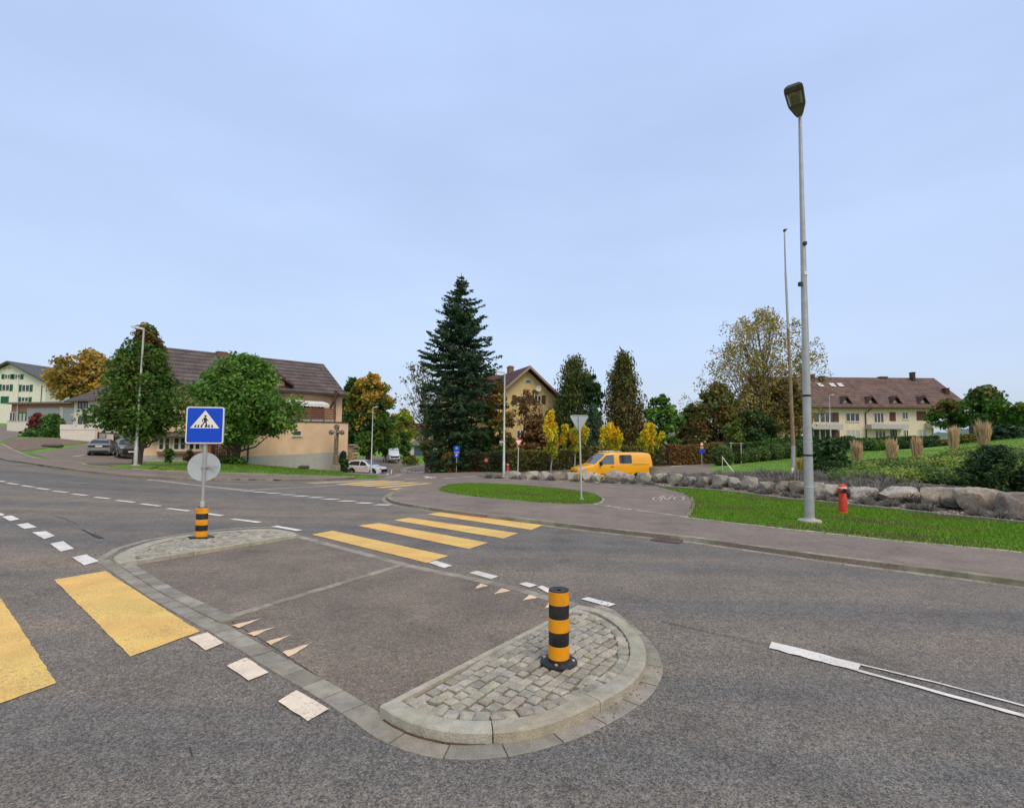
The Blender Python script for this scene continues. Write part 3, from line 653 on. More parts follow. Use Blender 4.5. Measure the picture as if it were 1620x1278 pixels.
# ---------------------------------------------------------------- grass
def grass(name, poly, dens, h, dz, seed, cols=((.085, .21, .018), (.12, .25, .025), (.06, .16, .02), (.16, .23, .04)), edge_brown=True):
    r = np.random.default_rng(seed); poly = [(p[0], p[1]) for p in poly]
    xs = [p[0] for p in poly]; ys = [p[1] for p in poly]; A = abs(area(poly)); n = int(A * dens)
    pts = []
    pa = np.array(poly)
    X = r.uniform(min(xs), max(xs), n * 6); Y = r.uniform(min(ys), max(ys), n * 6)
    ins_ = np.zeros(len(X), bool); j = len(pa) - 1
    for i in range(len(pa)):
        xi, yi = pa[i]; xj, yj = pa[j]
        with np.errstate(divide='ignore', invalid='ignore'):
            cnd = ((yi > Y) != (yj > Y)) & (X < (xj - xi) * (Y - yi) / (yj - yi) + xi)
        ins_ ^= cnd; j = i
    X, Y = X[ins_][:n], Y[ins_][:n]; n = len(X); X = X + r.normal(0, .045, n); Y = Y + r.normal(0, .045, n)
    Z = np.array([T(x, y) for x, y in zip(X, Y)]) + dz
    a = r.uniform(0, 2 * math.pi, n); hh = h * r.uniform(.5, 1.3, n); w = .012 * r.uniform(.6, 1.5, n) * (1 + h * 3); lean = hh * r.uniform(.1, .8, n); la = r.uniform(0, 2 * math.pi, n)
    V = np.zeros((n, 3, 3)); V[:, 0] = np.stack([X - np.cos(a) * w, Y - np.sin(a) * w, Z - .01], 1); V[:, 1] = np.stack([X + np.cos(a) * w, Y + np.sin(a) * w, Z - .01], 1)
    V[:, 2] = np.stack([X + np.cos(la) * lean, Y + np.sin(la) * lean, Z + hh], 1)
    pal = np.array(cols); pn = np.sin(X * 1.7 + 1.3 * np.sin(Y * 1.1)) * np.cos(Y * 2.3 + np.sin(X * .7)) * .5 + r.normal(0, .45, n)
    k = np.clip(((pn + 1) / 2 * len(pal)).astype(int), 0, len(pal) - 1)
    C = pal[k] * np.array((1.65, 1.42, .85)) * r.uniform(.75, 1.25, (n, 1))
    if edge_brown:
        pe = [Vector(p) for p in poly] + [Vector(poly[0])]
        A0 = np.array([tuple(p) for p in pe]); d = np.full(n, 1e9); PP = np.stack([X, Y], 1)
        for s, t in zip(A0, A0[1:]):
            ab = t - s; tt = np.clip(((PP - s) @ ab) / max(1e-9, ab @ ab), 0, 1); d = np.minimum(d, np.linalg.norm(PP - s - tt[:, None] * ab, axis=1))
        br = (d + r.normal(0, .14, n)) < .2
        C[br] = np.array((.17, .14, .05)) * r.uniform(.6, 1.2, (br.sum(), 1)); V[br, 2, 2] -= hh[br] * .45
    dry = (np.sin(X * .9 + 2 * np.sin(Y * .5)) * np.sin(Y * 1.3 + X * .35 + 1) + r.normal(0, .3, n)) > .62
    C[dry] = np.array((.21, .21, .06)) * r.uniform(.6, 1.2, (dry.sum(), 1))
    C = np.repeat(C, 3, 0)
    o = npmesh(name, V.reshape(-1, 3), np.arange(n * 3).reshape(n, 3), C, MT['grassblade']); o['kind'] = 'stuff'; return o
grass('grass', isl_g, 620, .06, .106, 1)
grass('grass', [p for p in right_poly if p.x < 24], 620, .065, .106, 2)
grass('grass', front_lawn, 110, .09, .108, 3, ((.06, .15, .02), (.08, .17, .025), (.05, .12, .02)))
lawn_far = GP([(1155, 749), (1262, 748.5), (1330, 741), (1420, 735), (1530, 728), (1620, 712), (1620, 693), (1560, 697), (1500, 706), (1480, 711.5), (1400, 713.5), (1330, 717), (1300, 723), (1230, 727), (1165, 738)])
grass('grass', lawn_far, 70, .1, 0, 4)
# ---------------------------------------------------------------- street furniture
MT['black'] = M('black_rubber', (.012, .012, .013), .5, .3, 8, spec=.4, tint=(.03, .028, .026), tscale=7)
MT['orange'] = M('yellow_reflective_film', (.88, .36, .004), .38, .13, 5, spec=.4, tint=(.7, .3, .015), tscale=9, grain=.05, gscale=150)
MT['galv'] = M('galvanised_steel', (.4, .43, .46), .5, .12, 5, .1, 40, metal=.35)
MT['galvpale'] = M('pale_galvanised_steel', (.5, .53, .55), .5, .1, 5, metal=.2)
MT['signback'] = M('sign_back_aluminium', (.44, .51, .57), .45, .08, 4, metal=.3)
MT['signwhite'] = M('sign_white', (.82, .83, .84), .4, .03)
MT['signblue'] = M('sign_blue', (.005, .07, .55), .35, .05, spec=.4)
MT['signred'] = M('sign_red', (.5, .03, .03), .4, .05)
MT['glass'] = M('window_glass', (.03, .037, .042), .08, .3, .7, spec=.8)
MT['redpaint'] = M('red_hydrant_paint', (.62, .055, .03), .5, .15, 7, spec=.35)
MT['chrome'] = M('worn_metal', (.5, .5, .5), .35, .2, metal=.8)
MT['concrete'] = M('concrete', (.42, .41, .38), .9, .15, 6, .3, grain=.15)

def down(px, py, D):  # ground point under a pixel at a depth
    p = W(px, py, D); return Vector((p.x, p.y, T(p.x, p.y)))
def base(px, py, dz=0.0):
    return G(px, py, dz)
def hgt(b, px, py):
    """world height of pixel row py above b at b's depth"""
    return W(px, py, b.y).z - b.z

# near bollard
b = base(884, 1047, .09)
t = thing('bollard', 'single round orange bollard with two black bands, bolted to the near cobbled island', 'bollard', b, group='striped island posts')
h = hgt(b, 886, 931); r = .5 * 33 / F * (b.y) * .98
m = MB(); m.lathe([(r * 1.75, 0), (r * 1.75, .012), (r * 1.6, .022), (r * 1.05, .026), (r * 1.02, .045), (0.01, .046)], 40); m.build('base_plate', MT['black'], t, 35)
for k in range(4):
    m = MB(); a = R(45 + 90 * k + 30); m.lathe([(.016, .02), (.016, .034), (.011, .038)], 10, c=(math.cos(a) * r * 1.38, math.sin(a) * r * 1.38, 0)); m.build('bolt', MT['chrome'], t, 40)
nb = 5; z0 = .045; bh = (h - .012 - z0) / nb
m = MB(); m.lathe([(r * .97, z0 - .002), (r * .97, h - .012), (r * .95, h - .004), (r * .9, h - .003), (r * .2, h - .012)], 40); m.build('post', MT['black'], t, 35)
for k in range(0, nb, 2):
    m = MB(); za, zb = z0 + k * bh, z0 + (k + 1) * bh
    m.lathe([(r * .9, za), (r * 1.0, za + .002), (r * 1.0, zb - .002), (r * .9, zb)], 40); m.build('orange_band', MT['orange'], t, 35)

# pedestrian crossing sign on the far island
b = base(318, 850, .085)
t = thing('crossing_sign', 'blue pedestrian crossing sign with walking figure above a round grey sign back', 'road sign', b, group='striped island posts')
ang = math.atan2(b.x, b.y)            # facing the camera
sf = b.y / F
ry = -ang * .35
m = MB(); h1 = hgt(b, 319, 802); w2 = 9.6 * sf
m.lathe([(w2 * 2.1, 0), (w2 * 2.1, .015), (w2 * 1.1, .02)], 28, sy=.55); m.build('base_plate', MT['black'], t, 35)
m = MB(); m.lathe([(w2 * .96, .015), (w2 * .96, h1 - .02), (w2 * .8, h1)], 28, sy=.6); m.build('sleeve', MT['black'], t, 35)
for k in (0, 2, 4):
    za, zb = .02 + k * (h1 - .03) / 5, .02 + (k + 1) * (h1 - .03) / 5
    m = MB(); m.lathe([(w2 * .9, za), (w2, za + .002), (w2, zb - .002), (w2 * .9, zb)], 28, sy=.6); m.build('orange_band', MT['orange'], t, 35)
htop = hgt(b, 326, 645)
m = MB(); m.tube([(0, 0, h1 - .05), (0, 0, h1 + .12)], .042, 12); m.build('socket', MT['galvpale'], t, 40)
m = MB(); m.tube([(0, 0, h1), (0, 0, htop)], .03, 14); m.build('pole', MT['galv'], t, 40)
pz0, pz1 = hgt(b, 326, 702), hgt(b, 327, 643.5); pw = 57.5 * sf * .97; pc = (pz0 + pz1) / 2; ph = pz1 - pz0
e = bpy.data.objects.new('sign_panel', None)
def rrect(w, h, r, n=5):
    pts = []
    for cx, cy, a0 in ((w / 2 - r, h / 2 - r, 0), (-w / 2 + r, h / 2 - r, 90), (-w / 2 + r, -h / 2 + r, 180), (w / 2 - r, -h / 2 + r, 270)):
        for k in range(n + 1):
            a = R(a0 + 90 * k / n); pts.append((cx + r * math.cos(a), cy + r * math.sin(a)))
    return pts
m = MB(); m.prism(rrect(pw, ph, .05), -.058, -.034); panel = m.build('sign_panel', MT['signback'], t)
panel.location = (0, 0, pc); panel.rotation_euler = (0, 0, -ang * .0 + R(9))
m = MB(); m.prism(rrect(pw - .02, ph - .02, .045), -.0605, -.058); m.build('white_border', MT['signwhite'], panel)
m = MB(); m.prism(rrect(pw - .055, ph - .055, .035), -.063, -.0604); m.build('blue_face', MT['signblue'], panel)
u = ph / 56.0
m = MB(); m.prism([(-20.5 * u, -4.5 * u), (20.5 * u, -4.5 * u), (0, 22.5 * u)], -.0655, -.0629); m.build('white_triangle', MT['signwhite'], panel)
m = MB()
def pp(pts, dx=0, dy=0): m.prism([(x * u + dx * u, y * u + dy * u) for x, y in pts], -.068, -.0654)
for k, x in enumerate((-13.5, -9.3, -4.6, 1.2, 6.0, 10.6)):
    s = x / 20; pp([(x - 1.2 - s * 0, -3.2), (x + 1.2, -3.2), (x + 1.0 - s * 1.6, .6), (x - .8 - s * 1.6, .6)])
pp([(1.6 * math.cos(a), 1.6 * math.sin(a)) for a in [2 * math.pi * k / 10 for k in range(10)]], .4, 13.6)
pp([(-1.5, 11.4), (1.9, 11.4), (2.3, 5.6), (-1.3, 5.6)])                     # torso
pp([(1.5, 11.2), (4.7, 7.0), (3.9, 6.3), (1.0, 9.3)])                        # arm forward
pp([(-1.2, 11.2), (-3.8, 8.2), (-4.3, 5.4), (-3.3, 5.2), (-2.7, 7.7), (-.9, 9.3)])
pp([(-1.3, 5.9), (.9, 5.9), (-2.2, .9), (-4.6, -2.6), (-6, -1.9), (-3.6, 1.2)])  # rear leg
pp([(.1, 5.9), (2.3, 5.9), (2.9, 2.0), (4.2, -2.2), (2.7, -2.6), (1.2, 1.9)])
m.build('walker_symbol', MT['black'], panel)
dz = hgt(b, 322, 738.5); rr = 22.5 * sf
m = MB(); m.lathe([(rr, .034), (rr, .05), (rr * .99, .052), (.001, .052)], 36, 'y'); m.lathe([(rr * .955, .03), (rr, .03), (rr, .036), (rr * .955, .036)], 36, 'y')
disc = m.build('round_sign', MT['signback'], t, 35); disc.location = (-.3 * sf, 0, dz); disc.rotation_euler = (0, 0, R(28))
m = MB(); m.box((0, .005, dz), (.1, .075, .05), 0, .006); m.box((-.12, .036, dz), (.22, .02, .03)); m.box((.12, .036, dz), (.22, .02, .03)); m.build('clamp', MT['galv'], t)

# hydrant
def hydrant(px, py, ptop, label, D=None):
    b = base(px, py, .1) if D is None else down(px, py, D)
    t = thing('fire_hydrant', label, 'hydrant', b, R(25), group='red fire hydrants')
    h = hgt(b, px, ptop); k = h / 1.0
    m = MB(); m.lathe([(.155 * k, 0), (.155 * k, .03 * k), (.15 * k, .05 * k), (.12 * k, .07 * k)], 24); m.build('base_flange', MT['redpaint'], t, 35)
    m = MB(); m.lathe([(.125 * k, .05 * k), (.122 * k, .3 * k), (.118 * k, .62 * k), (.1 * k, .66 * k), (.098 * k, .72 * k)], 24); m.build('barrel', MT['redpaint'], t, 35)
    m = MB(); m.lathe([(.1 * k, .71 * k), (.125 * k, .74 * k), (.132 * k, .8 * k), (.132 * k, .9 * k), (.115 * k, .95 * k), (.07 * k, .985 * k), (.03 * k, 1.0 * k)], 24); hd = m.build('head', MT['redpaint'], t, 35)
    m = MB(); m.lathe([(.134 * k, .86 * k), (.135 * k, .865 * k), (.135 * k, .895 * k), (.133 * k, .9 * k)], 24); m.build('reflective_band', MT['signwhite'], hd, 35)
    m = MB(); m.tube([(-.06 * k, -.06 * k, .81 * k), (-.13 * k, -.13 * k, .8 * k), (-.17 * k, -.17 * k, .79 * k)], [.075 * k, .075 * k, .07 * k], 16); m.build('outlet', MT['chrome'], t, 40)
    m = MB(); m.tube([(-.168 * k, -.168 * k, .79 * k), (-.2 * k, -.2 * k, .785 * k)], [.082 * k, .07 * k], 16); m.build('outlet_cap', MT['black'], t, 40)
    return t
hydrant(1334, 812.5, 765.5, 'red fire hydrant on the roadside lawn right of the tall lamp')
hydrant(803, 742, 733, 'small red fire hydrant by the dark hedge behind the middle lamp', 43)

# lamps
MT['lampgrey'] = M('lamp_housing_grey', (.2, .21, .2), .5, .15, 9)
MT['lampglass'] = M('lamp_glass', (.17, .17, .13), .18, .3, 14, spec=.6)
MT['lampgreen'] = M('greenish_steel', (.42, .47, .45), .5, .1, 5, metal=.2)
b = base(1281, 826, .1)
t = thing('street_lamp', 'tallest street lamp, grey tapered pole on the right lawn with a big lantern head', 'street lamp', b, group='street lamps')
top = W(1265.5, 184, b.y); H = top.z - b.z
m = MB(); m.lathe([(.3, -.02), (.3, .05), (.28, .075), (.16, .08), (.13, .13), (.13, .14)], 24); m.build('footing', MT['concrete'], t, 40)
offx = (top.x - b.x)
m = MB(); m.tube([(0, 0, .02), (offx * .02, 0, .3), (offx * .35, 0, H * .36), (offx * .62, 0, H * .63), (offx, 0, H)], [.128, .126, .1, .075, .045], 18, False); m.build('pole', MT['galv'], t, 60)
lerp_at = lambda py: (lambda p: ((p.x - b.x), 0, p.z - b.z))(W(1281 - (826 - py) / 643 * 15.5, py, b.y))
for py, rr, hh in ((626, .098, .06), (720, .112, .05), (699, .108, .03), (770, .12, .03)):
    p = lerp_at(py); m = MB(); m.lathe([(rr + .012, -hh / 2), (rr + .016, 0), (rr + .012, hh / 2)], 18, c=p); m.build('clamp_band', MT['black'] if py in (720, 626) else MT['galvpale'], t, 40)
m = MB(); p = lerp_at(387); m.box((p[0] + .0, -.09, p[2]), (.1, .08, .1), 0, .01); m.build('sensor_box', MT['black'], t)
m = MB(); p = lerp_at(450); m.box((p[0] - .12, -.02, p[2]), (.1, .09, .12), 0, .01); m.build('cable_box', MT['black'], t)
m = MB(); p = lerp_at(434); m.box((p[0] + .02, -.075, p[2]), (.09, .05, .1), 0, .01); m.build('label_plate', MT['signwhite'], t)
# lantern head reaching out towards the road
hd = bpy.data.objects.new('lantern', None)
q0 = W(1264.5, 181, b.y); q1 = W(1255, 139, b.y - 1.05)
dv = (q1 - q0); L_ = dv.length; dv.normalize(); side = dv.cross(Vector((0, 0, 1))).normalized(); upv = side.cross(dv).normalized()
org = q0 - b
def lp(a, s, u_): return tuple(org + dv * a * L_ * .97 + side * s * .92 + upv * u_ * .92)
sec = [(-.06, .07, .05, .05), (.05, .12, .07, .09), (.4, .235, .085, .15), (.52, .245, .09, .16), (.95, .26, .075, .13), (1.06, .25, .05, .1), (1.1, .22, .02, .06)]
vs = []; fs = []
for a, wd, dn, up in sec:
    vs += [lp(a, -wd, -dn * .55), lp(a, -wd * .9, -dn), lp(a, wd * .9, -dn), lp(a, wd, -dn * .55), lp(a, wd * .95, up * .3), lp(a, wd * .6, up), lp(a, -wd * .6, up), lp(a, -wd * .95, up * .3)]
for i in range(len(sec) - 1):
    for k in range(8): fs.append((i * 8 + k, i * 8 + (k + 1) % 8, i * 8 + 8 + (k + 1) % 8, i * 8 + 8 + k))
fs += [tuple(range(7, -1, -1)), tuple((len(sec) - 1) * 8 + k for k in range(8))]
m = MB(); m.add(vs, fs); hd = m.build('lantern', M('dark_lamp_housing', (.1, .105, .09), .55, .2, 9), t, 30)
m = MB(); m.add([lp(.5, -.185, -.105), lp(.5, .185, -.105), lp(.97, .2, -.09), lp(.97, -.2, -.09), lp(.58, -.13, -.16), lp(.58, .13, -.16), lp(.9, .14, -.145), lp(.9, -.14, -.145)], [(4, 5, 6, 7), (0, 1, 5, 4), (1, 2, 6, 5), (2, 3, 7, 6), (3, 0, 4, 7)]); m.build('lamp_glass', MT['lampglass'], hd, 20)
m = MB(); m.add([lp(.04, -.09, -.085), lp(.04, .09, -.085), lp(.42, .17, -.1), lp(.42, -.17, -.1)], [(0, 1, 2, 3)]); m.add([lp(.43, -.2, -.094), lp(.43, .2, -.094), lp(.48, .21, -.1), lp(.48, -.21, -.1)], [(0, 1, 2, 3)]); m.build('gear_cover', M('gear_cover', (.16, .15, .13), .6, .2, 12), hd)

def lamp(px, py, D, ptop, pxtop, label, headpx, dirx, diry, rad=.06, mat='lampgreen', dz=0.0, headmat='galvpale'):
    b = down(px, py, D) + Vector((0, 0, dz))
    t = thing('street_lamp', label, 'street lamp', b, group='street lamps')
    tp = W(pxtop, ptop, b.y); H = tp.z - b.z; ox = tp.x - b.x
    m = MB(); m.lathe([(rad * 3, -.02), (rad * 3, .04), (rad * 1.5, .06)], 16); m.build('footing', MT['concrete'], t, 40)
    m = MB(); m.tube([(0, 0, 0), (0, 0, 1.1), (0, 0, 1.12), (ox, 0, H)], [rad * 1.25, rad * 1.2, rad, rad * .6], 12); m.build('pole', MT[mat], t, 50)
    L = headpx / F * b.y; d = Vector((dirx, diry, 0)).normalized(); s = Vector((-d.y, d.x, 0)); o = Vector((ox, 0, H))
    vs = []; fs = []
    for a, w_, dn, up in ((-.06, .05, .04, .04), (.1, .06, .05, .05), (.3, .12, .05, .07), (.8, .14, .05, .07), (.97, .11, .04, .05), (1.0, .07, .01, .02)):
        c = o + d * a * L + Vector((0, 0, .06 + .1 * a))
        vs += [tuple(c - s * w_ + Vector((0, 0, -dn))), tuple(c + s * w_ + Vector((0, 0, -dn))), tuple(c + s * w_ * .8 + Vector((0, 0, up))), tuple(c - s * w_ * .8 + Vector((0, 0, up)))]
    for i in range(5):
        for k in range(4): fs.append((i * 4 + k, i * 4 + (k + 1) % 4, i * 4 + 4 + (k + 1) % 4, i * 4 + 4 + k))
    fs += [(3, 2, 1, 0), (20, 21, 22, 23)]
    m = MB(); m.add(vs, fs); m.build('lamp_head', MT[headmat], t, 40)
    return t
lamp(214, 738.5, 31, 522, 227.5, 'green-tinged street lamp standing in front of the red-tipped maple', 18, -1, -.25, .085, dz=.1)
lamp(797, 757.5, 37.4, 591, 798.5, 'street lamp in front of the spruce and the yellow gabled house', 15, -1, -.2, .08, 'galvpale', .08)
lamp(587, 753, 52, 646, 590, 'street lamp beside the white estate car', 9, 1, -.3, .075, 'galvpale')
lamp(1315, 705, 74, 626, 1312, 'slim street lamp in front of the long apartment house', 7, 1, -.3, .06, 'galvpale')
lamp(26, 671, 100, 599, 30, 'slim green street lamp in front of the green-shuttered house', 3, -1, -.2, .08)

# tall wooden flag pole behind the boulders
b = down(1255, 757, 26.5)
t = thing('flag_pole', 'bare thin flagpole with brown lower half, left of the tall lamp', 'flagpole', b)
p1 = W(1246.8, 520, b.y); p2 = W(1242.8, 430, b.y); p3 = W(1241, 366, b.y); z1, z2, z3 = p1.z - b.z, p2.z - b.z, p3.z - b.z; x1, x2, x3 = p1.x - b.x, p2.x - b.x, p3.x - b.x
pb = W(1255, 705, b.y) - b
m = MB(); m.tube([(0, 0, 0), (pb.x, 0, pb.z)], [.11, .1], 12); m.build('socket', MT['galv'], t, 50)
m = MB(); m.tube([(pb.x, 0, pb.z), (x1, 0, z1)], [.095, .07], 12); m.build('wooden_mast', M('weathered_wood', (.27, .2, .135), .8, .2, 4), t, 50)
m = MB(); m.tube([(x1, 0, z1), (x2, 0, z2)], [.068, .055], 12); m.tube([(x2, 0, z2), (x3, 0, z3)], [.045, .035], 12); m.build('upper_mast', MT['galv'], t, 50)
m = MB(); m.lathe([(.03, -.05), (.07, 0), (.07, .06), (.03, .12)], 10, c=(x3, 0, z3)); m.box((x3 + .08, 0, z3 + .1), (.14, .05, .05)); m.build('truck_cap', MT['black'], t)
m = MB(); m.box((-.1, -.13, .28), (.12, .05, .45), 0, .01); m.build('winch_box', MT['signwhite'], t)

# triangular signs
def tri_pts(w, n=4, r=.06):
    P = [(-w / 2, 0), (w / 2, 0), (0, -w * .866)]; out = []
    c = (0, -w * .289)
    for i in range(3):
        a = Vector(P[i - 1]); b_ = Vector(P[i]); c_ = Vector(P[(i + 1) % 3])
        u1 = (a - b_).normalized(); u2 = (c_ - b_).normalized()
        for k in range(n + 1):
            f = k / n; p = b_ + u1 * r * (1 - f) * 1.0 + u2 * r * f; out.append(tuple(p))
    return out
b = base(920, 791, .1)
t = thing('give_way_sign', 'grey back of a triangular give-way sign on the small grass island', 'road sign', b, group='triangular give-way signs')
ht = hgt(b, 917, 657); wd = 30.5 / F * b.y * 1.02; ox = (W(916.5, 657, b.y).x - b.x)
m = MB(); m.tube([(0, 0, -.02), (0, 0, .06)], [.12, .1], 12); m.build('footing', MT['concrete'], t, 40)
m = MB(); m.tube([(0, 0, 0), (ox, 0, ht - .02)], .034, 12); m.build('pole', MT['galvpale'], t, 50)
m = MB(); m.prism([(x + ox, z + ht) for x, z in tri_pts(wd)], .036, .046); m.build('triangle_plate', MT['signback'], t)
m = MB()
tp = tri_pts(wd)
for a, c in zip(tp, tp[1:] + tp[:1]): m.tube([(a[0] + ox, .03, a[1] + ht), (c[0] + ox, .03, c[1] + ht)], .013, 6)
m.build('plate_rim', MT['galv'], t, 50)
for z_ in (.15, .4):
    m = MB(); m.box((ox, .01, ht - z_), (.12, .06, .04)); m.build('clamp', MT['galv'], t)
b = down(819, 757, 33.4)
t = thing('give_way_sign', 'red and white triangular give-way sign at the end of the boulder bed', 'road sign', b, group='triangular give-way signs')
ht = hgt(b, 820, 694.5); wd = 15.5 / F * b.y; ox = W(820.5, 694.5, b.y).x - b.x
m = MB(); m.tube([(0, 0, 0), (ox, 0, ht - .03)], .035, 10); m.build('pole', MT['galvpale'], t, 50)
m = MB(); m.prism([(x + ox, z + ht) for x, z in tri_pts(wd)], -.06, -.036); m.build('red_triangle', MT['signred'], t)
m = MB(); m.prism([(x * .6 + ox, z * .6 + ht - wd * .115) for x, z in tri_pts(wd)], -.064, -.0598); m.build('white_face', MT['signwhite'], t)

# blue zone sign by the spruce
b = down(722, 747, 46.5)
t = thing('zone_sign', 'blue two-panel zone sign beside the side street under the spruce', 'road sign', b, group='blue zone signs')
k = b.y / F; z = lambda py: hgt(b, 722, py)
m = MB(); m.tube([(0, 0, 0), (0, 0, z(705))], .035, 10); m.build('pole', MT['galvpale'], t, 50)
m = MB(); m.prism(rrect(9.5 * k, z(705) - z(716.5), .05), -.06, -.036); p_ = m.build('upper_panel', MT['signblue'], t); p_.location = (0, 0, (z(705) + z(716.5)) / 2)
m = MB(); m.prism([(-.12, .02), (.12, .02), (.12, .16), (0, .26), (-.12, .16)], -.064, -.0598); m.build('house_pictogram', M('sign_pale_blue', (.3, .42, .6), .5, .05), p_)
m = MB(); m.prism([(-.2, -.33), (.22, -.33), (.22, -.2), (-.2, -.24)], -.064, -.0598); m.build('car_pictogram', M('sign_tan', (.5, .4, .28), .5, .05), p_)
m = MB(); m.prism(rrect(8 * k, z(716.8) - z(723), .03), -.06, -.036); p_ = m.build('lower_panel', MT['signblue'], t); p_.location = (0, 0, (z(716.8) + z(723)) / 2)
m = MB(); m.box((-.05, -.062, 0), (.05, .004, .24)); m.box((.03, -.062, .08), (.12, .004, .05)); m.box((.03, -.062, -.01), (.12, .004, .05)); m.build('letter', MT['signwhite'], p_)
# red-white-blue sign at the ball shrubs
b = down(1110.5, 737, 45)
t = thing('zone_sign', 'slim sign with red round top and blue lower panel beside the clipped ball shrubs', 'road sign', b, group='blue zone signs')
z = lambda py: hgt(b, 1110, py); k = b.y / F
m = MB(); m.tube([(0, 0, 0), (0, 0, z(699))], .03, 10); m.build('pole', MT['galvpale'], t, 50)
m = MB(); m.lathe([(3 * k, -.055), (3 * k, -.035), (.01, -.034)], 20, 'y', (0, 0, z(702.5))); m.build('red_disc', MT['signred'], t)
m = MB(); m.lathe([(1.9 * k, -.058), (1.9 * k, -.0545), (.01, -.0544)], 20, 'y', (0, 0, z(702.5))); m.build('white_disc', MT['signwhite'], t)
m = MB(); m.prism(rrect(5 * k, 4 * k, .03), -.055, -.035); p_ = m.build('tan_panel', M('sign_yellow', (.5, .38, .18), .5), t); p_.location = (0, 0, z(707.8))
m = MB(); m.prism(rrect(8 * k, 6.5 * k, .05), -.058, -.036); p_ = m.build('blue_panel', MT['signblue'], t); p_.location = (0, 0, z(713.7))
# street name plate and small round red sign in the hedge shade
b = down(795, 745, 42.5)
t = thing('street_name_sign', 'small pale street-name plate on a dark green post left of the middle lamp', 'street sign', b)
z = lambda py: hgt(b, 794, py); k = b.y / F
m = MB(); m.tube([(0, 0, 0), (0, 0, z(696))], .05, 10); m.build('post', M('dark_green_paint', (.01, .07, .06), .5), t, 50)
m = MB(); m.box((-2 * k, -.06, z(699)), (6.5 * k, .03, 3.4 * k)); m.build('name_plate', M('pale_plate', (.42, .47, .45), .5), t)
b = down(769, 741, 45)
t = thing('round_sign', 'small round faded red sign in the shade under the brown tree', 'road sign', b)
z = lambda py: hgt(b, 769, py); k = b.y / F
m = MB(); m.tube([(0, 0, 0), (0, 0, z(724))], .025, 8); m.build('post', MT['black'], t, 50)
m = MB(); m.lathe([(3.4 * k, -.05), (3.4 * k, -.03), (.01, -.029)], 20, 'y', (0, 0, z(727.8))); m.build('disc', MT['signred'], t)
m = MB(); m.lathe([(2.2 * k, -.0525), (2.2 * k, -.049), (.01, -.0489)], 20, 'y', (0, 0, z(727.8))); m.build('disc_face', M('faded_pink', (.4, .2, .2), .6), t)
# white guying stakes on the lawn
b = down(1143, 744, 36)
t = thing('stake', 'pair of thin white stakes leaning together beside the first ball shrub', 'stake', b)
z = lambda py: hgt(b, 1143, py); k = b.y / F
m = MB(); m.tube([(0, 0, 0), (0, 0, z(721.5))], .03, 8); m.build('upright_stake', MT['galvpale'], t, 50)
m = MB(); m.tube([(0, 0, z(723)), (14 * k, -.4, .03)], .03, 8); m.build('slanting_stake', MT['signwhite'], t, 50)

# stone wayside cross
b = down(530.5, 750, 49.5) + Vector((0, 0, .05))
t = thing('wayside_cross', 'weathered stone wayside cross with a pale figure, in front of the peach wall', 'wayside cross', b, R(-18))
k = b.y / F; z = lambda py: hgt(b, 530, py)
MT['sandstone'] = M('weathered_sandstone', (.22, .185, .135), .9, .4, 6, .8, 30)
m = MB(); m.box((0, 0, z(744)), (12.5 * k, 10 * k, z(735) - z(752)), 0, .06); m.build('plinth', M('pale_stone', (.3, .27, .22), .9, .3, 5, .6), t)
m = MB(); m.box((0, 0, (z(735) + z(720)) / 2), (7.4 * k, 6 * k, z(720) - z(735)), 0, .04); m.build('pedestal', MT['sandstone'], t)
d2 = .16
def cr_pts():
    w = 2.5 * k; ym = z(684); P = []
    arm = 12 * k
    return [(-w, z(722)), (w, z(722)), (w * .9, ym - w), (arm * .75, ym - w * .85), (arm * .8, ym - w * 1.5), (arm, ym - w * 1.1), (arm * 1.12, ym), (arm, ym + w * 1.1), (arm * .8, ym + w * 1.5), (arm * .75, ym + w * .85), (w * .9, ym + w), (w * .9, z(677)), (w * 1.5, z(676)), (w * 1.2, z(673)), (0, z(671)), (-w * 1.2, z(673)), (-w * 1.5, z(676)), (-w * .9, z(677)), (-w * .9, ym + w), (-arm * .75, ym + w * .85), (-arm * .8, ym + w * 1.5), (-arm, ym + w * 1.1), (-arm * 1.12, ym), (-arm, ym - w * 1.1), (-arm * .8, ym - w * 1.5), (-arm * .75, ym - w * .85), (-w * .9, ym - w)]
m = MB(); m.prism(cr_pts(), -d2, d2); m.build('cross', MT['sandstone'], t)
m = MB(); m.tube([(0, -d2 - .03, z(695)), (0, -d2 - .07, z(691)), (0, -d2 - .1, z(687)), (0, -d2 - .06, z(684.5)), (0, -d2 - .1, z(682.5)), (0, -d2 - .07, z(680.5))], [.05, .08, .13, .06, .11, .04], 10); m.tube([(-6.5 * k, -d2 - .05, z(683.2)), (0, -d2 - .05, z(685)), (6.5 * k, -d2 - .05, z(683.2))], .05, 8); m.build('carved_figure', M('pale_carving', (.4, .4, .36), .85, .2, 9), t, 60)

# small dark stone block and log on the lawns
def block(name, label, cat, px, py, D, w, h, mat):
    b = down(px, py, D); k = b.y / F; t = MB()
    n = 14; vs = []
    t.box((0, 0, h * k / 2), (w * k, .7, h * k), 0, .12)
    o = t.build(name, mat); o.location = b; return tag(o, label, cat)
block('boulder', 'low dark flat stone on the grass before the stone cross', 'boulder', 480.5, 743, 46, 15, 5.5, M('dark_stone', (.08, .075, .07), .9, .3, 6, .8))
block('stone_bench', 'low dark slab bench on the lawn left of the silver car', 'bench', 83, 708.5, 52, 30, 5, M('dark_slab', (.1, .095, .09), .9, .3, 6, .8))

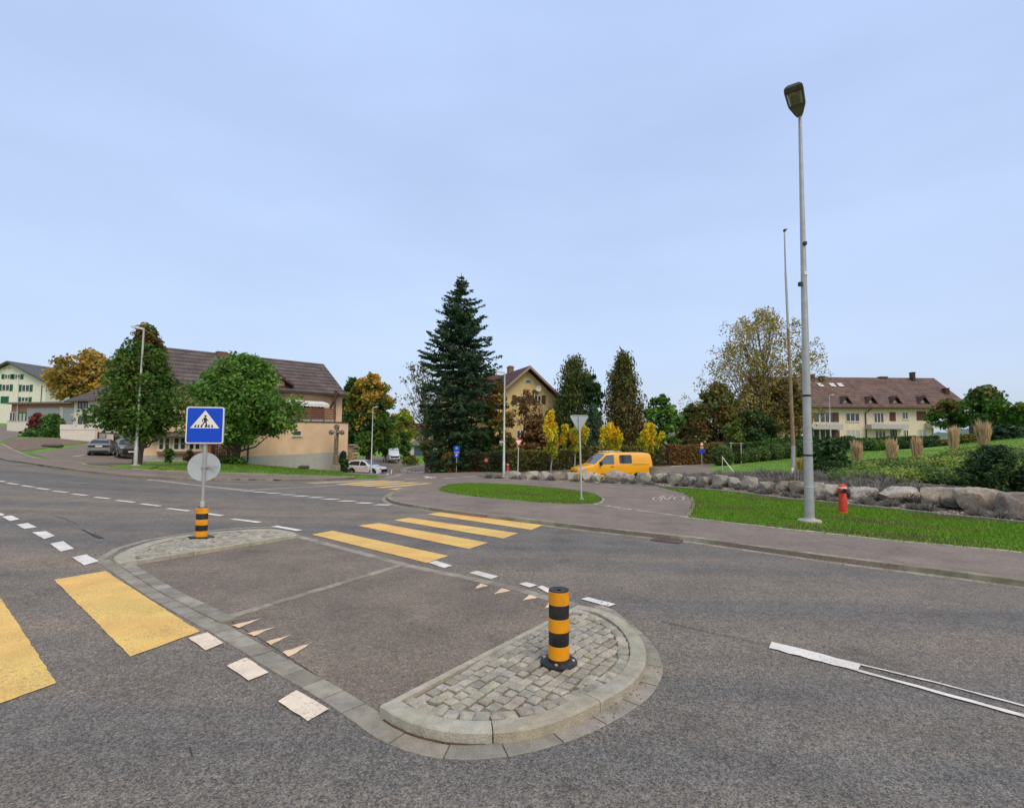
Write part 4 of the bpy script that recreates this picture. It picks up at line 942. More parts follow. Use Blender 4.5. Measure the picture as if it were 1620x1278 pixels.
# firewood stack beside the house
b = down(556, 726, 62)
t = thing('log_pile', 'stacked pale split logs at the right end of the peach house', 'log pile', b, R(-8), group='stacks of firewood')
k = b.y / F; H = hgt(b, 556, 704.5)
m = MB()
for r_ in range(8):
    for c_ in range(6):
        x = -6.2 * k + (c_ + .5 + (.5 if r_ % 2 else 0)) * 12.4 * k / 6.5; zz = (r_ + .5) * H / 8
        g = rnd.uniform(.6, 1.25); m.tube([(x, -.5, zz), (x + rnd.uniform(-.03, .03), .5, zz)], H / 16 * rnd.uniform(.95, 1.2), 7, True, (g, g * .97, g * .9))
m.build('logs', M('cut_wood', (.42, .35, .27), .85, .25, 7, usecol=True), t)
m = MB(); m.box((0, 0, H + .06), (14 * k, 1.3, .07), rx=.05); m.build('cover_board', M('grey_board', (.3, .29, .26), .9, .2), t)
# ---------------------------------------------------------------- vehicles
MT['tyre'] = M('tyre_rubber', (.016, .016, .017), .75, .2)
MT['rim'] = M('alloy_rim', (.35, .36, .37), .35, .1, metal=.7)
MT['darkplastic'] = M('dark_plastic', (.02, .021, .023), .5, .15)
MT['carglass'] = M('car_glass', (.02, .025, .03), .06, .1, spec=.9)
MT['skyglass'] = M('windscreen_glass', (.09, .13, .16), .04, .1, spec=1.0, metal=.25)
MT['headlamp'] = M('headlamp_glass', (.45, .47, .48), .12, .2, 9, spec=.8)
MT['taillamp'] = M('tail_lamp_red', (.25, .01, .012), .2, .1, spec=.7)
def paint(name, c): return M(name, c, .3, .04, 2, spec=.5, coat=.6)
def sstep(a, b, x):
    t = max(0, min(1, (x - a) / (b - a))); return t * t * (3 - 2 * t)
class Car:
    def __init__(s, t, L, prof, belt, sill, hw, tumble, wheels, wr, H, front=.5, rear=.35, ftap=.16, rtap=.08):
        s.t, s.L, s.prof, s.belt, s.sill, s.hw, s.tumble, s.wheels, s.wr, s.H = t, L, prof, belt, sill, hw, tumble, wheels, wr, H
        s.fr, s.rr, s.ft, s.rt = front, rear, ftap, rtap
    def top(s, x): return float(np.interp(x, [p[0] for p in s.prof], [p[1] for p in s.prof]))
    def w(s, x): return s.hw * (1 - s.ft * (1 - sstep(0, s.fr, x)) - s.rt * sstep(s.L - s.rr, s.L, x))
    def side(s, x, z):
        k = 1 - .05 * max(0, (s.belt * .62 - z) / (s.belt * .62)) ** 2 - .02 * max(0, (z - s.belt * .62) / (s.belt * .38)) ** 2 if z <= s.belt else .98 - s.tumble * (z - s.belt) / (s.H - s.belt)
        return s.w(x) * k
    def bottom(s, x):
        z = s.sill + .12 * (1 - sstep(0, .35, x)) + .12 * sstep(s.L - .35, s.L, x); ra = s.wr * 1.16
        for xw in s.wheels:
            if abs(x - xw) < ra: z = max(z, s.wr + math.sqrt(ra * ra - (x - xw) ** 2))
        return z
    def body(s, mat):
        xs = sorted(set([round(s.L * k / 90, 4) for k in range(91)] + [p[0] for p in s.prof]))
        m = MB(); rings = []
        for x in xs:
            tp = s.top(x); zb = min(s.bottom(x), tp - .15); bz = min(s.belt, tp - .07); ze = max(tp - .07, bz + .005)
            zs = [zb, zb + .35 * (bz - zb), zb + .75 * (bz - zb), bz, bz + .5 * (ze - bz), ze]
            half = [(s.side(x, z), z) for z in zs]
            wt = half[-1][0]; half += [(wt - .035, tp - .025), (wt - .1, tp - .004), (wt * .5, tp + .014), (0, tp + .02)]
            rings.append([(x, -y, z) for y, z in half] + [(x, y, z) for y, z in half[-2::-1]])
        n = len(rings[0])
        vs = [v for r in rings for v in r]; fs = []
        for i in range(len(rings) - 1):
            for k in range(n): fs.append((i * n + k, (i + 1) * n + k, (i + 1) * n + (k + 1) % n, i * n + (k + 1) % n))
        fs.append(tuple(range(n))); fs.append(tuple((len(rings) - 1) * n + k for k in range(n - 1, -1, -1)))
        m.add(vs, fs); s.bodyo = m.build('body', mat, s.t, 32); return s.bodyo
    def sidewin(s, name, poly, mat, sides=(-1, 1), off=.012, parent=None, frame=True):
        for sg in sides:
            m = MB(); cx = sum(p[0] for p in poly) / len(poly); cz = sum(p[1] for p in poly) / len(poly)
            vs = [(x, sg * (s.side(x, z) + off), z) for x, z in poly] + [(x + (cx - x) * .02, sg * (s.side(x, z) - .03), z) for x, z in poly]; n = len(poly)
            fs = [tuple(range(n))] + [(k, (k + 1) % n, (k + 1) % n + n, k + n) for k in range(n)]
            m.add(vs, fs); m.build(name, mat, parent or s.t)
    def screen(s, name, xa, xb, mat, inset=.1, off=.012, sub=None):
        m = MB(); k = 6; vs = []; fs = []
        for i in range(k + 1):
            x = xa + (xb - xa) * i / k; tp = s.top(x); w_ = s.side(x, max(s.belt, tp - .07)) - inset
            dx = -off if s.top(xa) < s.top(xb) else off
            for f, dz in ((-1, 0), (-.5, .014), (0, .02), (.5, .014), (1, 0)): vs.append((x + dx, w_ * f, tp + dz + off))
        for i in range(k):
            for j in range(4): fs.append((i * 5 + j, i * 5 + j + 1, i * 5 + j + 6, i * 5 + j + 5))
        m.add(vs, fs); return m.build(name, mat, s.t, 40)
    def under(s):
        m = MB(); m.box((s.L / 2, 0, s.sill + .22), (s.L - .5, s.hw * 1.5, .3)); m.build('underbody', MT['darkplastic'], s.t)
    def wheel(s, tw=.2, spokes=5):
        for xw in s.wheels:
            for sg in (-1, 1):
                m = MB(); y0 = sg * (s.hw * .985 - tw / 2)
                r = s.wr; m.lathe([(r * .6, -tw / 2), (r * .93, -tw / 2), (r, -tw * .35), (r, tw * .35), (r * .93, tw / 2), (r * .6, tw / 2)], 28, 'y', (0, 0, 0), cap=False); wo = m.build('wheel', MT['tyre'], s.t, 35); wo.location = (xw, y0, r)
                m = MB(); yo = sg * tw * .46
                m.lathe([(r * .66, min(yo, yo - sg * .05)), (r * .66, max(yo, yo - sg * .05)), (r * .6, max(yo, yo - sg * .05))] if False else [(r * .62, yo - sg * .09), (r * .66, yo), (r * .58, yo + sg * .004), (r * .56, yo - sg * .06)], 28, 'y', cap=False)
                for a in range(spokes):
                    an = 2 * math.pi * a / spokes + .3
                    m.add([(math.cos(an + da) * rr, yo + sg * dy, math.sin(an + da) * rr) for rr, da, dy in ((.08, -.8, .002), (.08, .8, .002), (r * .6, .17, -.012), (r * .6, -.17, -.012))], [(0, 1, 2, 3)])
                m.lathe([(.075, yo - sg * .02), (.07, yo + sg * .006), (.01, yo + sg * .01)], 14, 'y')
                m.build('rim', MT['rim'], wo, 35)
                m = MB(); m.lathe([(r * .6, yo - sg * .1), (r * .6, yo - sg * .095), (.01, yo - sg * .094)], 20, 'y'); m.build('brake_shade', MT['darkplastic'], wo)
def place(nose, tail, name, label, cat, group=None):
    d = Vector((tail.x - nose.x, tail.y - nose.y)); t = thing(name, label, cat, (nose.x, nose.y, nose.z), math.atan2(d.y, d.x), group)
    pit = math.atan2(tail.z - nose.z, d.length); t.rotation_euler[1] = -pit; return t

# yellow van
n_ = W(908, 760, 34.9); t_ = W(1022, 762, 36.2)
dd = (t_ - n_); dd.z = 0; SC = dd.length / 5.05; zv = W(965, 714.5, 35.6).z - 1.99 * SC
n_.z = zv; tl = t_.copy(); tl.z = zv
van = place(n_, tl, 'delivery_van', 'bright yellow panel van parked behind the boulder bed', 'van', 'parked vehicles'); van.scale = (SC, SC, SC)
VY = paint('van_yellow', (.88, .42, .004))
c = Car(van, 5.05, [(0, .78), (.05, .9), (.25, 1.0), (.85, 1.16), (1.02, 1.22), (1.75, 1.83), (1.95, 1.93), (2.3, 1.96), (4.5, 1.955), (4.8, 1.93), (4.92, 1.86), (4.98, 1.6), (5.02, 1.2), (5.05, .9)], 1.2, .26, .95, .12, (.95, 3.98), .335, 1.96, .75, .25, .2, .03)
c.body(VY); c.under(); c.wheel(.21, 6)
c.sidewin('door_window', [(1.36, 1.24), (1.3, 1.32), (1.82, 1.78), (1.98, 1.82), (2.35, 1.82), (2.35, 1.24)], MT['skyglass'])
c.sidewin('side_window', [(2.78, 1.28), (2.72, 1.34), (2.72, 1.77), (2.78, 1.82), (3.52, 1.82), (3.58, 1.77), (3.58, 1.34), (3.52, 1.28)], MT['carglass'])
c.screen('windscreen', 1.06, 1.8, MT['skyglass'], .1)
c.sidewin('door_seam', [(2.4, .45), (2.43, .45), (2.43, 1.86), (2.4, 1.86)], MT['darkplastic'], off=.004)
c.sidewin('slide_seam', [(2.62, .4), (2.635, .4), (2.635, 1.88), (2.62, 1.88)], MT['darkplastic'], off=.003)
c.sidewin('slide_rail', [(3.6, 1.2), (4.75, 1.2), (4.75, 1.225), (3.6, 1.225)], MT['darkplastic'], off=.004)
c.sidewin('rub_strip', [(1.4, .62), (3.55, .62), (3.55, .66), (1.4, .66)], MT['darkplastic'], off=.006)
c.sidewin('door_handle', [(2.12, 1.07), (2.32, 1.07), (2.32, 1.11), (2.12, 1.11)], MT['darkplastic'], off=.02)
m = MB(); m.box((.0, 0, .68), (.04, 1.05, .16), 0, .01); m.box((-.005, 0, .38), (.05, 1.3, .14), 0, .02); m.build('grille', MT['darkplastic'], van)
m = MB(); m.box((-.01, 0, .36), (.03, .52, .11)); m.build('number_plate', MT['signwhite'], van)
for sg in (-1, 1):
    m = MB(); m.add([(.02, sg * .6, .74), (.02, sg * .76, .76), (.42, sg * .885, .86), (.4, sg * .88, 1.0), (.1, sg * .74, .94), (.04, sg * .6, .88), (.06, sg * .6, .74), (.14, sg * .72, .76)], [(0, 1, 4, 5), (1, 2, 3, 4), (0, 1, 7, 6)]); m.build('headlight', MT['headlamp'], van)
    m = MB(); m.box((1.42, sg * 1.04, 1.28), (.12, .2, .26), 0, .03); m.build('wing_mirror', MT['darkplastic'], van)
    m = MB(); m.box((5.03, sg * .82, 1.2), (.05, .12, .42), 0, .01); m.build('tail_light', MT['taillamp'], van)
    m = MB(); m.tube([(1.95, sg * .62, 2.0), (2.9, sg * .62, 2.03), (3.0, sg * .62, 2.0)], .025, 6); m.build('roof_rail', MT['galvpale'], van)
m = MB()
for x in (2.1, 2.8): m.tube([(x, -.7, 2.01), (x, .7, 2.01)], .028, 6)
m.build('roof_bar', MT['galvpale'], van)

# white estate car beside the house
n_ = down(608, 753, 55.3); t_ = down(545, 752, 57)
n_.z = W(600, 752.3, 55.3).z; t_.z = n_.z
tl = n_ + (t_ - n_).normalized() * 4.5; tl.z = n_.z + .03
suv = place(n_, tl, 'estate_car', 'white estate car with faint red lettering, parked by the peach house', 'car', 'parked vehicles')
WH = paint('car_white', (.74, .82, .95))
c = Car(suv, 4.5, [(0, .62), (.04, .78), (.3, .9), (1.15, 1.04), (1.3, 1.1), (1.95, 1.48), (2.3, 1.6), (2.9, 1.63), (3.7, 1.57), (4.05, 1.48), (4.3, 1.2), (4.45, 1.02), (4.5, .6)], 1.0, .24, .92, .24, (.88, 3.55), .345, 1.63, .6, .45, .2, .14)
c.body(WH); c.under(); c.wheel(.22, 5)
c.sidewin('front_window', [(1.6, 1.06), (1.95, 1.36), (2.3, 1.5), (2.55, 1.53), (2.6, 1.06)], MT['carglass'])
c.sidewin('rear_window', [(2.68, 1.06), (2.66, 1.53), (3.3, 1.5), (3.75, 1.44), (4.05, 1.22), (4.0, 1.08)], MT['carglass'])
c.screen('windscreen', 1.34, 2.2, MT['carglass'], .12); c.screen('rear_screen', 4.08, 4.3, MT['carglass'], .12)
c.sidewin('sill_trim', [(1.3, .26), (3.15, .26), (3.15, .36), (1.3, .36)], MT['darkplastic'], off=.01)
for xw in c.wheels:
    a = [R(8 + 164 * k / 12) for k in range(13)]; ro, ri = .345 * 1.36, .345 * 1.17
    c.sidewin('wheel_arch_trim', [(xw + ro * math.cos(q_), .345 + ro * math.sin(q_)) for q_ in a] + [(xw + ri * math.cos(q_), .345 + ri * math.sin(q_)) for q_ in a[::-1]], MT['darkplastic'], off=.012)
let = MB()
for i in range(9):
    x = 3.15 - i * .19
    for z0, z1 in ((.66, .7), (.74, .78)) if i % 3 else ((.66, .78),):
        let.add([(x, sg_ * (c.side(x, .7) + .006), zz) for sg_, zz in ((1, z0), (1, z1))] + [(x - .13, c.side(x, .7) + .006, z1), (x - .13, c.side(x, .7) + .006, z0)], [(0, 1, 2, 3)])
let.build('red_lettering', M('faded_red_film', (.75, .45, .45), .5, .1), suv)
m = MB(); m.box((0, 0, .55), (.05, 1.2, .3), 0, .02); m.build('grille', MT['darkplastic'], suv)
for sg in (-1, 1):
    m = MB(); m.box((.13, sg * .64, .79), (.26, .2, .09), sg * -.3, .02); m.build('headlight', MT['carglass'], suv)
    m = MB(); m.box((1.62, sg * .98, 1.08), (.14, .2, .14), 0, .03); m.build('wing_mirror', WH, suv)
    m = MB(); m.box((4.46, sg * .66, .98), (.08, .26, .14), 0, .02); m.build('tail_light', MT['taillamp'], suv)

# silver hatchback, tail towards us
rp = down(155.5, 721, 46.5); rp.z = W(155.5, 720.7, 46.5).z
dirv = Vector((rp.x, rp.y, 0)).normalized(); dirv = Matrix.Rotation(R(-8), 3, 'Z') @ dirv
n_ = rp + dirv * 4.3; n_.z = rp.z + .02
hat = place(n_, rp, 'hatchback', 'silver grey hatchback parked tail-on beside the lawn', 'car', 'parked vehicles')
SG = paint('car_silver', (.18, .19, .2))
pr = [(0, .6), (.04, .76), (.3, .86), (1.1, 1.0), (1.3, 1.06), (2.0, 1.4), (2.4, 1.48), (3.1, 1.47), (3.6, 1.4), (3.95, 1.12), (4.15, 1.02), (4.25, .95), (4.3, .55)]
c = Car(hat, 4.3, pr, .98, .22, .91, .28, (.85, 3.4), .32, 1.48, .6, .5, .2, .1)
c.body(SG); c.under(); c.wheel(.21, 5)
c.sidewin('front_window', [(1.6, 1.02), (2.05, 1.34), (2.55, 1.4), (2.55, 1.02)], MT['carglass']); c.sidewin('rear_window', [(2.62, 1.02), (2.62, 1.4), (3.2, 1.38), (3.55, 1.26), (3.5, 1.04)], MT['carglass'])
c.screen('windscreen', 1.34, 2.1, MT['carglass'], .12); c.screen('rear_screen', 3.62, 3.97, MT['carglass'], .14)
m = MB(); m.box((4.27, 0, .86), (.09, 1.5, .17), 0, .02); m.build('light_bar', MT['darkplastic'], hat)
m = MB(); m.box((4.315, 0, .86), (.012, .5, .11)); m.build('number_plate', MT['signwhite'], hat)
for sg in (-1, 1):
    m = MB(); m.box((4.24, sg * .63, .88), (.12, .34, .13), 0, .02); m.build('tail_light', MT['taillamp'], hat)
    m = MB(); m.box((1.6, sg * .97, 1.04), (.12, .18, .12), 0, .03); m.build('wing_mirror', SG, hat)
m = MB(); m.box((4.3, 0, .36), (.08, 1.4, .22), 0, .03); m.build('rear_bumper', MT['darkplastic'], hat)

# dark car facing us beside it
n_ = down(208, 722, 45); n_.z = W(208, 722, 45).z
dirv = Vector((n_.x, n_.y, 0)).normalized(); dirv = Matrix.Rotation(R(8), 3, 'Z') @ dirv
tl = n_ + dirv * 4.2; tl.z = n_.z
dk = place(n_, tl, 'compact_car', 'dark compact car facing the road under the red-tipped maple', 'car', 'parked vehicles')
DK = paint('car_dark', (.07, .085, .09))
c = Car(dk, 4.2, [(0, .6), (.04, .76), (.3, .88), (.95, 1.02), (1.05, 1.06), (1.75, 1.46), (2.2, 1.53), (3.3, 1.5), (3.8, 1.3), (4.1, 1.0), (4.2, .6)], 1.0, .22, .9, .24, (.8, 3.35), .32, 1.53, .6, .4, .2, .12)
c.body(DK); c.under(); c.wheel(.2, 5); c.screen('windscreen', 1.08, 1.72, MT['skyglass'], .1)
c.sidewin('front_window', [(1.5, 1.04), (1.8, 1.34), (2.3, 1.44), (2.35, 1.04)], MT['carglass']); c.sidewin('rear_window', [(2.42, 1.04), (2.42, 1.44), (3.1, 1.42), (3.45, 1.26), (3.4, 1.06)], MT['carglass'])
m = MB(); m.box((0, 0, .5), (.06, 1.3, .34), 0, .03); m.build('grille', MT['darkplastic'], dk)
m = MB(); m.box((-.035, 0, .42), (.012, .5, .11)); m.build('number_plate', MT['signwhite'], dk)
for sg in (-1, 1):
    m = MB(); m.box((.12, sg * .66, .78), (.26, .3, .13), sg * -.4, .02); m.build('headlight', MT['headlamp'], dk)
    m = MB(); m.box((1.5, sg * .97, 1.06), (.12, .18, .12), 0, .03); m.build('wing_mirror', DK, dk)

# white van at the end of the side street, facing us
n_ = down(624.5, 730, 84); n_.z = W(624.5, 730.3, 84).z
dirv = Vector((n_.x, n_.y, 0)).normalized(); dirv = Matrix.Rotation(R(10), 3, 'Z') @ dirv
tl = n_ + dirv * 5; tl.z = n_.z + .05
wv = place(n_, tl, 'delivery_van', 'white van with blue-grey windscreen facing us at the top of the side street', 'van', 'parked vehicles')
c = Car(wv, 5.0, [(0, .8), (.05, .95), (.3, 1.1), (.75, 1.22), (.85, 1.28), (1.35, 2.0), (1.6, 2.15), (2.0, 2.2), (4.7, 2.18), (4.95, 2.0), (5.0, .9)], 1.2, .28, .9, .1, (.9, 3.9), .34, 2.2, .6, .3, .14, .03)
c.body(WH); c.under(); c.wheel(.21, 5); c.screen('windscreen', .88, 1.36, M('blue_windscreen', (.1, .2, .34), .08, .1, spec=.9), .08)
c.sidewin('door_window', [(1.1, 1.26), (1.5, 1.85), (2.1, 1.9), (2.1, 1.26)], MT['carglass'])
m = MB(); m.box((0, 0, .78), (.06, 1.35, .3), 0, .03); m.box((-.01, 0, .4), (.06, 1.6, .12), 0, .02); m.build('grille', MT['darkplastic'], wv)
for sg in (-1, 1):
    m = MB(); m.box((.14, sg * .68, .95), (.24, .26, .24), sg * -.3, .03); m.build('headlight', MT['headlamp'], wv)
    m = MB(); m.box((1.1, sg * 1.02, 1.35), (.12, .2, .28), 0, .03); m.build('wing_mirror', MT['darkplastic'], wv)
# ---------------------------------------------------------------- buildings
MT['peach'] = M('peach_render', (.76, .56, .41), .9, .09, 1.2, .15, 40, tint=(.69, .51, .38), tscale=.35)
MT['greyplinth'] = M('grey_plinth_render', (.42, .42, .44), .9, .08, 3, .15, 40)
MT['cream_wall'] = M('cream_render', (.74, .73, .68), .9, .1, 2, .1, 30)
MT['white_wall'] = M('white_render', (.74, .71, .66), .9, .06, 2, .1, 30)
MT['yellow_wall'] = M('yellow_render', (.68, .54, .27), .9, .07, 2, .1, 30)
MT['balcony'] = M('balcony_concrete', (.46, .46, .48), .9, .08, 2)
MT['winwhite'] = M('window_white', (.68, .68, .66), .6, .05)
MT['winbrown'] = M('brown_shutter', (.13, .06, .05), .7, .12, 6)
MT['greenshutter'] = M('green_shutter', (.01, .13, .06), .6, .12, 6)
MT['brownwood'] = M('brown_wood', (.1, .055, .035), .8, .25, 5)
MT['railwood'] = M('rail_wood', (.2, .1, .07), .8, .25, 5)
MT['gutterdark'] = M('dark_gutter_metal', (.05, .035, .03), .5, .1)
MT['tile_brown'] = tile_mat('brown_roof_tile', (.098, .08, .076), .42)
MT['tile_red'] = tile_mat('red_brown_roof_tile', (.135, .088, .076), .42)
MT['tile_dark'] = tile_mat('dark_roof_tile', (.09, .05, .045), .28)
MT['greenroof'] = M('mossy_roof', (.12, .14, .09), .9, .3, 2)
MT['curtain'] = M('net_curtain', (.45, .46, .46), .9, .15, 5)
class House:
    def __init__(s, name, label, cat, A, B, group=None, zpy=None):
        (pa, da), (pb, db) = A, B
        a = W(pa, 690, da); b_ = W(pb, 690, db); s.a = Vector((a.x, a.y)); d = Vector((b_.x - a.x, b_.y - a.y)); s.len = d.length; s.d = d.normalized(); s.n = Vector((-s.d.y, s.d.x))
        s.z = min(T(a.x, a.y), T(b_.x, b_.y), T((a.x + b_.x) / 2, (a.y + b_.y) / 2)) - .4
        s.t = thing(name, label, cat, (a.x, a.y, s.z), math.atan2(d.y, d.x), group)
    def pl(s, px, py, y0=0.0):
        """pixel -> (along, up) on the vertical plane y0 behind the facade line"""
        r = ray(px, py); o = s.a + s.n * y0
        # (r.x*D - o)·n = 0
        D = (o.x * s.n.x + o.y * s.n.y) / (r.x * s.n.x + s.n.y)
        p = Vector((r.x * D, D)); return ((p - s.a).dot(s.d), HC + r.z * D - s.z)
    def rect(s, x0, y0, x1, y1, yy=0.0):
        s0, z1 = s.pl(x0, (y0), yy); s1, z0 = s.pl(x1, y1, yy); _, z1b = s.pl(x1, y0, yy); _, z0b = s.pl(x0, y1, yy)
        return s0, (z0 + z0b) / 2, s1, (z1 + z1b) / 2
    def win(s, r, yy=0.0, mull=1, frame='winwhite', pane='glass', fw=.07, sill=True, bars=0, px=True, shutters=None, sw=None):
        x0, z0, x1, z1 = s.rect(*r, yy) if px else r
        m = MB()
        m.box(((x0 + x1) / 2, yy - .025, z1 - fw / 2), (x1 - x0, .07, fw)); m.box(((x0 + x1) / 2, yy - .025, z0 + fw / 2), (x1 - x0, .07, fw))
        m.box((x0 + fw / 2, yy - .024, (z0 + z1) / 2), (fw, .068, z1 - z0 - 2 * fw)); m.box((x1 - fw / 2, yy - .024, (z0 + z1) / 2), (fw, .068, z1 - z0 - 2 * fw))
        for k in range(mull):
            x = x0 + (x1 - x0) * (k + 1) / (mull + 1); m.box((x, yy - .022, (z0 + z1) / 2), (fw * 1.3, .064, z1 - z0 - 2 * fw))
        for k in range(bars):
            z = z0 + (z1 - z0) * (k + 1) / (bars + 1)
            for i in range(mull + 1):
                xa = x0 + (x1 - x0) * i / (mull + 1); xb = x0 + (x1 - x0) * (i + 1) / (mull + 1); m.box(((xa + xb) / 2, yy - .018, z), (xb - xa - fw * 1.8, .05, .035))
        w_ = m.build('window', MT[frame], s.t)
        m = MB(); m.box(((x0 + x1) / 2, yy - .006, (z0 + z1) / 2), (x1 - x0 - fw, .016, z1 - z0 - fw)); m.build('pane', MT[pane], w_)
        if sill:
            m = MB(); m.box(((x0 + x1) / 2, yy - .07, z0 - .04), (x1 - x0 + .16, .16, .06)); m.build('sill', MT['winwhite'], w_)
        if shutters:
            ww = sw or (x1 - x0) * .48
            for sg, xe in ((-1, x0), (1, x1)):
                m = MB(); xc = xe + sg * (ww / 2 + .03); m.box((xc, yy - .045, (z0 + z1) / 2), (ww, .05, z1 - z0))
                for k in range(7): m.box((xc, yy - .074, z0 + (z1 - z0) * (k + .5) / 7), (ww * .8, .012, (z1 - z0) / 12))
                m.build('shutter', MT[shutters], s.t)
        return w_
    def solid(s, name, x0, x1, y0, y1, z0, z1, mat, parent=None, bev=0):
        m = MB(); m.box(((x0 + x1) / 2, (y0 + y1) / 2, (z0 + z1) / 2), (x1 - x0, y1 - y0, z1 - z0), 0, bev); return m.build(name, MT[mat] if isinstance(mat, str) else mat, parent or s.t)
    def gable_body(s, name, x0, x1, depth, ze, zr, mat):   # ridge along x
        m = MB(); m.prism([(0, 0), (depth, 0), (depth, ze), (depth / 2, zr), (0, ze)], x0, x1, 'yz'); return m.build(name, MT[mat], s.t)
    def gable_roof(s, x0, x1, depth, ze, zr, ov, mat, th=.22):
        sl = (zr - ze) / (depth / 2); zo = ze - ov * sl
        m = MB(); m.prism([(-ov, zo), (depth / 2, zr), (depth + ov, zo), (depth + ov, zo + th), (depth / 2, zr + th * 1.15), (-ov, zo + th)], x0, x1, 'yz'); return m.build('roof', MT[mat], s.t)

# --- peach farmhouse
h = House('farmhouse', 'peach farmhouse with long brown tiled roof, awning and terrace extension', 'house', (234, 43.2), (541, 55), 'houses around the junction')
dep = 11.0
zr = h.pl(530, 581, dep / 2)[1]; ze = h.pl(548, 627, -.8)[1]; xr = h.pl(548, 627, -.8)[0]; xl = -.9
sl = (zr - ze) / (dep / 2 + .8); zw = ze + .8 * sl
h.gable_body('wall', xl + .5, h.pl(541, 650)[0], dep, zw, zr - .05, 'peach'); roof = h.gable_roof(xl, xr, dep, zw + .02, zr, .8, 'tile_brown')
m = MB(); m.tube([(xl, -.86, ze + .02), (xr, -.86, ze + .02)], .09, 8); m.build('rain_gutter', MT['gutterdark'], h.t)
# cross gable
sa, za = h.pl(407, 573, -.3); sr, zrr = h.pl(463, 611, -.3); hw_ = sr - sa; sl_, zl = sa - hw_, zrr
m = MB(); m.prism([(sl_ + .7, 0), (sr - .7, 0), (sr - .7, zrr + .45), (sa, za - .15), (sl_ + .7, zrr + .45)], -.06, 4.6, 'xz'); m.build('gable_wall', MT['peach'], h.t)
m = MB(); m.prism([(sl_, zl - .1), (sa, za), (sr, zrr - .1), (sr + .05, zrr + .1), (sa, za + .24), (sl_ - .05, zl + .1)], -.75, 5.0, 'xz'); m.build('gable_roof', MT['tile_dark'], h.t)
h.solid('shutter', *[h.pl(p, 612, -.06)[0] for p in (456, 463)], .6, 1.2, h.pl(460, 616)[1], h.pl(460, 607)[1], 'winbrown')
h.win((395, 600, 412, 622), -.06, 1)
# terrace extension
y_ = -3.0; x0, x1 = h.pl(384, 690, y_)[0], h.pl(550.5, 690, y_)[0]; zt = h.pl(520, 668.4, y_)[1]
ext = h.solid('extension', x0, x1, y_, -.02, 0, zt, 'peach')
h.solid('coping', x0 - .06, x1 + .08, y_ - .08, -.02, zt, zt + .09, 'gutterdark', ext)
m = MB(); a1, a2 = h.pl(393, 722, y_ - .004), h.pl(527, 715.5, y_ - .004); sl2 = (a2[1] - a1[1]) / (a2[0] - a1[0]); zz0 = a1[1] + (x0 - a1[0]) * sl2; zz1 = a1[1] + (x1 - a1[0]) * sl2
m.prism([(x0, 0), (x1, 0), (x1, zz1), (x0, zz0)], y_ - .012, y_ + .02, 'xz'); m.build('plinth', MT['greyplinth'], ext)
h.win((463.3, 681, 476.5, 689.5), y_, 0, 'winwhite', 'glass', .06)
xa, xb = h.pl(456, 650, y_ + .1)[0], h.pl(532, 650, y_ + .1)[0]
m = MB(); zb0, zb1 = h.pl(500, 662.5, y_ + .1)[1], h.pl(500, 645.3, y_ + .1)[1]
for k in range(5): m.box(((xa + xb) / 2, y_ + .14, zb0 + (zb1 - zb0) * (k + .5) / 5), (xb - xa, .05, (zb1 - zb0) / 5 - .05))
for f in (0.02, .3, .47, .74, .98): m.box((xa + (xb - xa) * f, y_ + .19, (zt + zb1) / 2 + .04), (.09, .05, zb1 - zt))
m.build('terrace_railing', MT['railwood'], h.t)
h.solid('railing_panel', xa, xb, y_ + .2, y_ + .23, zt + .1, zb0, 'curtain')
w0, w1 = h.pl(459, 640, -1.9)[0], h.pl(521, 640, -1.9)[0]; zaw = h.pl(490, 633, -.1)[1]; zav = h.pl(490, 637.5, -1.9)[1]
m = MB(); n = 22; vs = []; fs = []
for k in range(n + 1):
    x = w0 + (w1 - w0) * k / n; vs += [(x, -.02, zaw), (x, -1.9, zav), (x, -1.92, zav - .3 - .07 * (k % 2))]
for k in range(n): fs += [(k * 3, k * 3 + 1, k * 3 + 4, k * 3 + 3), (k * 3 + 1, k * 3 + 2, k * 3 + 5, k * 3 + 4)]
m.add(vs, fs); m.build('awning', M('awning_cloth', (.72, .74, .74), .9, .12, 8), h.t)
h.solid('terrace_post', *[h.pl(p, 640, -2.7)[0] for p in (528.5, 531)], -2.8, -2.62, zt, ze + .4, 'brownwood')
m = MB(); p0, p1 = h.pl(523, 632, -.1), h.pl(531, 627, -2.5); m.tube([(p0[0], -.1, h.pl(523, 645, -.1)[1]), (p0[0] + .4, -1.2, ze + .2), (p1[0], -2.4, ze + .4)], .09, 6); m.build('brace', MT['brownwood'], h.t)
h.win((470, 640, 486, 668), 0, 1, 'winbrown', 'glass', .08, False); h.win((492, 640, 512, 668), 0, 1, 'winbrown', 'glass', .08, False)
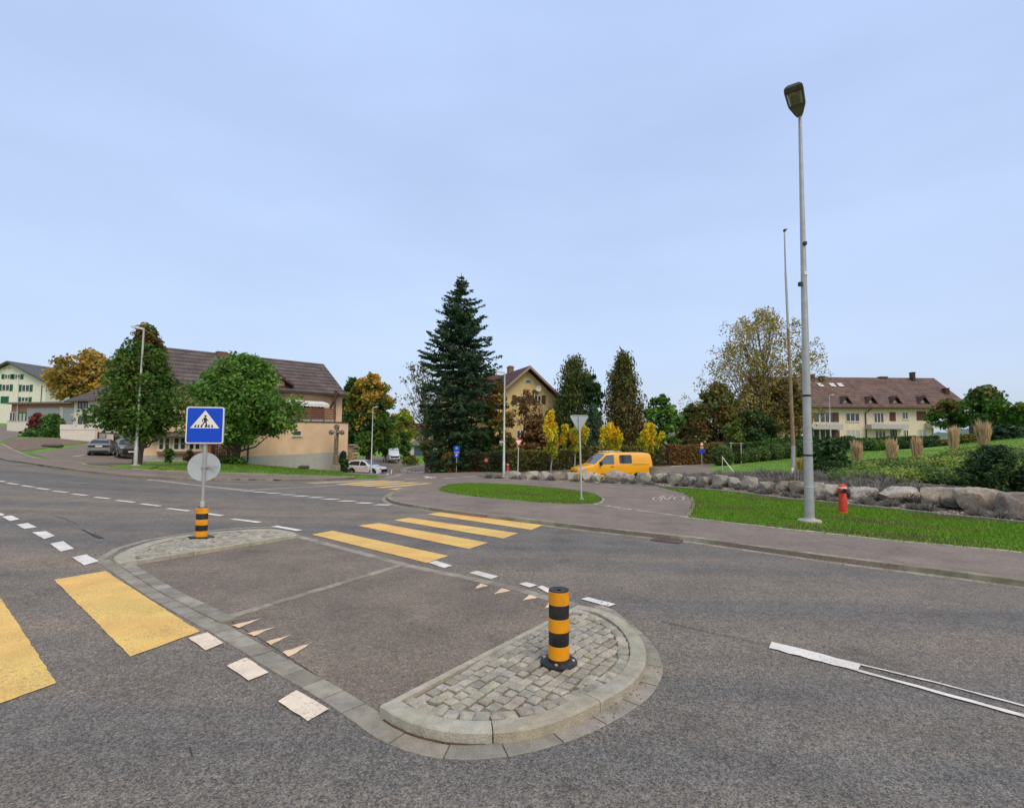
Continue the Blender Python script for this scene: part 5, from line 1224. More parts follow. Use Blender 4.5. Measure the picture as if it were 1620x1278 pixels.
# lower front with three tall windows, canopy and plinth
cx0, cx1 = h.pl(236, 690, -.5)[0], h.pl(345, 690, -.5)[0]; cz = h.pl(290, 689.5, -.5)[1]
m = MB(); m.add([(cx0, -.7, cz - .05), (cx1, -.7, cz - .05), (cx1, -.02, cz + .35), (cx0, -.02, cz + .35), (cx0, -.7, cz - .13), (cx1, -.7, cz - .13), (cx1, -.02, cz + .27), (cx0, -.02, cz + .27)], [(0, 1, 2, 3), (7, 6, 5, 4), (0, 4, 5, 1), (1, 5, 6, 2), (3, 2, 6, 7), (0, 3, 7, 4)]); m.build('canopy', MT['tile_brown'], h.t)
for a, b_ in ((250, 269.5), (273.5, 294.5), (298, 317.5)): h.win((a, 691, b_, 712.5), 0, 1, 'winwhite', 'glass', .12, True, 1)
m = MB(); fx0, fx1 = h.pl(249, 714, -.2)[0], h.pl(319, 714, -.2)[0]; fz = h.pl(285, 716, -.2)[1]; m.box(((fx0 + fx1) / 2, -.22, fz), (fx1 - fx0, .26, .2), 0, .02); m.build('flower_box', M('terracotta', (.32, .13, .09), .8, .25, 8), h.t)
h.solid('base_plinth', xl + .5, x0, -.035, .01, 0, h.pl(290, 719.5, 0)[1], 'greyplinth')
h.solid('door', *[h.pl(p, 700, 0)[0] for p in (329, 344)], -.05, .02, h.pl(336, 729, 0)[1], h.pl(336, 700, 0)[1], M('pink_door', (.5, .24, .17), .8, .1))
m = MB(); px_, pz_ = h.pl(393.5, 690, y_ - .07); m.tube([(px_, y_ - .07, h.pl(393.5, 731, y_ - .07)[1]), (px_, y_ - .07, zt)], .06, 8); m.build('downpipe', MT['gutterdark'], h.t)
h.solid('chimney', *[h.pl(p, 560, dep / 2)[0] for p in (342, 358)], dep / 2 - .5, dep / 2 + .5, zr - .5, h.pl(350, 560, dep / 2)[1] + .2, M('brick_chimney', (.2, .09, .07), .9, .2, 6), roof)
FH = h
# firewood shelf against the house
b = h.t.matrix_basis @ Vector((h.pl(360, 700, -.5)[0], -.75, 0)); b.z = T(b.x, b.y)
t = thing('firewood_shelf', 'dark timber shelf of split firewood in the shade behind the green maple', 'log pile', b, h.t.rotation_euler[2], group='stacks of firewood')
m = MB(); kx = 2.3; H_ = 1.7
for k in range(4): m.box((0, 0, .1 + k * .52), (kx * 1.05, .6, .06))
for sx in (-1, 0, 1): m.box((sx * kx * .55, 0, H_ / 2), (.08, .64, H_ + .1))
m.build('shelf_frame', MT['brownwood'], t)
m = MB()
for k in range(3):
    for r_ in range(2):
        for c_ in range(11):
            g = rnd.uniform(.5, 1.2); m.tube([(-kx / 2 + .1 + c_ * .21, -.28, .24 + k * .52 + r_ * .19), (-kx / 2 + .1 + c_ * .21, .25, .24 + k * .52 + r_ * .19)], .09 * rnd.uniform(.8, 1.1), 6, True, (g, g, g))
m.build('logs', M('old_cut_wood', (.2, .16, .12), .9, .3, 7, usecol=True), t)

# --- cream house behind the parked cars
h = House('rendered_house', 'cream two-storey house half hidden behind the parked cars and red-tipped maple', 'house', (114.5, 68), (243, 61), 'houses around the junction')
ze = h.pl(120, 631, -.8)[1]; h.gable_body('wall', 0, h.len, 9, ze, ze + 2.2, 'white_wall'); h.gable_roof(-.9, h.len + .6, 9, ze, ze + 2.2, .8, 'tile_brown')
h.win((124, 634, 139, 646.5), 0, 2, 'winbrown', 'glass', .08); h.win((124.5, 659, 130, 670.5), 0, 0, 'winbrown'); h.win((133, 659, 141, 670.5), 0, 1, 'winbrown')
h.win((158, 637, 171, 649), 0, 1, 'winwhite'); h.win((157, 684, 168, 694), 0, 0, 'winbrown', 'curtain')
h.solid('canopy', h.pl(113, 655, -1.2)[0], h.pl(127, 655, -1.2)[0], -1.3, -.01, h.pl(120, 656.5, -1.2)[1], h.pl(120, 655, -1.2)[1], 'winwhite')
h.solid('door', *[h.pl(p, 690, 0)[0] for p in (149, 156)], -.04, .02, h.pl(150, 697, 0)[1], h.pl(150, 683, 0)[1], 'winbrown')
# white garage-like annexe behind the maple trunk
t = House('annexe', 'low white annexe behind the trunk of the red-tipped maple', 'outbuilding', (179, 49.5), (230, 46), 'houses around the junction')
t.solid('wall', 0, t.len, 0, 4, 0, t.pl(205, 687, 0)[1], 'white_wall'); t.solid('roof', -.3, t.len + .3, -.4, 4.3, t.pl(205, 687, 0)[1], t.pl(205, 684.5, 0)[1], 'gutterdark')
t.win((181, 690, 189, 699), 0, 1, 'winbrown')
t.solid('door', *[t.pl(p, 690, 0)[0] for p in (193, 201)], -.04, .02, .4, t.pl(200, 691, 0)[1], 'curtain')
# garden wall in front of the cream house
t = House('garden_wall', 'white terrace wall with cream coping left of the parked cars', 'wall', (94.5, 63), (149.5, 62.3))
zt_ = t.pl(120, 671.5, 0)[1]; zc = t.pl(120, 679.5, 0)[1]
m = MB(); m.prism([(.6, 0), (t.len, 0), (t.len, zc), (0, zc), (0, zc - .7)], 0, .35, 'xz'); m.build('wall', MT['white_wall'], t.t)
t.solid('parapet', .0, t.len + .03, -.05, .4, zc, zt_, 'cream_wall')

# --- house with green shutters
h = House('gabled_house', 'tall cream house with green shutters and gable at the far left', 'house', (-41, 124), (67.5, 124), 'houses around the junction')
sa, za = h.pl(13, 573.5, -.8); sr, zrr = h.pl(77, 607.5, -.8); sl = (za - zrr) / (sr - sa); x1 = h.len; x0 = 2 * sa - x1
m = MB(); m.prism([(x0, 0), (x1, 0), (x1, za - (x1 - sa) * sl - .15), (sa, za - .15), (x0, za - (x1 - sa) * sl - .15)], 0, 14, 'xz'); m.build('wall', MT['cream_wall'], h.t)
m = MB(); xl_ = 2 * sa - sr; m.prism([(xl_, zrr - .1), (sa, za), (sr, zrr - .1), (sr + .1, zrr + .25), (sa, za + .4), (xl_ - .1, zrr + .25)], -1.2, 14.8, 'xz'); roof = m.build('roof', M('slate_roof', (.1, .11, .12), .8, .2, 2), h.t)
m = MB(); d0 = h.pl(47, 592, 7); d1 = h.pl(66, 597, 7); m.box(((d0[0] + d1[0]) / 2, 7, (d0[1] + d1[1]) / 2 - .3), (d1[0] - d0[0], 4, 1.4)); m.build('dormer', MT['tile_dark'], roof)
for r_ in ((8, 592, 16, 599.5), (24, 592, 32, 600), (3.5, 608, 15, 618.5), (35, 608.5, 46.5, 619.5), (34, 628, 45, 635.5)): h.win(r_, 0, 1, 'winwhite', 'glass', .12, False, 0, True, 'greenshutter', .75)
h.solid('green_door', *[h.pl(p, 630, 0)[0] for p in (1.5, 14)], -.08, .02, h.pl(8, 638, 0)[1], h.pl(8, 627, 0)[1], 'greenshutter')
for u0 in (8, 15): h.win((u0 - 2, 581.5, u0 + 2, 584), 0, 0, 'winwhite', 'glass', .1, False)
m = MB(); p_ = h.pl(66.3, 610, -.1); m.tube([(p_[0], -.1, 0), (p_[0], -.1, p_[1])], .08, 6); m.build('downpipe', MT['greenshutter'], h.t)
# --- long low garages
h = House('garage_block', 'long low garage block with grey doors and reddish fascia in front of the green-shuttered house', 'garage', (15, 101), (123, 96), 'houses around the junction')
zt_ = h.pl(70, 637.3, 0)[1]
h.solid('wall', 0, h.len, 0, 8, 0, zt_ - .2, M('brick_red_render', (.3, .17, .13), .9, .15, 3))
h.solid('roof', -.5, h.len + .4, -.7, 8.4, zt_ - .2, zt_ + .15, M('flat_roof_edge', (.2, .17, .16), .8, .1))
for a, b_ in ((43, 94), (101, 121.5)): h.solid('garage_door', *[h.pl(p, 655, 0)[0] for p in (a, b_)], -.06, .02, .3, h.pl(70, 645.5, 0)[1], M('grey_garage_door', (.3, .33, .37), .6, .06, 3))
h.solid('pillar', *[h.pl(p, 655, 0)[0] for p in (95, 100.5)], -.1, .02, 0, h.pl(98, 644, 0)[1], 'balcony')
h.win((16, 652, 28, 667), 0, 2, 'winwhite', 'glass', .1, False); h.win((30, 652, 41, 668), 0, 1, 'greenshutter', 'curtain', .2, False)
t = House('garden_wall', 'low pale wall below the garage entrance at the far left', 'wall', (10, 94), (46, 92)); t.solid('wall', 0, t.len, 0, .4, 0, t.pl(30, 666.5, 0)[1], 'white_wall'); t.solid('coping', -.05, t.len + .05, -.06, .46, t.pl(30, 666.5, 0)[1], t.pl(30, 665.6, 0)[1], 'balcony')

# --- yellow gabled house behind the spruce
ax = W(839, 690, 60.5); dv_ = Vector((.94, .34)); hwid = 4.6
A2 = Vector((ax.x, ax.y)) - dv_ * hwid; B2 = Vector((ax.x, ax.y)) + dv_ * hwid
pxof = lambda p: CX + F * p.x / p.y
h = House('gabled_house', 'yellow house with steep red-brown gable roof behind the brown beech', 'house', (pxof(A2), A2.y), (pxof(B2), B2.y), 'houses around the junction')
sa, za = h.pl(839, 582, -.9); sq, zq = h.pl(802, 613.5, -.9); sl = (za - zq) / (sa - sq); ov = 1.0
x0, x1 = sa - hwid, sa + hwid; zew = za - hwid * sl
m = MB(); m.prism([(x0, 0), (x1, 0), (x1, zew - .15), (sa, za - .2), (x0, zew - .15)], 0, 11, 'xz'); m.build('wall', MT['yellow_wall'], h.t)
m = MB(); xo = hwid + ov; m.prism([(sa - xo, za - xo * sl), (sa, za), (sa + xo, za - xo * sl), (sa + xo + .08, za - xo * sl + .24), (sa, za + .3), (sa - xo - .08, za - xo * sl + .24)], -.9, 12, 'xz'); roof = m.build('roof', MT['tile_dark'], h.t)
m = MB()
for sg in (-1, 1):
    m.add([(sa, -.96, za + .28), (sa + sg * xo, -.96, za - xo * sl + .22), (sa + sg * xo, -.96, za - xo * sl - .06), (sa, -.96, za - .05), (sa, -.9, za + .28), (sa + sg * xo, -.9, za - xo * sl + .22), (sa + sg * xo, -.9, za - xo * sl - .06), (sa, -.9, za - .05)], [(0, 1, 2, 3), (0, 4, 5, 1), (3, 2, 6, 7), (1, 5, 6, 2)])
m.build('barge_board', M('pale_barge_board', (.34, .27, .21), .8, .15), roof)
h.win((817, 625.5, 831, 639), 0, 1, 'winwhite', 'glass', .09, True, 0, True, 'brownwood', .5); h.win((845, 625, 856, 638.5), 0, 1, 'winwhite', 'glass', .09, True, 0, True, 'winbrown', .55)
h.win((817, 680, 829, 694), 0, 1, 'winwhite', 'glass', .09, True); h.win((843, 668, 854, 684), 0, 1, 'winwhite', 'glass', .09, True)
cz = h.pl(835.5, 606.2, 0); m = MB(); m.prism([(cz[0] + .48 * math.cos(R(180 * k / 10)), cz[1] + .48 * math.sin(R(180 * k / 10))) for k in range(11)], -.05, .02, 'xz'); aw = m.build('attic_window', MT['winwhite'], h.t)
m = MB(); m.prism([(cz[0] + .38 * math.cos(R(180 * k / 10)), cz[1] + .05 + .36 * math.sin(R(180 * k / 10))) for k in range(11)], -.06, -.04, 'xz'); m.build('pane', MT['glass'], aw)
cz = h.pl(852, 614.5, -.4); m = MB(); m.lathe([(.02, .08), (.2, .05), (.36, -.02), (.37, -.04), (.34, -.03), (.02, .05)], 20, 'y', (cz[0], -.4, cz[1])); m.tube([(cz[0], -.35, cz[1]), (cz[0] - .1, .0, cz[1] - .25)], .03, 6); m.build('satellite_dish', MT['winwhite'], h.t, 40)
c0 = h.pl(807.5, 590, 6)
m = MB(); m.box((c0[0], 6, c0[1] - .4), (.7, .7, 2.2)); m.box((c0[0], 6, c0[1] + .85), (.5, .5, .15)); m.box((c0[0], 6, c0[1] + .75), (.85, .85, .1)); m.build('chimney', M('old_brick', (.25, .15, .11), .9, .2, 6), roof)
# wing to the left
wz = h.pl(788, 596.5, 7.5)[1]; we = wz - 3.2
m = MB(); m.prism([(3.2, 0), (11.5, 0), (11.5, we), (7.35, wz), (3.2, we)], -4, x0 + .3, 'yz'); m.build('wing_wall', MT['yellow_wall'], h.t)
m = MB(); m.prism([(2.5, we - .55), (7.35, wz), (12.2, we - .55), (12.2, we - .3), (7.35, wz + .28), (2.5, we - .3)], -4.6, sa - .6, 'yz'); m.build('wing_roof', MT['tile_dark'], h.t)

# --- long apartment house
MT['cream_wall'] = M('apartment_render', (.72, .63, .52), .9, .1, 2, .1, 30)
h = House('apartment_house', 'long cream apartment house with red-brown roof and triangular dormers behind the lawn', 'apartment house', (1226, 86), (1477, 86), 'houses around the junction')
dep = 13.0; zr = h.pl(1477, 600.5, dep / 2)[1]; ze = h.pl(1470, 646.5, -1)[1]; xr = h.pl(1477.5, 600.5, dep / 2)[0]
sl = (zr - ze) / (dep / 2 + 1); zw = ze + sl
h.gable_body('wall', 0, h.len, dep, zw, zr - .1, 'cream_wall'); roof = h.gable_roof(-1, xr, dep, zw + .02, zr, 1.0, 'tile_red', .25)
m = MB(); m.tube([(-1, -1.08, ze + .1), (xr, -1.08, ze + .1)], .1, 8); m.build('rain_gutter', MT['gutterdark'], h.t)
yat = lambda z: (z - ze) / sl - 1
for px0 in (1337.5, 1377.5, 1416, 1460):
    s0, z0 = h.pl(px0, 640, 0); _, zb = h.pl(px0, 640, yat(z0)); yb = yat(z0 + .3)
    for _ in range(4): zb = h.pl(px0, 640, yat(zb))[1]
    yb = yat(zb); s0 = h.pl(px0, 640, yb)[0]; hw_ = h.pl(px0 + 11, 640, yb)[0] - s0; hh = h.pl(px0, 626, yb)[1] - zb
    m = MB(); y1 = yat(zb + hh)
    m.add([(s0 - hw_, yb - .3, zb), (s0, yb - .5, zb + hh), (s0 + hw_, yb - .3, zb), (s0, y1 + .3, zb + hh), (s0 - hw_ - .05, yb - .3, zb - .16), (s0, yb - .5, zb + hh - .24), (s0 + hw_ + .05, yb - .3, zb - .16)], [(0, 3, 1), (1, 3, 2), (0, 1, 5, 4), (1, 2, 6, 5)])
    dm = m.build('dormer', MT['tile_dark'], roof)
    m = MB(); m.prism([(s0 - hw_ * .62, zb - .3), (s0 + hw_ * .62, zb - .3), (s0 + hw_ * .62, zb + .2), (s0, zb + hh - .35), (s0 - hw_ * .62, zb + .2)], yb + .05, yb + 1.2, 'xz'); m.build('dormer_cheek', MT['brownwood'], dm)
    m = MB(); m.prism([(s0 - hw_ * .4, zb - .0), (s0 + hw_ * .4, zb - .0), (s0 + hw_ * .12, zb + hh * .52), (s0 - hw_ * .12, zb + hh * .52)], yb + .02, yb + .06, 'xz'); m.build('dormer_window', MT['curtain'], dm)
for r_, mu, fr, pn in (((1337.5, 653, 1360, 667), 2, 'winwhite', 'glass'), ((1382, 652.5, 1398.5, 670), 2, 'winwhite', 'glass'), ((1427, 651.5, 1436.7, 663.5), 1, 'winwhite', 'glass'),
                       ((1338.5, 679.5, 1361, 694.5), 2, 'winwhite', 'curtain'), ((1384, 680.5, 1401.5, 695), 2, 'winwhite', 'glass'), ((1408.5, 680, 1419, 693), 1, 'winbrown', 'glass'), ((1429, 679.5, 1437.5, 691), 1, 'winwhite', 'glass'), ((1451.5, 678.5, 1466, 692), 1, 'winwhite', 'curtain')):
    h.win(r_, 0, mu, fr, pn, .1)
for r_ in ((1407, 652, 1417, 666), (1449.8, 650.5, 1465, 665)):
    x0, z0, x1, z1 = h.rect(*r_); m = MB(); m.box(((x0 + x1) / 2, -.03, (z0 + z1) / 2), (x1 - x0, .06, z1 - z0))
    for k in range(12): m.box(((x0 + x1) / 2, -.065, z0 + (z1 - z0) * (k + .5) / 12), (x1 - x0 - .1, .02, (z1 - z0) / 20))
    m.build('shutter', MT['winbrown'], h.t)
for r_ in ((1283, 652.5, 1325.5, 668), (1283, 680, 1327, 696), (1474, 650, 1477.5, 667), (1474, 678, 1477.5, 693)):
    x0, z0, x1, z1 = h.rect(*r_); m = MB(); m.box(((x0 + x1) / 2, -.01, (z0 + z1) / 2), (x1 - x0, .03, z1 - z0)); lg = m.build('loggia_glazing', MT['glass'], h.t)
    m = MB()
    for f in ((.08, .3, .33, .52, .68, .86, .97) if x1 - x0 > 2 else (.5,)): m.box((x0 + (x1 - x0) * f, -.04, (z0 + z1) / 2), (.12, .05, z1 - z0))
    m.build('glazing_bars', MT['winwhite'], lg)
    if x1 - x0 > 2:
        m = MB(); m.box((x0 + (x1 - x0) * .93, -.06, (z0 + z1) / 2), (.9, .06, z1 - z0)); m.build('shutter', MT['winbrown'], h.t)
for xa, xb, ya, yb in ((1281, 1333.5, 671, 679), (1378.5, 1437.8, 671.5, 678.5), (1475, 1501, 668.5, 677)):
    s0, s1 = h.pl(xa, 675, -1.5)[0], h.pl(xb, 675, -1.5)[0]; z1, z0 = h.pl((xa + xb) / 2, ya, -1.5)[1], h.pl((xa + xb) / 2, yb, -1.5)[1]
    m = MB(); m.box(((s0 + s1) / 2, -1.5, (z0 + z1) / 2), (s1 - s0, .14, z1 - z0)); m.box((s0 + .07, -.73, (z0 + z1) / 2), (.14, 1.4, z1 - z0)); m.box((s1 - .07, -.73, (z0 + z1) / 2), (.14, 1.4, z1 - z0)); m.box(((s0 + s1) / 2, -.72, z0 + .1), (s1 - s0 - .3, 1.4, .18)); bl = m.build('balcony', MT['balcony'], h.t)
    m = MB(); m.tube([(s0 + .05, -1.5, z1 + .3), (s1 - .05, -1.5, z1 + .3)], .05, 6)
    for k in range(7): x = s0 + .1 + (s1 - s0 - .2) * k / 6; m.tube([(x, -1.5, z1), (x, -1.5, z1 + .3)], .03, 5)
    m.build('handrail', MT['winwhite'], bl)
dp = h.pl(1369.6, 660, -.12); m = MB(); m.tube([(dp[0], -.12, .3), (dp[0], -.12, ze - .8), (dp[0] + .55, -.95, ze + .05)], .09, 7); m.build('downpipe', MT['gutterdark'], h.t)
for x0p, x1p, yt, yb, yd, mt in ((1391, 1402, 597, 604, dep / 2, 'tile_dark'), (1284.5, 1288, 593, 606, dep / 2 - 1, 'winbrown'), (1297, 1299.5, 596, 607, dep / 2 - 1, 'gutterdark'), (1300.5, 1303.5, 596, 607, dep / 2 - 1, 'gutterdark'), (1441.5, 1446, 590, 604, dep / 2 - .6, 'gutterdark'), (1493.5, 1499.5, 615, 628, 2.5, 'tile_dark')):
    s0, s1 = h.pl(x0p, yb, yd)[0], h.pl(x1p, yb, yd)[0]; z0, z1 = h.pl(x0p, yb, yd)[1], h.pl(x0p, yt, yd)[1]
    if s1 > xr: s0, s1 = s0 - (s1 - xr) - .3, xr - .3
    m = MB(); m.box(((s0 + s1) / 2, yd, (z0 + z1) / 2 - .2), (s1 - s0, .8, z1 - z0 + .4)); m.box(((s0 + s1) / 2, yd, z1 + .06), ((s1 - s0) * 1.15, .92, .12)); m.build('chimney', MT[mt], roof)
for px0 in (1297.5, 1316.5, 1329):
    zb = h.pl(px0, 612, 4)[1]
    for _ in range(5): zb = h.pl(px0, 612, yat(zb))[1]
    yb = yat(zb); s0 = h.pl(px0, 612, yb)[0]; nrm = Vector((0, -sl, 1)).normalized()
    m = MB(); m.box((0, 0, 0), (.85, 1.1, .1)); o = m.build('skylight', M('skylight_glass', (.6, .62, .64), .1, .1, spec=1), roof); o.location = (s0, yb - .1, zb + .36); o.rotation_euler = (math.atan(sl), 0, 0)

# --- small houses seen between the trees
def small_house(name, label, cat, A, B, pye, pyr, dep, wall, roofm, ov=.5, wins=()):
    h = House(name, label, cat, A, B, 'houses around the junction'); mid = (A[0] + B[0]) / 2
    ze = h.pl(mid, pye, 0)[1]; zr = h.pl(mid, pyr, dep / 2)[1]; h.gable_body('wall', 0, h.len, dep, ze, zr - .05, wall); h.gable_roof(-ov, h.len + ov, dep, ze, zr, ov, roofm)
    for w_ in wins: h.win(w_, 0, 1, 'winwhite', 'glass', .1)
    return h
small_house('rendered_house', 'beige house with pitched roof glimpsed under the birch beside the flagpole', 'house', (1226, 76), (1262, 74), 678, 664, 8, 'cream_wall', 'tile_dark', .5, ((1232, 683, 1240, 692), (1248, 683, 1256, 692)))
small_house('rendered_house', 'white house glimpsed above the hedge between green tree and brown trees', 'house', (1045, 78), (1096, 80), 692, 680, 8, 'white_wall', 'greenroof', .5, ((1058, 695, 1066, 701), (1075, 695, 1083, 701)))
small_house('farm_building', 'distant yellow house with red roof at the end of the side street', 'house', (612, 128), (692, 122), 683, 671, 10, 'yellow_wall', 'tile_red', .8, ((640, 686, 646, 692), (655, 686, 661, 692)))
h = House('garage', 'small garage with blue-grey and white doors under a mossy roof at the side street end', 'garage', (646, 97), (690, 95), 'houses around the junction')
zg = h.pl(665, 704.5, 0)[1]; h.solid('wall', 0, h.len, 0, 6, 0, zg, 'white_wall')
m = MB(); m.prism([(-.4, zg - .1), (6.4, zg + 1.6), (6.4, zg + 1.75), (-.4, zg + .08)], -.3, h.len + .3, 'yz'); m.build('roof', MT['greenroof'], h.t)
h.solid('garage_door', *[h.pl(p, 710, 0)[0] for p in (655.5, 672.5)], -.06, .02, .3, h.pl(664, 706.5, 0)[1], M('blue_grey_door', (.1, .13, .17), .6, .08, 3))
h.solid('garage_door', *[h.pl(p, 710, 0)[0] for p in (674, 688)], -.06, .02, .3, h.pl(664, 706.5, 0)[1], 'winwhite')
h = small_house('farm_building', 'low building with red-brown roof at the far right edge behind dark shrubs', 'house', (1572, 66), (1680, 60), 676, 654, 9, 'white_wall', 'tile_red', .8)
m = MB(); e_ = h.pl(1604, 664, -1.2); m.tube([(e_[0], -1.2, h.pl(1604, 661, -1.2)[1]), (e_[0] + 6, -1.2, h.pl(1604, 656, -1.2)[1])], .22, 8); m.build('rain_gutter', MT['gutterdark'], h.t)
small_house('farm_building', 'distant building with grey roof behind the right maple', 'house', (1578, 92), (1625, 90), 660, 647, 9, 'white_wall', 'greenroof', .5)
# ---------------------------------------------------------------- vegetation
def unit(r, n):
    v = r.normal(size=(n, 3)); return v / np.linalg.norm(v, axis=1, keepdims=True)
LB = np.array((2.15, 1.95, 1.25))
def leaves(name, P, size, C, r, mat, parent, up=.35, aspect=.62, axis=None, out=None, lb=1.0):
    C = np.clip(np.asarray(C) * LB * lb, 0, .85)
    """one folded diamond per leaf"""
    n = len(P); nrm = unit(r, n); nrm[:, 2] += up
    if out is not None: nrm += out
    nrm /= np.linalg.norm(nrm, axis=1, keepdims=True)
    a = unit(r, n) if axis is None else axis + r.normal(0, .25, (n, 3))
    u = a - nrm * (a * nrm).sum(1, keepdims=True); u /= np.maximum(1e-6, np.linalg.norm(u, axis=1, keepdims=True)); v = np.cross(nrm, u)
    s = (size * r.uniform(.6, 1.35, n))[:, None]
    V = np.stack([P - u * s, P + v * s * aspect + nrm * s * .12, P + u * s, P - v * s * aspect + nrm * s * .12], 1)
    return npmesh(name, V.reshape(-1, 3), np.arange(n * 4).reshape(n, 4), np.repeat(C, 4, 0), mat, parent)
def palette(r, n, clump, pal, t, pal2=None, t0=.5, width=.25):
    """leaf colours: a palette colour per clump, another palette taking over above height t0"""
    pal = np.array(pal); ci = r.integers(0, len(pal), clump.max() + 1); C = pal[ci[clump]]
    j = r.random(n) < .3; C[j] = pal[r.integers(0, len(pal), j.sum())]
    if pal2 is not None:
        pal2 = np.array(pal2); cn = r.normal(0, .5, clump.max() + 1); p = np.clip((t + cn[clump] * width * 1.3 + r.normal(0, width * .35, n) - t0) / width + .5, 0, 1); k = r.random(n) < p
        c2 = r.integers(0, len(pal2), clump.max() + 1); C2 = pal2[c2[clump]]; jj = r.random(n) < .35; C2[jj] = pal2[r.integers(0, len(pal2), jj.sum())]; C[k] = C2[k]
    return np.clip(C * r.uniform(.72, 1.3, (n, 1)) * (1 + r.normal(0, .06, (n, 3))), .004, 1)
def broadleaf(name, label, cat, px, D, ptop, pxl, pxr, pbot, pal, pal2=None, t0=.6, shape=((0, .55), (.2, .95), (.45, 1), (.75, .7), (1, .12)), clumps=70, n=6000, leaf=.2, rc=.2, group=None, bark='bark', tr=.16, seed=1, limbs=22, up=.35, wig=.25, hang=0.0, fill=.55, stemtop=.8, dz=0.0, cx=None, depth=.85, mat='leaf', zs=.8, vert=0.0, lean=None, lb=1.0):
    r = np.random.default_rng(seed); b = down(px, 700, D); b.z += dz
    t = thing(name, label, cat, b, 0, group)
    k = D / F; mid = (pxl + pxr) / 2 if cx is None else cx
    zt = W(mid, ptop, D).z - b.z; zb = W(mid, pbot, D).z - b.z; R0 = (pxr - pxl) / 2 * k; ox = W(mid, 690, D).x - b.x; H = zt - zb
    sh = np.array(shape)
    Cc = []; tt = []
    lob = r.uniform(0, 6.28, 6)
    while len(Cc) < clumps:
        f = r.random() ** .9; az = r.uniform(0, 2 * math.pi); rad = np.interp(f, sh[:, 0], sh[:, 1]); rad *= 1 + wig * math.sin(3 * az + lob[0] + 4 * f) * .5 + wig * math.sin(5 * az + lob[1] - 7 * f) * .35
        q_ = rad * (r.uniform(fill, 1.0)); 
        if r.random() > .25 + rad * .75: continue
        Cc.append((ox + math.cos(az) * q_ * R0 * (1 - rc * .8), math.sin(az) * q_ * R0 * depth * (1 - rc * .8), zb + H * (.05 + .9 * f))); tt.append(f)
        if lean: Cc[-1] = (Cc[-1][0] + (f - .5) * lean * R0, Cc[-1][1], Cc[-1][2])
    Cc.append((ox + (lean or 0) * R0 * .5, 0, zb + H * .96)); tt.append(1)
    Cc = np.array(Cc); tt = np.array(tt); nc = len(Cc)
    cl = r.integers(0, nc, n); rcl = R0 * rc * 1.22 * r.uniform(.6, 1.35, nc) * (.6 + .4 * np.interp(tt, sh[:, 0], sh[:, 1]))
    rad = r.random(n) ** (1 / 2.4); d = unit(r, n); off = d * (rad * rcl[cl])[:, None]; off[:, 2] *= zs
    off[:, 2] -= hang * rcl[cl] * (rad ** 2)
    P = Cc[cl] + off + r.normal(0, rc * R0 * .12, (n, 3))
    th = np.clip((P[:, 2] - zb) / H, 0, 1)
    C = palette(r, n, cl, pal, th, pal2, t0)
    leaves('crown', P, leaf, C, r, MT[mat], t, up, out=d * .5, lb=lb, **({'axis': np.tile((0, 0, 1.0), (n, 1)) + r.normal(0, .5, (n, 3)) * (1 - vert), 'aspect': .4} if vert else {}))
    m = MB(); top = zb + H * stemtop; bend = r.normal(0, .03 * H, 4)
    path = [Vector((0, 0, -.1)), Vector((ox * .15 + bend[0] * .2, bend[1] * .2, max(.3, zb * .5))), Vector((ox * .5 + bend[0], bend[1], zb + H * .2)), Vector((ox * .9 + bend[2], bend[3], zb + H * .5)), Vector((ox, 0, top))]
    m.tube(path, [tr * 1.25, tr, tr * .8, tr * .45, tr * .12], 9)
    for i in r.choice(nc, min(limbs, nc), False):
        c = Vector(Cc[i]); zf = min(.95, max(.05, (c.z - H * .22 - path[1].z) / max(.1, top - path[1].z)))
        s = path[1].lerp(path[4], zf * .8); s.x = float(np.interp(s.z, [p.z for p in path], [p.x for p in path])); s.y = float(np.interp(s.z, [p.z for p in path], [p.y for p in path]))
        md = s.lerp(c, .5) + Vector((0, 0, -.06 * H if c.z > s.z else .05 * H)); rr_ = tr * .34 * (1 - .5 * zf)
        m.tube([s, md, c], [rr_, rr_ * .6, rr_ * .15], 5, False)
    m.build('trunk', MT[bark], t, 50)
    return t
GR = [(.035, .085, .02), (.05, .11, .025), (.03, .07, .02), (.065, .125, .028)]
MIDG = [(.055, .12, .03), (.07, .15, .035), (.045, .1, .025), (.085, .16, .04)]
RED = [(.12, .05, .025), (.14, .07, .03), (.1, .06, .025), (.08, .075, .025)]
GOLD = [(.22, .145, .04), (.25, .17, .045), (.18, .125, .035), (.16, .13, .045)]
YEL = [(.56, .38, .015), (.6, .44, .03), (.5, .3, .012), (.4, .36, .04)]
YG = [(.2, .26, .03), (.27, .3, .03), (.15, .22, .03)]
BRN = [(.11, .072, .035), (.13, .085, .04), (.09, .065, .03), (.085, .08, .03)]
OLV = [(.1, .1, .03), (.13, .12, .035), (.08, .09, .03)]
DKG = [(.02, .05, .018), (.028, .062, .022), (.018, .04, .016)]
PLM = ((0, .5), (.12, .95), (.3, 1), (.5, .78), (.7, .52), (.86, .3), (1, .06))
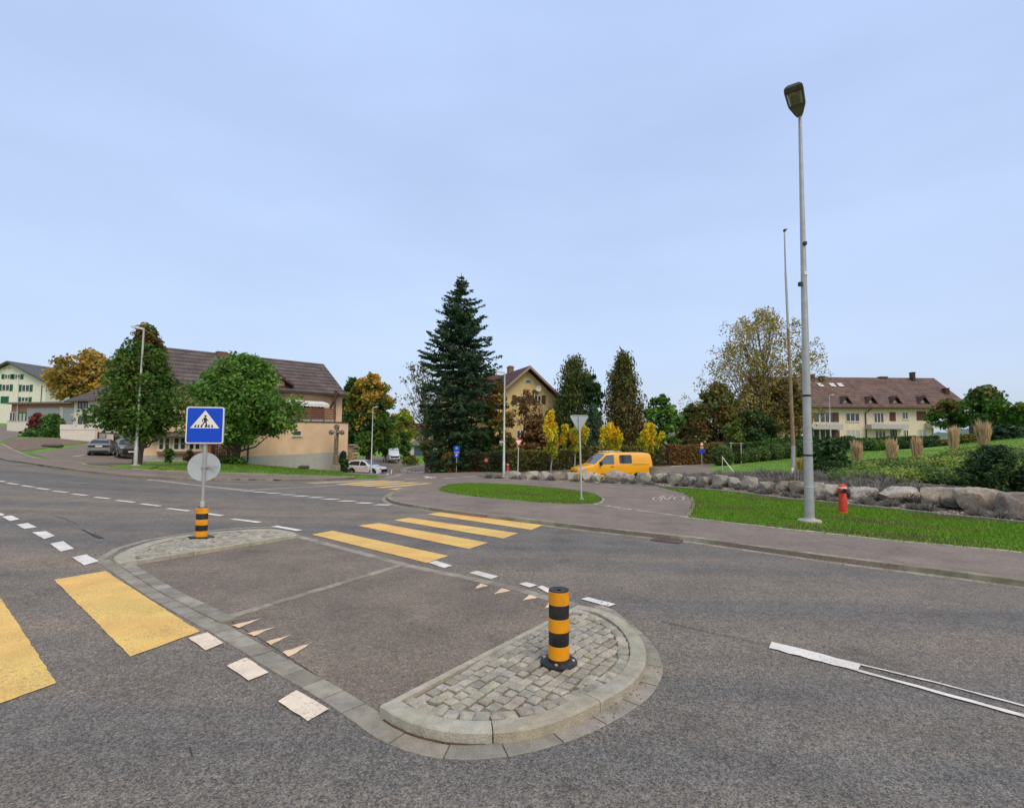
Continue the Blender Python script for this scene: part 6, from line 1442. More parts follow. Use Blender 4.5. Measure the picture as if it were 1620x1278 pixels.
# left maple with red tips
broadleaf('maple_tree', 'broad dark green maple with reddening leaf tips behind the left street lamp', 'tree', 218, 32.2, 515, 152, 296, 700, GR + [(.07, .1, .03)], RED, .93, PLM, 150, 27000, .115, .22, 'roadside trees', tr=.24, seed=3, limbs=30, cx=222, fill=.3, dz=.1, lb=.92, wig=.28)
broadleaf('maple_tree', 'rounded fresh green maple in front of the peach farmhouse', 'tree', 373, 40.5, 560, 292, 468, 706, MIDG, None, .6, ((0, .45), (.15, .85), (.4, 1), (.65, .85), (.85, .55), (1, .2)), 160, 28000, .15, .19, 'roadside trees', bark='bark', tr=.3, seed=4, limbs=30, fill=.4, dz=.1)
broadleaf('ash_tree', 'wide golden tree behind the cream house at the left', 'tree', 150, 84, 558, 70, 196, 640, OLV + [(.2, .15, .03)], GOLD, .35, ((0, .8), (.2, 1), (.5, .92), (.8, .62), (1, .2)), 80, 9000, .33, .2, 'background trees', tr=.5, seed=5, limbs=40, fill=.5, wig=.35)
broadleaf('maple_tree', 'tall tree with orange-gold top and dark green skirts right of the peach farmhouse', 'tree', 583, 75, 590, 540, 628, 712, DKG + GR, [(.27, .17, .025), (.21, .16, .03), (.3, .19, .03), (.15, .13, .03)], .62, ((0, .9), (.3, 1), (.6, .9), (.85, .6), (1, .25)), 90, 9500, .3, .22, 'background trees', tr=.4, seed=6)
broadleaf('dark_tree', 'dark green tree behind the log pile by the peach farmhouse', 'tree', 556, 82, 598, 530, 580, 705, DKG + GR, None, .5, clumps=50, n=4500, leaf=.32, rc=.3, group='background trees', seed=7)
broadleaf('shrub', 'dense green shrub behind the white estate car', 'shrub', 580, 72, 686, 560, 602, 722, GR, None, .5, ((0, .9), (.4, 1), (1, .5)), 36, 2600, .24, .34, 'shrubs', tr=.08, seed=8, stemtop=.5)
broadleaf('shrub', 'tall mixed green shrub left of the white van', 'shrub', 607, 86, 676, 592, 632, 722, GR + MIDG, None, .5, ((0, .9), (.5, 1), (1, .5)), 36, 2600, .28, .34, 'shrubs', tr=.08, seed=9, stemtop=.5)
broadleaf('shrub', 'dark shrub right of the white van at the garages', 'shrub', 639, 92, 684, 626, 652, 722, DKG + GR, None, .5, ((0, .9), (.5, 1), (1, .5)), 30, 2000, .26, .34, 'shrubs', tr=.08, seed=10, stemtop=.5)
broadleaf('olive_tree', 'yellow-green tree beyond the garages at the end of the side street', 'tree', 640, 108, 650, 612, 664, 696, OLV + YG, None, .5, clumps=44, n=3200, leaf=.33, rc=.26, group='background trees', seed=11)
broadleaf('bare_tree', 'half-bare tree with sparse leaves left of the spruce', 'tree', 676, 62, 566, 628, 706, 700, OLV + [(.09, .07, .035)], None, .5, ((0, .6), (.3, .95), (.6, 1), (.85, .8), (1, .5)), 90, 1700, .16, .22, 'background trees', tr=.22, seed=12, limbs=90, fill=.3, wig=.5)
broadleaf('olive_tree', 'olive and rust coloured tree at the left foot of the spruce', 'tree', 684, 57, 640, 664, 706, 735, OLV + [(.15, .1, .03)] + GR[:1], None, .5, ((0, .7), (.3, 1), (.7, .8), (1, .3)), 46, 3000, .2, .28, 'background trees', tr=.12, seed=13)
broadleaf('beech_tree', 'brown-leaved beech in front of the yellow gabled house', 'tree', 798, 49, 604, 760, 817, 742, GR[:2] + OLV, BRN + [(.15, .1, .03)], .35, ((0, .85), (.3, 1), (.6, .9), (.85, .6), (1, .2)), 90, 9500, .2, .22, 'background trees', tr=.18, seed=14)
broadleaf('beech_tree', 'rusty small beech covering the lower front of the yellow gabled house', 'tree', 850, 52, 656, 820, 884, 742, BRN + OLV, [(.14, .08, .04), (.12, .075, .04), (.1, .065, .035)], .4, ((0, .9), (.4, 1), (.7, .85), (1, .4)), 70, 6500, .18, .24, 'background trees', tr=.12, seed=15)
broadleaf('vine_tree', 'sparse reddish branches reaching up to the upper windows of the yellow gabled house', 'tree', 823, 53.5, 616, 804, 866, 676, BRN + [(.16, .07, .05)], None, .4, ((0, .5), (.5, 1), (.8, .8), (1, .3)), 40, 1250, .15, .18, 'background trees', tr=.1, seed=16, limbs=44, fill=.3, wig=.5)
broadleaf('shrub', 'wine-red shrub at the right corner of the yellow gabled house', 'shrub', 868, 51, 652, 852, 884, 735, [(.13, .03, .035), (.1, .035, .035), (.15, .05, .04)], None, .5, ((0, .9), (.5, 1), (1, .4)), 30, 1700, .17, .34, 'shrubs', tr=.06, seed=17)
broadleaf('shrub', 'dark evergreen thicket under the spruce behind the blue zone sign', 'shrub', 748, 49.5, 690, 700, 800, 745, DKG + [(.04, .05, .02)], None, .5, ((0, 1), (.5, 1), (1, .75)), 60, 4500, .2, .22, 'shrubs', tr=.06, seed=18, stemtop=.4)
broadleaf('shrub', 'low autumn-brown clipped shrub left of the blue zone sign', 'shrub', 711, 47.5, 718, 697, 727, 749, [(.12, .085, .03), (.09, .09, .03), (.15, .09, .03)], None, .5, ((0, 1), (.6, 1), (1, .6)), 26, 1700, .13, .36, 'shrubs', tr=.05, seed=19, stemtop=.4)
broadleaf('shrub', 'grey-green agave-like shrub at the side street corner', 'shrub', 694, 52, 731, 688, 702, 747, [(.12, .15, .1), (.09, .12, .07)], None, .5, ((0, 1), (.6, 1), (1, .6)), 12, 500, .16, .5, 'shrubs', tr=.04, seed=20, stemtop=.4)
# the two tall thujas, blue conifer and neighbours
THU = [(.045, .075, .028), (.06, .085, .03), (.035, .06, .025), (.08, .075, .03)]
THB = [(.08, .07, .03), (.1, .075, .032), (.06, .07, .03), (.12, .075, .035)]
def needle_up(): return None
broadleaf('thuja_tree', 'broad dark thuja with rounded double top right of the yellow gabled house', 'tree', 908, 58, 563, 862, 958, 735, THU, None, .5, ((0, .9), (.25, 1), (.6, .88), (.85, .6), (1, .2)), 170, 16000, .2, .26, 'conifers behind the hedge', tr=.2, seed=21, fill=.35, up=.1, wig=.12, vert=.6, zs=1.2)
broadleaf('ivy_column', 'very dark ivy-covered stem on the right side of the broad thuja', 'tree', 938, 56.5, 592, 922, 956, 700, [(.016, .04, .016), (.024, .05, .02)], None, .5, ((0, .7), (.5, 1), (.9, .7), (1, .3)), 46, 3600, .17, .3, 'conifers behind the hedge', tr=.15, seed=22)
broadleaf('blue_conifer', 'bluish grey conifer in front of the two thujas', 'tree', 938, 53, 640, 912, 964, 735, [(.05, .085, .065), (.06, .1, .075), (.04, .07, .055)], None, .5, ((0, .9), (.3, 1), (.7, .65), (1, .1)), 60, 4600, .17, .24, 'conifers behind the hedge', tr=.12, seed=23, up=.1, vert=.6, zs=1.3)
broadleaf('thuja_tree', 'pointed browning thuja behind the young yellow maples', 'tree', 984, 58, 557, 938, 1036, 735, THB, [(.06, .07, .03), (.075, .08, .032)], .6, ((0, .92), (.2, 1), (.5, .8), (.75, .5), (.9, .25), (1, .04)), 170, 15000, .2, .27, 'conifers behind the hedge', tr=.2, seed=24, fill=.3, up=.1, wig=.12, vert=.6, zs=1.3)
broadleaf('willow_tree', 'loose green tree between the pointed thuja and the white house', 'tree', 1046, 57, 626, 1012, 1084, 712, MIDG + GR, None, .5, ((0, .8), (.3, 1), (.7, .75), (1, .3)), 60, 4800, .2, .22, 'background trees', tr=.14, seed=25, wig=.4)
# young yellow maples in front of the hedge
for px, pl_, pr_, pt, pb_, lab, sd_ in ((871, 851, 896, 650, 722, 'tallest young yellow maple, left of the grey triangular sign back', 31), (909, 893, 934, 663, 712, 'young yellow maple directly behind the grey triangular sign back', 32), (965, 944, 990, 671, 712, 'young yellow maple above the roof of the yellow van', 33), (1025, 1006, 1047, 671, 712, 'young orange-yellow maple behind the tail of the yellow van', 34)):
    broadleaf('young_maple', lab, 'tree', px, 41.5, pt, pl_, pr_, pb_, YG + YEL[:1], YEL, .5, ((0, .3), (.2, .85), (.5, 1), (.75, .75), (1, .3)), 44, 2600, .14, .18, 'young yellow maples', bark='barkpale', tr=.05, seed=sd_, limbs=40, fill=.1, wig=.5, zs=1.9, vert=.4, lb=.8)
# birch and the brown trees round it
broadleaf('birch_tree', 'tall weeping birch with thin yellowing leaves left of the flagpole', 'tree', 1205, 62, 477, 1080, 1290, 700, [(.16, .12, .045), (.13, .11, .04), (.1, .1, .035), (.19, .13, .045), (.085, .09, .03)], [(.16, .135, .06), (.19, .15, .065), (.13, .12, .045)], .55, ((0, .8), (.25, 1.1), (.5, 1.0), (.75, .8), (.92, .55), (1, .2)), 320, 21000, .125, .115, 'background trees', tr=.24, seed=41, limbs=170, fill=.25, hang=1.6, wig=.35, lean=.35, cx=1198, zs=1.0, stemtop=.9, up=0, lb=1.2)
broadleaf('birch_tree', 'drooping brown birch crown partly behind the tall lamp post', 'tree', 1264, 66, 556, 1244, 1290, 690, [(.16, .11, .04), (.13, .1, .035), (.19, .13, .045)], OLV, .8, ((0, .7), (.3, 1), (.7, .8), (1, .3)), 60, 2900, .13, .2, 'background trees', tr=.14, seed=42, limbs=40, hang=.8, wig=.4)
broadleaf('beech_tree', 'brown-green dense tree left of the birch above the ball shrubs', 'tree', 1135, 58, 606, 1092, 1180, 724, [(.09, .065, .03), (.075, .07, .03), (.11, .075, .03)], [(.07, .1, .03), (.09, .09, .03)], .7, ((0, .9), (.3, 1), (.65, .85), (1, .3)), 90, 8500, .2, .22, 'background trees', tr=.18, seed=43)
broadleaf('dark_tree', 'low dark green tree under the birch', 'tree', 1195, 57, 648, 1160, 1236, 722, DKG + [(.05, .06, .025)], None, .5, ((0, .95), (.4, 1), (.8, .75), (1, .4)), 60, 5200, .2, .25, 'background trees', tr=.15, seed=44)
broadleaf('dark_tree', 'brownish low tree between the birch and the tall lamp post', 'tree', 1242, 60, 600, 1205, 1284, 690, [(.085, .065, .03), (.11, .085, .03), (.07, .07, .03)], None, .5, ((0, .8), (.4, 1), (.8, .75), (1, .4)), 60, 4600, .2, .24, 'background trees', tr=.15, seed=45, wig=.4)
broadleaf('dark_tree', 'dull brown tree above the hedge at the left foot of the birch', 'tree', 1098, 64, 640, 1070, 1120, 712, BRN, [(.06, .1, .03)], .75, ((0, .95), (.4, 1), (.8, .75), (1, .4)), 44, 3000, .22, .26, 'background trees', tr=.15, seed=46)
broadleaf('young_tree', 'small staked green tree among the ball shrubs', 'tree', 1163, 46, 656, 1144, 1180, 708, [(.07, .11, .03), (.09, .12, .03), (.06, .08, .03)], None, .5, ((0, .5), (.3, 1), (.7, .7), (1, .2)), 36, 2200, .14, .26, 'background trees', tr=.06, seed=47)
b = down(1163, 735, 45.4); t = thing('tree_stake', 'pale timber stake frame around the small green tree', 'tree stake', b)
for dx in (-.35, .55):
    m = MB(); m.tube([(dx, 0, 0), (dx, 0, 1.95)], .05, 7); m.build('post', MT['barkpale'], t, 50)
m = MB(); m.box((.1, 0, 1.85), (1.15, .06, .1)); m.build('crossbar', MT['barkpale'], t)
# right-hand trees
broadleaf('maple_tree', 'small round maple with rust-tinged top in front of the apartment house gable', 'tree', 1502, 46, 632, 1472, 1534, 678, GR, [(.1, .09, .03), (.13, .08, .03)], .75, ((0, .5), (.25, 1), (.6, .9), (1, .3)), 50, 3800, .15, .24, 'lawn trees', tr=.08, seed=51)
broadleaf('maple_tree', 'dark green clumpy maple against the sky right of the apartment house', 'tree', 1564, 43, 613, 1528, 1600, 668, GR + MIDG[:1], [(.05, .08, .03), (.1, .07, .04)], .9, ((0, .6), (.25, 1), (.6, .9), (.85, .7), (1, .3)), 46, 4400, .16, .22, 'lawn trees', tr=.09, seed=52, wig=.4)
broadleaf('maple_tree', 'reddish green maple cut by the right picture edge', 'tree', 1632, 41, 614, 1602, 1668, 668, MIDG, [(.14, .09, .03), (.09, .1, .03)], .7, ((0, .6), (.25, 1), (.6, .9), (1, .3)), 46, 3800, .15, .22, 'lawn trees', tr=.09, seed=53, wig=.4)

# far-left shrubs
broadleaf('shrub', 'dark wine-red rounded shrub at the far left by the garages', 'shrub', 55, 78, 656, 45, 68, 678, [(.1, .02, .03), (.13, .035, .035), (.07, .02, .025)], None, .5, ((0, .8), (.5, 1), (1, .5)), 22, 1500, .22, .4, 'shrubs', tr=.06, seed=54, stemtop=.4)
broadleaf('shrub', 'large olive-green rounded shrub left of the white terrace wall', 'shrub', 82, 74, 657, 64, 101, 690, [(.07, .085, .03), (.055, .075, .025), (.1, .085, .03)], GR, .2, ((0, .9), (.5, 1), (1, .55)), 34, 2800, .22, .34, 'shrubs', tr=.06, seed=55, stemtop=.4)
broadleaf('shrub', 'low dark creeping shrub on the bank below the olive shrub', 'shrub', 70, 70, 680, 34, 106, 696, DKG + GR, None, .2, ((0, 1), (.5, .9), (1, .5)), 40, 2600, .2, .2, 'shrubs', tr=.04, seed=56, stemtop=.4)
# roses and small plants in front of the farmhouse
for px, py, D, pt, w_, lab, sd_ in ((270, 734, 38.5, 712, 10, 'leggy green rose bush in front of the left farmhouse window', 57), (301, 734, 39.5, 713, 9, 'reddish rose bush in front of the right farmhouse window', 58)):
    broadleaf('rose_bush', lab, 'shrub', px, D, pt, px - w_, px + w_, 731, GR if sd_ == 57 else [(.12, .04, .04), (.06, .07, .03)], None, .5, ((0, .5), (.5, 1), (1, .5)), 16, 420, .1, .4, 'shrubs', tr=.03, seed=sd_, limbs=16)
broadleaf('shrub', 'low green shrub at the foot of the rounded maple', 'shrub', 377, 40, 726, 350, 396, 738, GR, None, .5, ((0, 1), (.6, .9), (1, .5)), 20, 1200, .12, .3, 'shrubs', tr=.03, seed=59, stemtop=.3)
broadleaf('conifer_shrub', 'dark pointed juniper right of the stone cross', 'shrub', 543, 50.5, 714, 534, 554, 751, DKG + [(.03, .06, .03)], None, .5, ((0, .8), (.35, 1), (.7, .7), (1, .15)), 36, 2600, .12, .32, 'shrubs', tr=.05, seed=60, stemtop=.5)
broadleaf('shrub', 'low scrub on the bank right of the white van', 'shrub', 652, 80, 722, 636, 668, 733, [(.1, .12, .03), (.13, .12, .04), (.07, .09, .03)], None, .5, ((0, 1), (.5, .8), (1, .4)), 20, 900, .17, .3, 'shrubs', tr=.03, seed=61, stemtop=.3)

# ---- spruce
def spruce(name, label, px, D, ptop, half, pbot, seed, group, levels=120, pal=None, per=13, spl=.34):
    r = np.random.default_rng(seed); b = down(px, 700, D); t = thing(name, label, 'tree', b, 0, group)
    zt = W(px, ptop, D).z - b.z; zb = max(.2, W(px, pbot, D).z - b.z); Rm = half * D / F; H = zt - zb
    m = MB(); m.tube([(0, 0, -.1), (0, 0, zt * .5), (0, 0, zt)], [Rm * .085, Rm * .05, .02], 9)
    P = []; U = []; tc_ = []; br = []
    for i in range(levels):
        f = (i + r.random()) / levels; z = zb + H * f * .985
        rad = Rm * float(np.interp(f, (0, .2, .42, .6, .74, .85, .93, 1), (.78, .84, 1, .92, .72, .5, .26, .03)))
        for j in range(per if f < .8 else per - 4):
            az = r.uniform(0, 6.283); L = rad * r.choice((.62, .8, .95, 1.1)) * r.uniform(.9, 1.06); dx, dy = math.cos(az), math.sin(az)
            droop = (.42 - .5 * f) * L
            pts = []
            for s in (0, .35, .7, 1): pts.append(Vector((dx * L * s, dy * L * s, z - droop * s ** 1.2 + .3 * L * max(0, s - .6) * 1.6)))
            if j % 3 == 0: m.tube(pts, [.05, .04, .028, .012], 4, False)
            k = max(5, int(L * 17)); br.append(1)
            for s in np.linspace(.16, 1, k):
                p = Vector(pts[min(2, int(s * 3))]).lerp(pts[min(3, int(s * 3) + 1)], s * 3 - min(2, int(s * 3))) if s < 1 else pts[3]
                sd = r.choice((-1, 1)); w_ = (1 - s) * L * .3 + .12
                q_ = (p.x - dy * sd * w_ * r.random(), p.y + dx * sd * w_ * r.random(), p.z - r.random() * .34 * (1.15 - f))
                P.append(q_); U.append((dx * .7 - dy * sd * .6, dy * .7 + dx * sd * .6, -.35 + .5 * (s > .85))); tc_.append(len(br) - 1)
    P = np.array(P); U = np.array(U); n = len(P); cl = np.array(tc_)
    pal = pal or [(.02, .05, .03), (.028, .062, .036), (.015, .038, .024), (.035, .07, .038)]
    C = palette(r, n, cl, pal, np.zeros(n)); print(name, n)
    leaves('needles', P, spl, C, r, MT['needle'], t, .25, .3, axis=U, lb=.8); m.build('trunk', MT['bark'], t, 50); return t
spruce('spruce_tree', 'very tall dark spruce standing at the corner of the side street', 726, 49, 431, 62, 738, 71, 'conifers behind the hedge', 62, None, 10, .25)
spruce('pine_shrub', 'layered dark pine shrub right of the tall lamp post', 1309, 26.5, 690, 30, 752, 72, 'lawn conifers', 16, [(.025, .06, .02), (.035, .08, .025), (.02, .045, .016)], 9, .2)
spruce('spruce_shrub', 'slim dark conifer behind the right maple on the lawn', 1590, 48, 672, 26, 698, 73, 'lawn conifers', 22, None, 9, .25)

# ---- hedges
def hedge(name, label, p0, p1, h, w, pal, seed, leaf=.13, dens=130, group='clipped hedges', pal2=None):
    r = np.random.default_rng(seed); p0, p1 = Vector(p0), Vector(p1); L = (p1 - p0).xy.length; a = math.atan2(p1.y - p0.y, p1.x - p0.x); b = Vector((p0.x, p0.y, T(p0.x, p0.y)))
    t = thing(name, label, 'hedge', b, a, group); n = int(L * (2 * h + w) * dens)
    x = r.uniform(0, L, n); s = r.uniform(0, 2 * h + w, n); y = np.where(s < h, -w / 2, np.where(s < h + w, s - h - w / 2, w / 2)); z = np.where(s < h, s, np.where(s < h + w, h, s - h - w))
    gz = np.array([T(b.x + math.cos(a) * X, b.y + math.sin(a) * X) - b.z for x_, X in zip(x, x)])
    P = np.stack([x, y, z + gz], 1) + r.normal(0, .06, (n, 3)) + (np.sin(x * 2.1) * .04 + np.sin(x * .7 + 2) * .05)[:, None] * np.array((0, .3, 1))
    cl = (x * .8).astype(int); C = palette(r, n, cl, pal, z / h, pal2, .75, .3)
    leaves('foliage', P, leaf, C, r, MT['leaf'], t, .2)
    m = MB(); k = max(2, int(L / 1.5))
    for i in range(k):
        xa, xb = L * i / k, L * (i + 1) / k; za = T(b.x + math.cos(a) * xa, b.y + math.sin(a) * xa) - b.z; zb_ = T(b.x + math.cos(a) * xb, b.y + math.sin(a) * xb) - b.z
        q_ = w / 2 - .1; m.add([(xa, -q_, za), (xb, -q_, zb_), (xb, q_, zb_), (xa, q_, za), (xa, -q_, za + h - .1), (xb, -q_, zb_ + h - .1), (xb, q_, zb_ + h - .1), (xa, q_, za + h - .1)], [(4, 5, 6, 7), (0, 1, 5, 4), (2, 3, 7, 6), (1, 2, 6, 5), (3, 0, 4, 7)])
    m.build('branches', MT['bark'], t); return t
HB = [(.07, .06, .025), (.09, .065, .028), (.055, .06, .02), (.05, .07, .02)]
p0, p1, p2 = down(803, 740, 44.5), down(1050, 737, 46), down(1330, 716, 50)
hedge('clipped_hedge', 'long brown-green clipped hornbeam hedge behind the yellow van', p0, p1, 1.75, .9, HB, 81, pal2=[(.1, .09, .03), (.08, .1, .03)])
hedge('clipped_hedge', 'brown clipped hedge continuing right from the white house to the ball shrubs', p1 + Vector((.3, .2, 0)), down(1140, 733, 50), 1.75, .9, [(.12, .065, .03), (.09, .055, .026), (.1, .075, .03)], 82)
hedge('clipped_hedge', 'dark green hedge behind the row of ball shrubs', down(1142, 730, 51.5), down(1290, 722, 55), 1.6, 1.0, DKG + GR, 83)
hedge('clipped_hedge', 'dark hedge under the apartment house windows', down(1330, 712, 70), down(1480, 704, 70), 1.35, 1.1, DKG + GR[:1], 84, .16, 70)
hedge('clipped_hedge', 'dark hedge below the red-brown roof at the far right', down(1540, 700, 52), down(1690, 690, 50), 2.3, 1.4, DKG, 85, .16, 80)
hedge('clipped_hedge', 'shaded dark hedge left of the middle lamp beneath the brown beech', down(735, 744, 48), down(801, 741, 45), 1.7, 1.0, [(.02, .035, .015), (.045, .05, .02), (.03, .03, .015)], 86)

# ---- clipped balls and mounds
def mound(name, label, cat, px, py, D, rx, rz, pal, seed, n=900, leaf=.075, group=None, flat=1.0, core=True, loc=None, ry=None, jit=.05, mat='leaf', up=.2):
    r = np.random.default_rng(seed); b = down(px, py, D) if loc is None else loc; t = thing(name, label, cat, b, r.uniform(0, 6.28), group)
    ry = ry or rx
    d = unit(r, n); d[:, 2] = np.abs(d[:, 2]) * 1.0 if flat < 1 else d[:, 2]
    zc = 0 if flat < 1 else rz * .92
    P = d * np.array((rx, ry, rz)) * (1 + .06 * np.sin(d[:, :1] * 7 + seed) + r.normal(0, jit, (n, 1))) + np.array((0, 0, zc))
    P[:, 2] = np.maximum(P[:, 2], .03)
    C = palette(r, n, (np.floor((d[:, 0] + 1) * 3) * 7 + np.floor((d[:, 1] + 1) * 3)).astype(int), pal, np.zeros(n)); leaves('foliage', P, leaf, C, r, MT[mat], t, up, out=d * .8)
    if core:
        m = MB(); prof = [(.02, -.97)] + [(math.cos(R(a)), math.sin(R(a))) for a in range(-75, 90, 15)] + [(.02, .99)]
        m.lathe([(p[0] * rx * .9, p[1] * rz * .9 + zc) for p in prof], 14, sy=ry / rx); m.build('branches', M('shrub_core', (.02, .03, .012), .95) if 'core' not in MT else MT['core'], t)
    return t
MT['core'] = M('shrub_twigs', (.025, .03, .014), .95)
balls = [(1143, 736, 44, 15.5), (1171, 733, 46, 11), (1189, 731, 47, 11), (1205, 730, 48, 11.5), (1225, 727, 49, 13), (1245, 725, 50, 12.5), (1264, 722, 50.5, 13.5)]
bl_ = ['largest clipped ball shrub at the left end of the row by the white stakes', 'second clipped ball shrub from the left, beside the stake frame', 'third clipped ball shrub from the left', 'fourth clipped ball shrub from the left in the row', 'fifth clipped ball shrub, left of the flagpole', 'sixth clipped ball shrub, directly left of the flagpole foot', 'clipped ball shrub between the flagpole and the tall lamp']
for i, (px, py, D, rp_) in enumerate(balls):
    rr_ = rp_ * D / F * 1.08; mound('ball_shrub', bl_[i], 'shrub', px, py, D, rr_, rr_ * .95, [(.045, .08, .03), (.055, .095, .035), (.07, .115, .04)], 100 + i, 1500, .085, 'clipped ball shrubs')
mnds = [(1340, 714, 60, 20, 'rounded dark shrub right of the tall lamp below the apartment house', DKG), (1372, 713, 62, 17, 'olive shrub behind the tallest dry grass clump', GR), (1400, 712, 64, 15, 'greyish shrub between the first two dry grass clumps', OLV + GR), (1432, 711, 62, 14, 'very dark shrub between the second and third dry grass clumps', DKG), (1470, 710, 54, 13.5, 'deep green rounded shrub right of the third dry grass clump', DKG), (1530, 701, 48, 17, 'mixed orange and green shrub below the maples', GR + [(.2, .1, .03), (.14, .09, .03)]), (1492, 705, 56, 12, 'brown twiggy shrub below the small round maple', BRN), (1556, 698, 50, 14, 'dull green shrub behind the dry grass clump near the right edge', GR)]
for i, (px, py, D, rp_, lab, pal_) in enumerate(mnds):
    rr_ = rp_ * D / F; mound('shrub', lab, 'shrub', px, py, D, rr_, rr_ * .55, pal_, 120 + i, 1800, .13, 'shrubs', jit=.12)
# spreading juniper and the big dark conifer mound on the right
JU = [(.07, .12, .022), (.1, .15, .028), (.05, .09, .022), (.13, .165, .035)]
jun = [(1335, 757, 24.6, 1.0, .36), (1385, 757, 24, 1.15, .38), (1435, 757, 23.4, 1.2, .4), (1485, 757, 22.8, 1.2, .42), (1530, 757, 22.2, 1.1, .45), (1368, 751, 26.5, 1.2, .3), (1415, 749, 26, 1.3, .36), (1462, 747, 25.6, 1.3, .4), (1508, 744, 25.2, 1.3, .45), (1545, 737, 26.5, 1.2, .5), (1610, 748, 23.6, 1.1, .5), (1530, 728, 29, 1.2, .4), (1600, 731, 28, 1.3, .5) , (1570, 726, 30, 1.3, .45), (1640, 728, 28, 1.5, .55)]
pos = ['front left end of the bank', 'front row, second from the left', 'front row, below the second dry grass', 'front row, below the third dry grass', 'front row, left of the dark conifer', 'second row, behind the front left juniper', 'second row, middle of the bank', 'second row, below the third dry grass', 'second row right of centre', 'upper bank beside the dark conifer', 'right of the dark conifer', 'uppermost, below the fourth dry grass', 'uppermost, behind the dark conifer', 'uppermost row, left of the picture edge', 'at the picture edge behind the dark conifer']
for i, (px, py, D, rx, rz) in enumerate(jun):
    mound('spreading_juniper', 'spreading yellow-green juniper mat, ' + pos[i], 'shrub', px, py, D, rx * 1.25, rz * 1.15, JU if i % 3 else [(.045, .085, .022), (.06, .1, .025), (.035, .065, .02), (.08, .12, .03)], 140 + i, 7500, .05, 'spreading junipers', .5, True, ry=rx * .8, jit=.16, mat='needle', up=.7)
def big_conifer(label, px, py, D, half, ptop, seed):
    r = np.random.default_rng(seed); b = down(px, py, D); t = thing('spreading_conifer', label, 'shrub', b, 0, 'lawn conifers'); k = D / F; Rm = half * k; H = W(px, ptop, D).z - b.z
    m = MB(); P = []; U = []; cl = []; i_ = 0
    for i in range(64):
        az = r.uniform(0, 6.28); f = r.random() ** .8; el_ = .12 + 1.2 * f; L = Rm * (1.05 - .35 * f) * r.uniform(.7, 1.1); dx, dy = math.cos(az) * math.cos(el_), math.sin(az) * math.cos(el_)
        pts = [Vector((0, 0, .05))]
        for s in (.4, .75, 1): pts.append(Vector((dx * L * s, dy * L * s, H * math.sin(el_) * 1.02 * s * (1.25 - .25 * s))))
        m.tube(pts, [.04, .03, .02, .008], 4, False)
        for s in np.linspace(.12, 1, 60):
            j = min(2, int(s * 3)); p = pts[j].lerp(pts[j + 1], s * 3 - j)
            for _ in range(3): P.append((p.x + r.normal(0, .1), p.y + r.normal(0, .1), max(.03, p.z - r.random() * .12))); U.append((dx + r.normal(0, .5), dy + r.normal(0, .5), .25)); cl.append(i)
    P = np.array(P); n = len(P); C = palette(r, n, np.array(cl), [(.018, .045, .018), (.026, .06, .022), (.015, .035, .016), (.04, .075, .025)], np.zeros(n))
    leaves('needles', P, .085, C, r, MT['needle'], t, .3, .34, axis=np.array(U), lb=.9); m.build('branches', MT['bark'], t, 50)
big_conifer('large dark spreading conifer behind the boulders at the right edge', 1578, 784, 20, 62, 702, 161)
big_conifer('dark low conifer sprawling right of the large one at the picture edge', 1640, 786, 19.5, 46, 735, 162)
big_conifer('low dark conifer foot below the layered pine shrub', 1318, 755, 25.5, 26, 728, 163)

# ---- dry reed grass
def reed_mesh(seed, H, w):
    r = np.random.default_rng(seed); n = 420; a = r.uniform(0, 6.28, n); rb = w * .5 * np.sqrt(r.random(n)); rt = w * (.15 + 1.0 * r.random(n) ** 1.3) ; h = H * (.3 + .75 * r.beta(1.7, 1.7, n)); bx, by = np.cos(a) * rb, np.sin(a) * rb; tx, ty = np.cos(a) * np.maximum(rb, rt * .8), np.sin(a) * np.maximum(rb, rt * .8)
    wd = .011 * r.uniform(.7, 1.6, n); pa = r.uniform(0, 6.28, n); V = np.zeros((n, 5, 3)); cx_, sx_ = np.cos(pa) * wd, np.sin(pa) * wd
    V[:, 0] = np.stack([bx - cx_, by - sx_, h * 0], 1); V[:, 1] = np.stack([bx + cx_, by + sx_, h * 0], 1)
    mx_, my_ = bx * .45 + tx * .55, by * .45 + ty * .55
    V[:, 2] = np.stack([mx_ + cx_ * 1.6, my_ + sx_ * 1.6, h * .72], 1); V[:, 4] = np.stack([mx_ - cx_ * 1.6, my_ - sx_ * 1.6, h * .72], 1); V[:, 3] = np.stack([tx, ty, h], 1)
    pal = np.array([(.74, .5, .25), (.8, .58, .32), (.64, .4, .19), (.72, .53, .32)]); C = np.repeat(pal[r.integers(0, 4, n)] * r.uniform(.7, 1.2, (n, 1)), 5, 0)
    return V.reshape(-1, 3), np.arange(n * 5).reshape(n, 5), C
reeds = [(1356, 738, 28.5, 694, 11, 'tallest dry golden grass clump, nearest the layered pine shrub'), (1411, 731, 30, 690, 11, 'second dry golden grass clump from the left on the lawn'), (1451, 726, 31, 687, 10, 'third dry golden grass clump, left of the deep green shrub'), (1509, 703, 36, 671, 10, 'dry golden grass clump under the small round maple'), (1556, 700, 37, 662, 14, 'widest dry golden grass clump, near the right edge below the clumpy maple')]
for i, (px, py, D, pt, hw2, lab) in enumerate(reeds):
    b = down(px, py, D); H = W(px, pt, D).z - b.z; V, Fq, C = reed_mesh(170 + i, H, hw2 * D / F); t = npmesh('reed_grass', V, Fq, C, MT['grassblade']); t.location = b; tag(t, lab, 'ornamental grass', 'dry ornamental grasses')
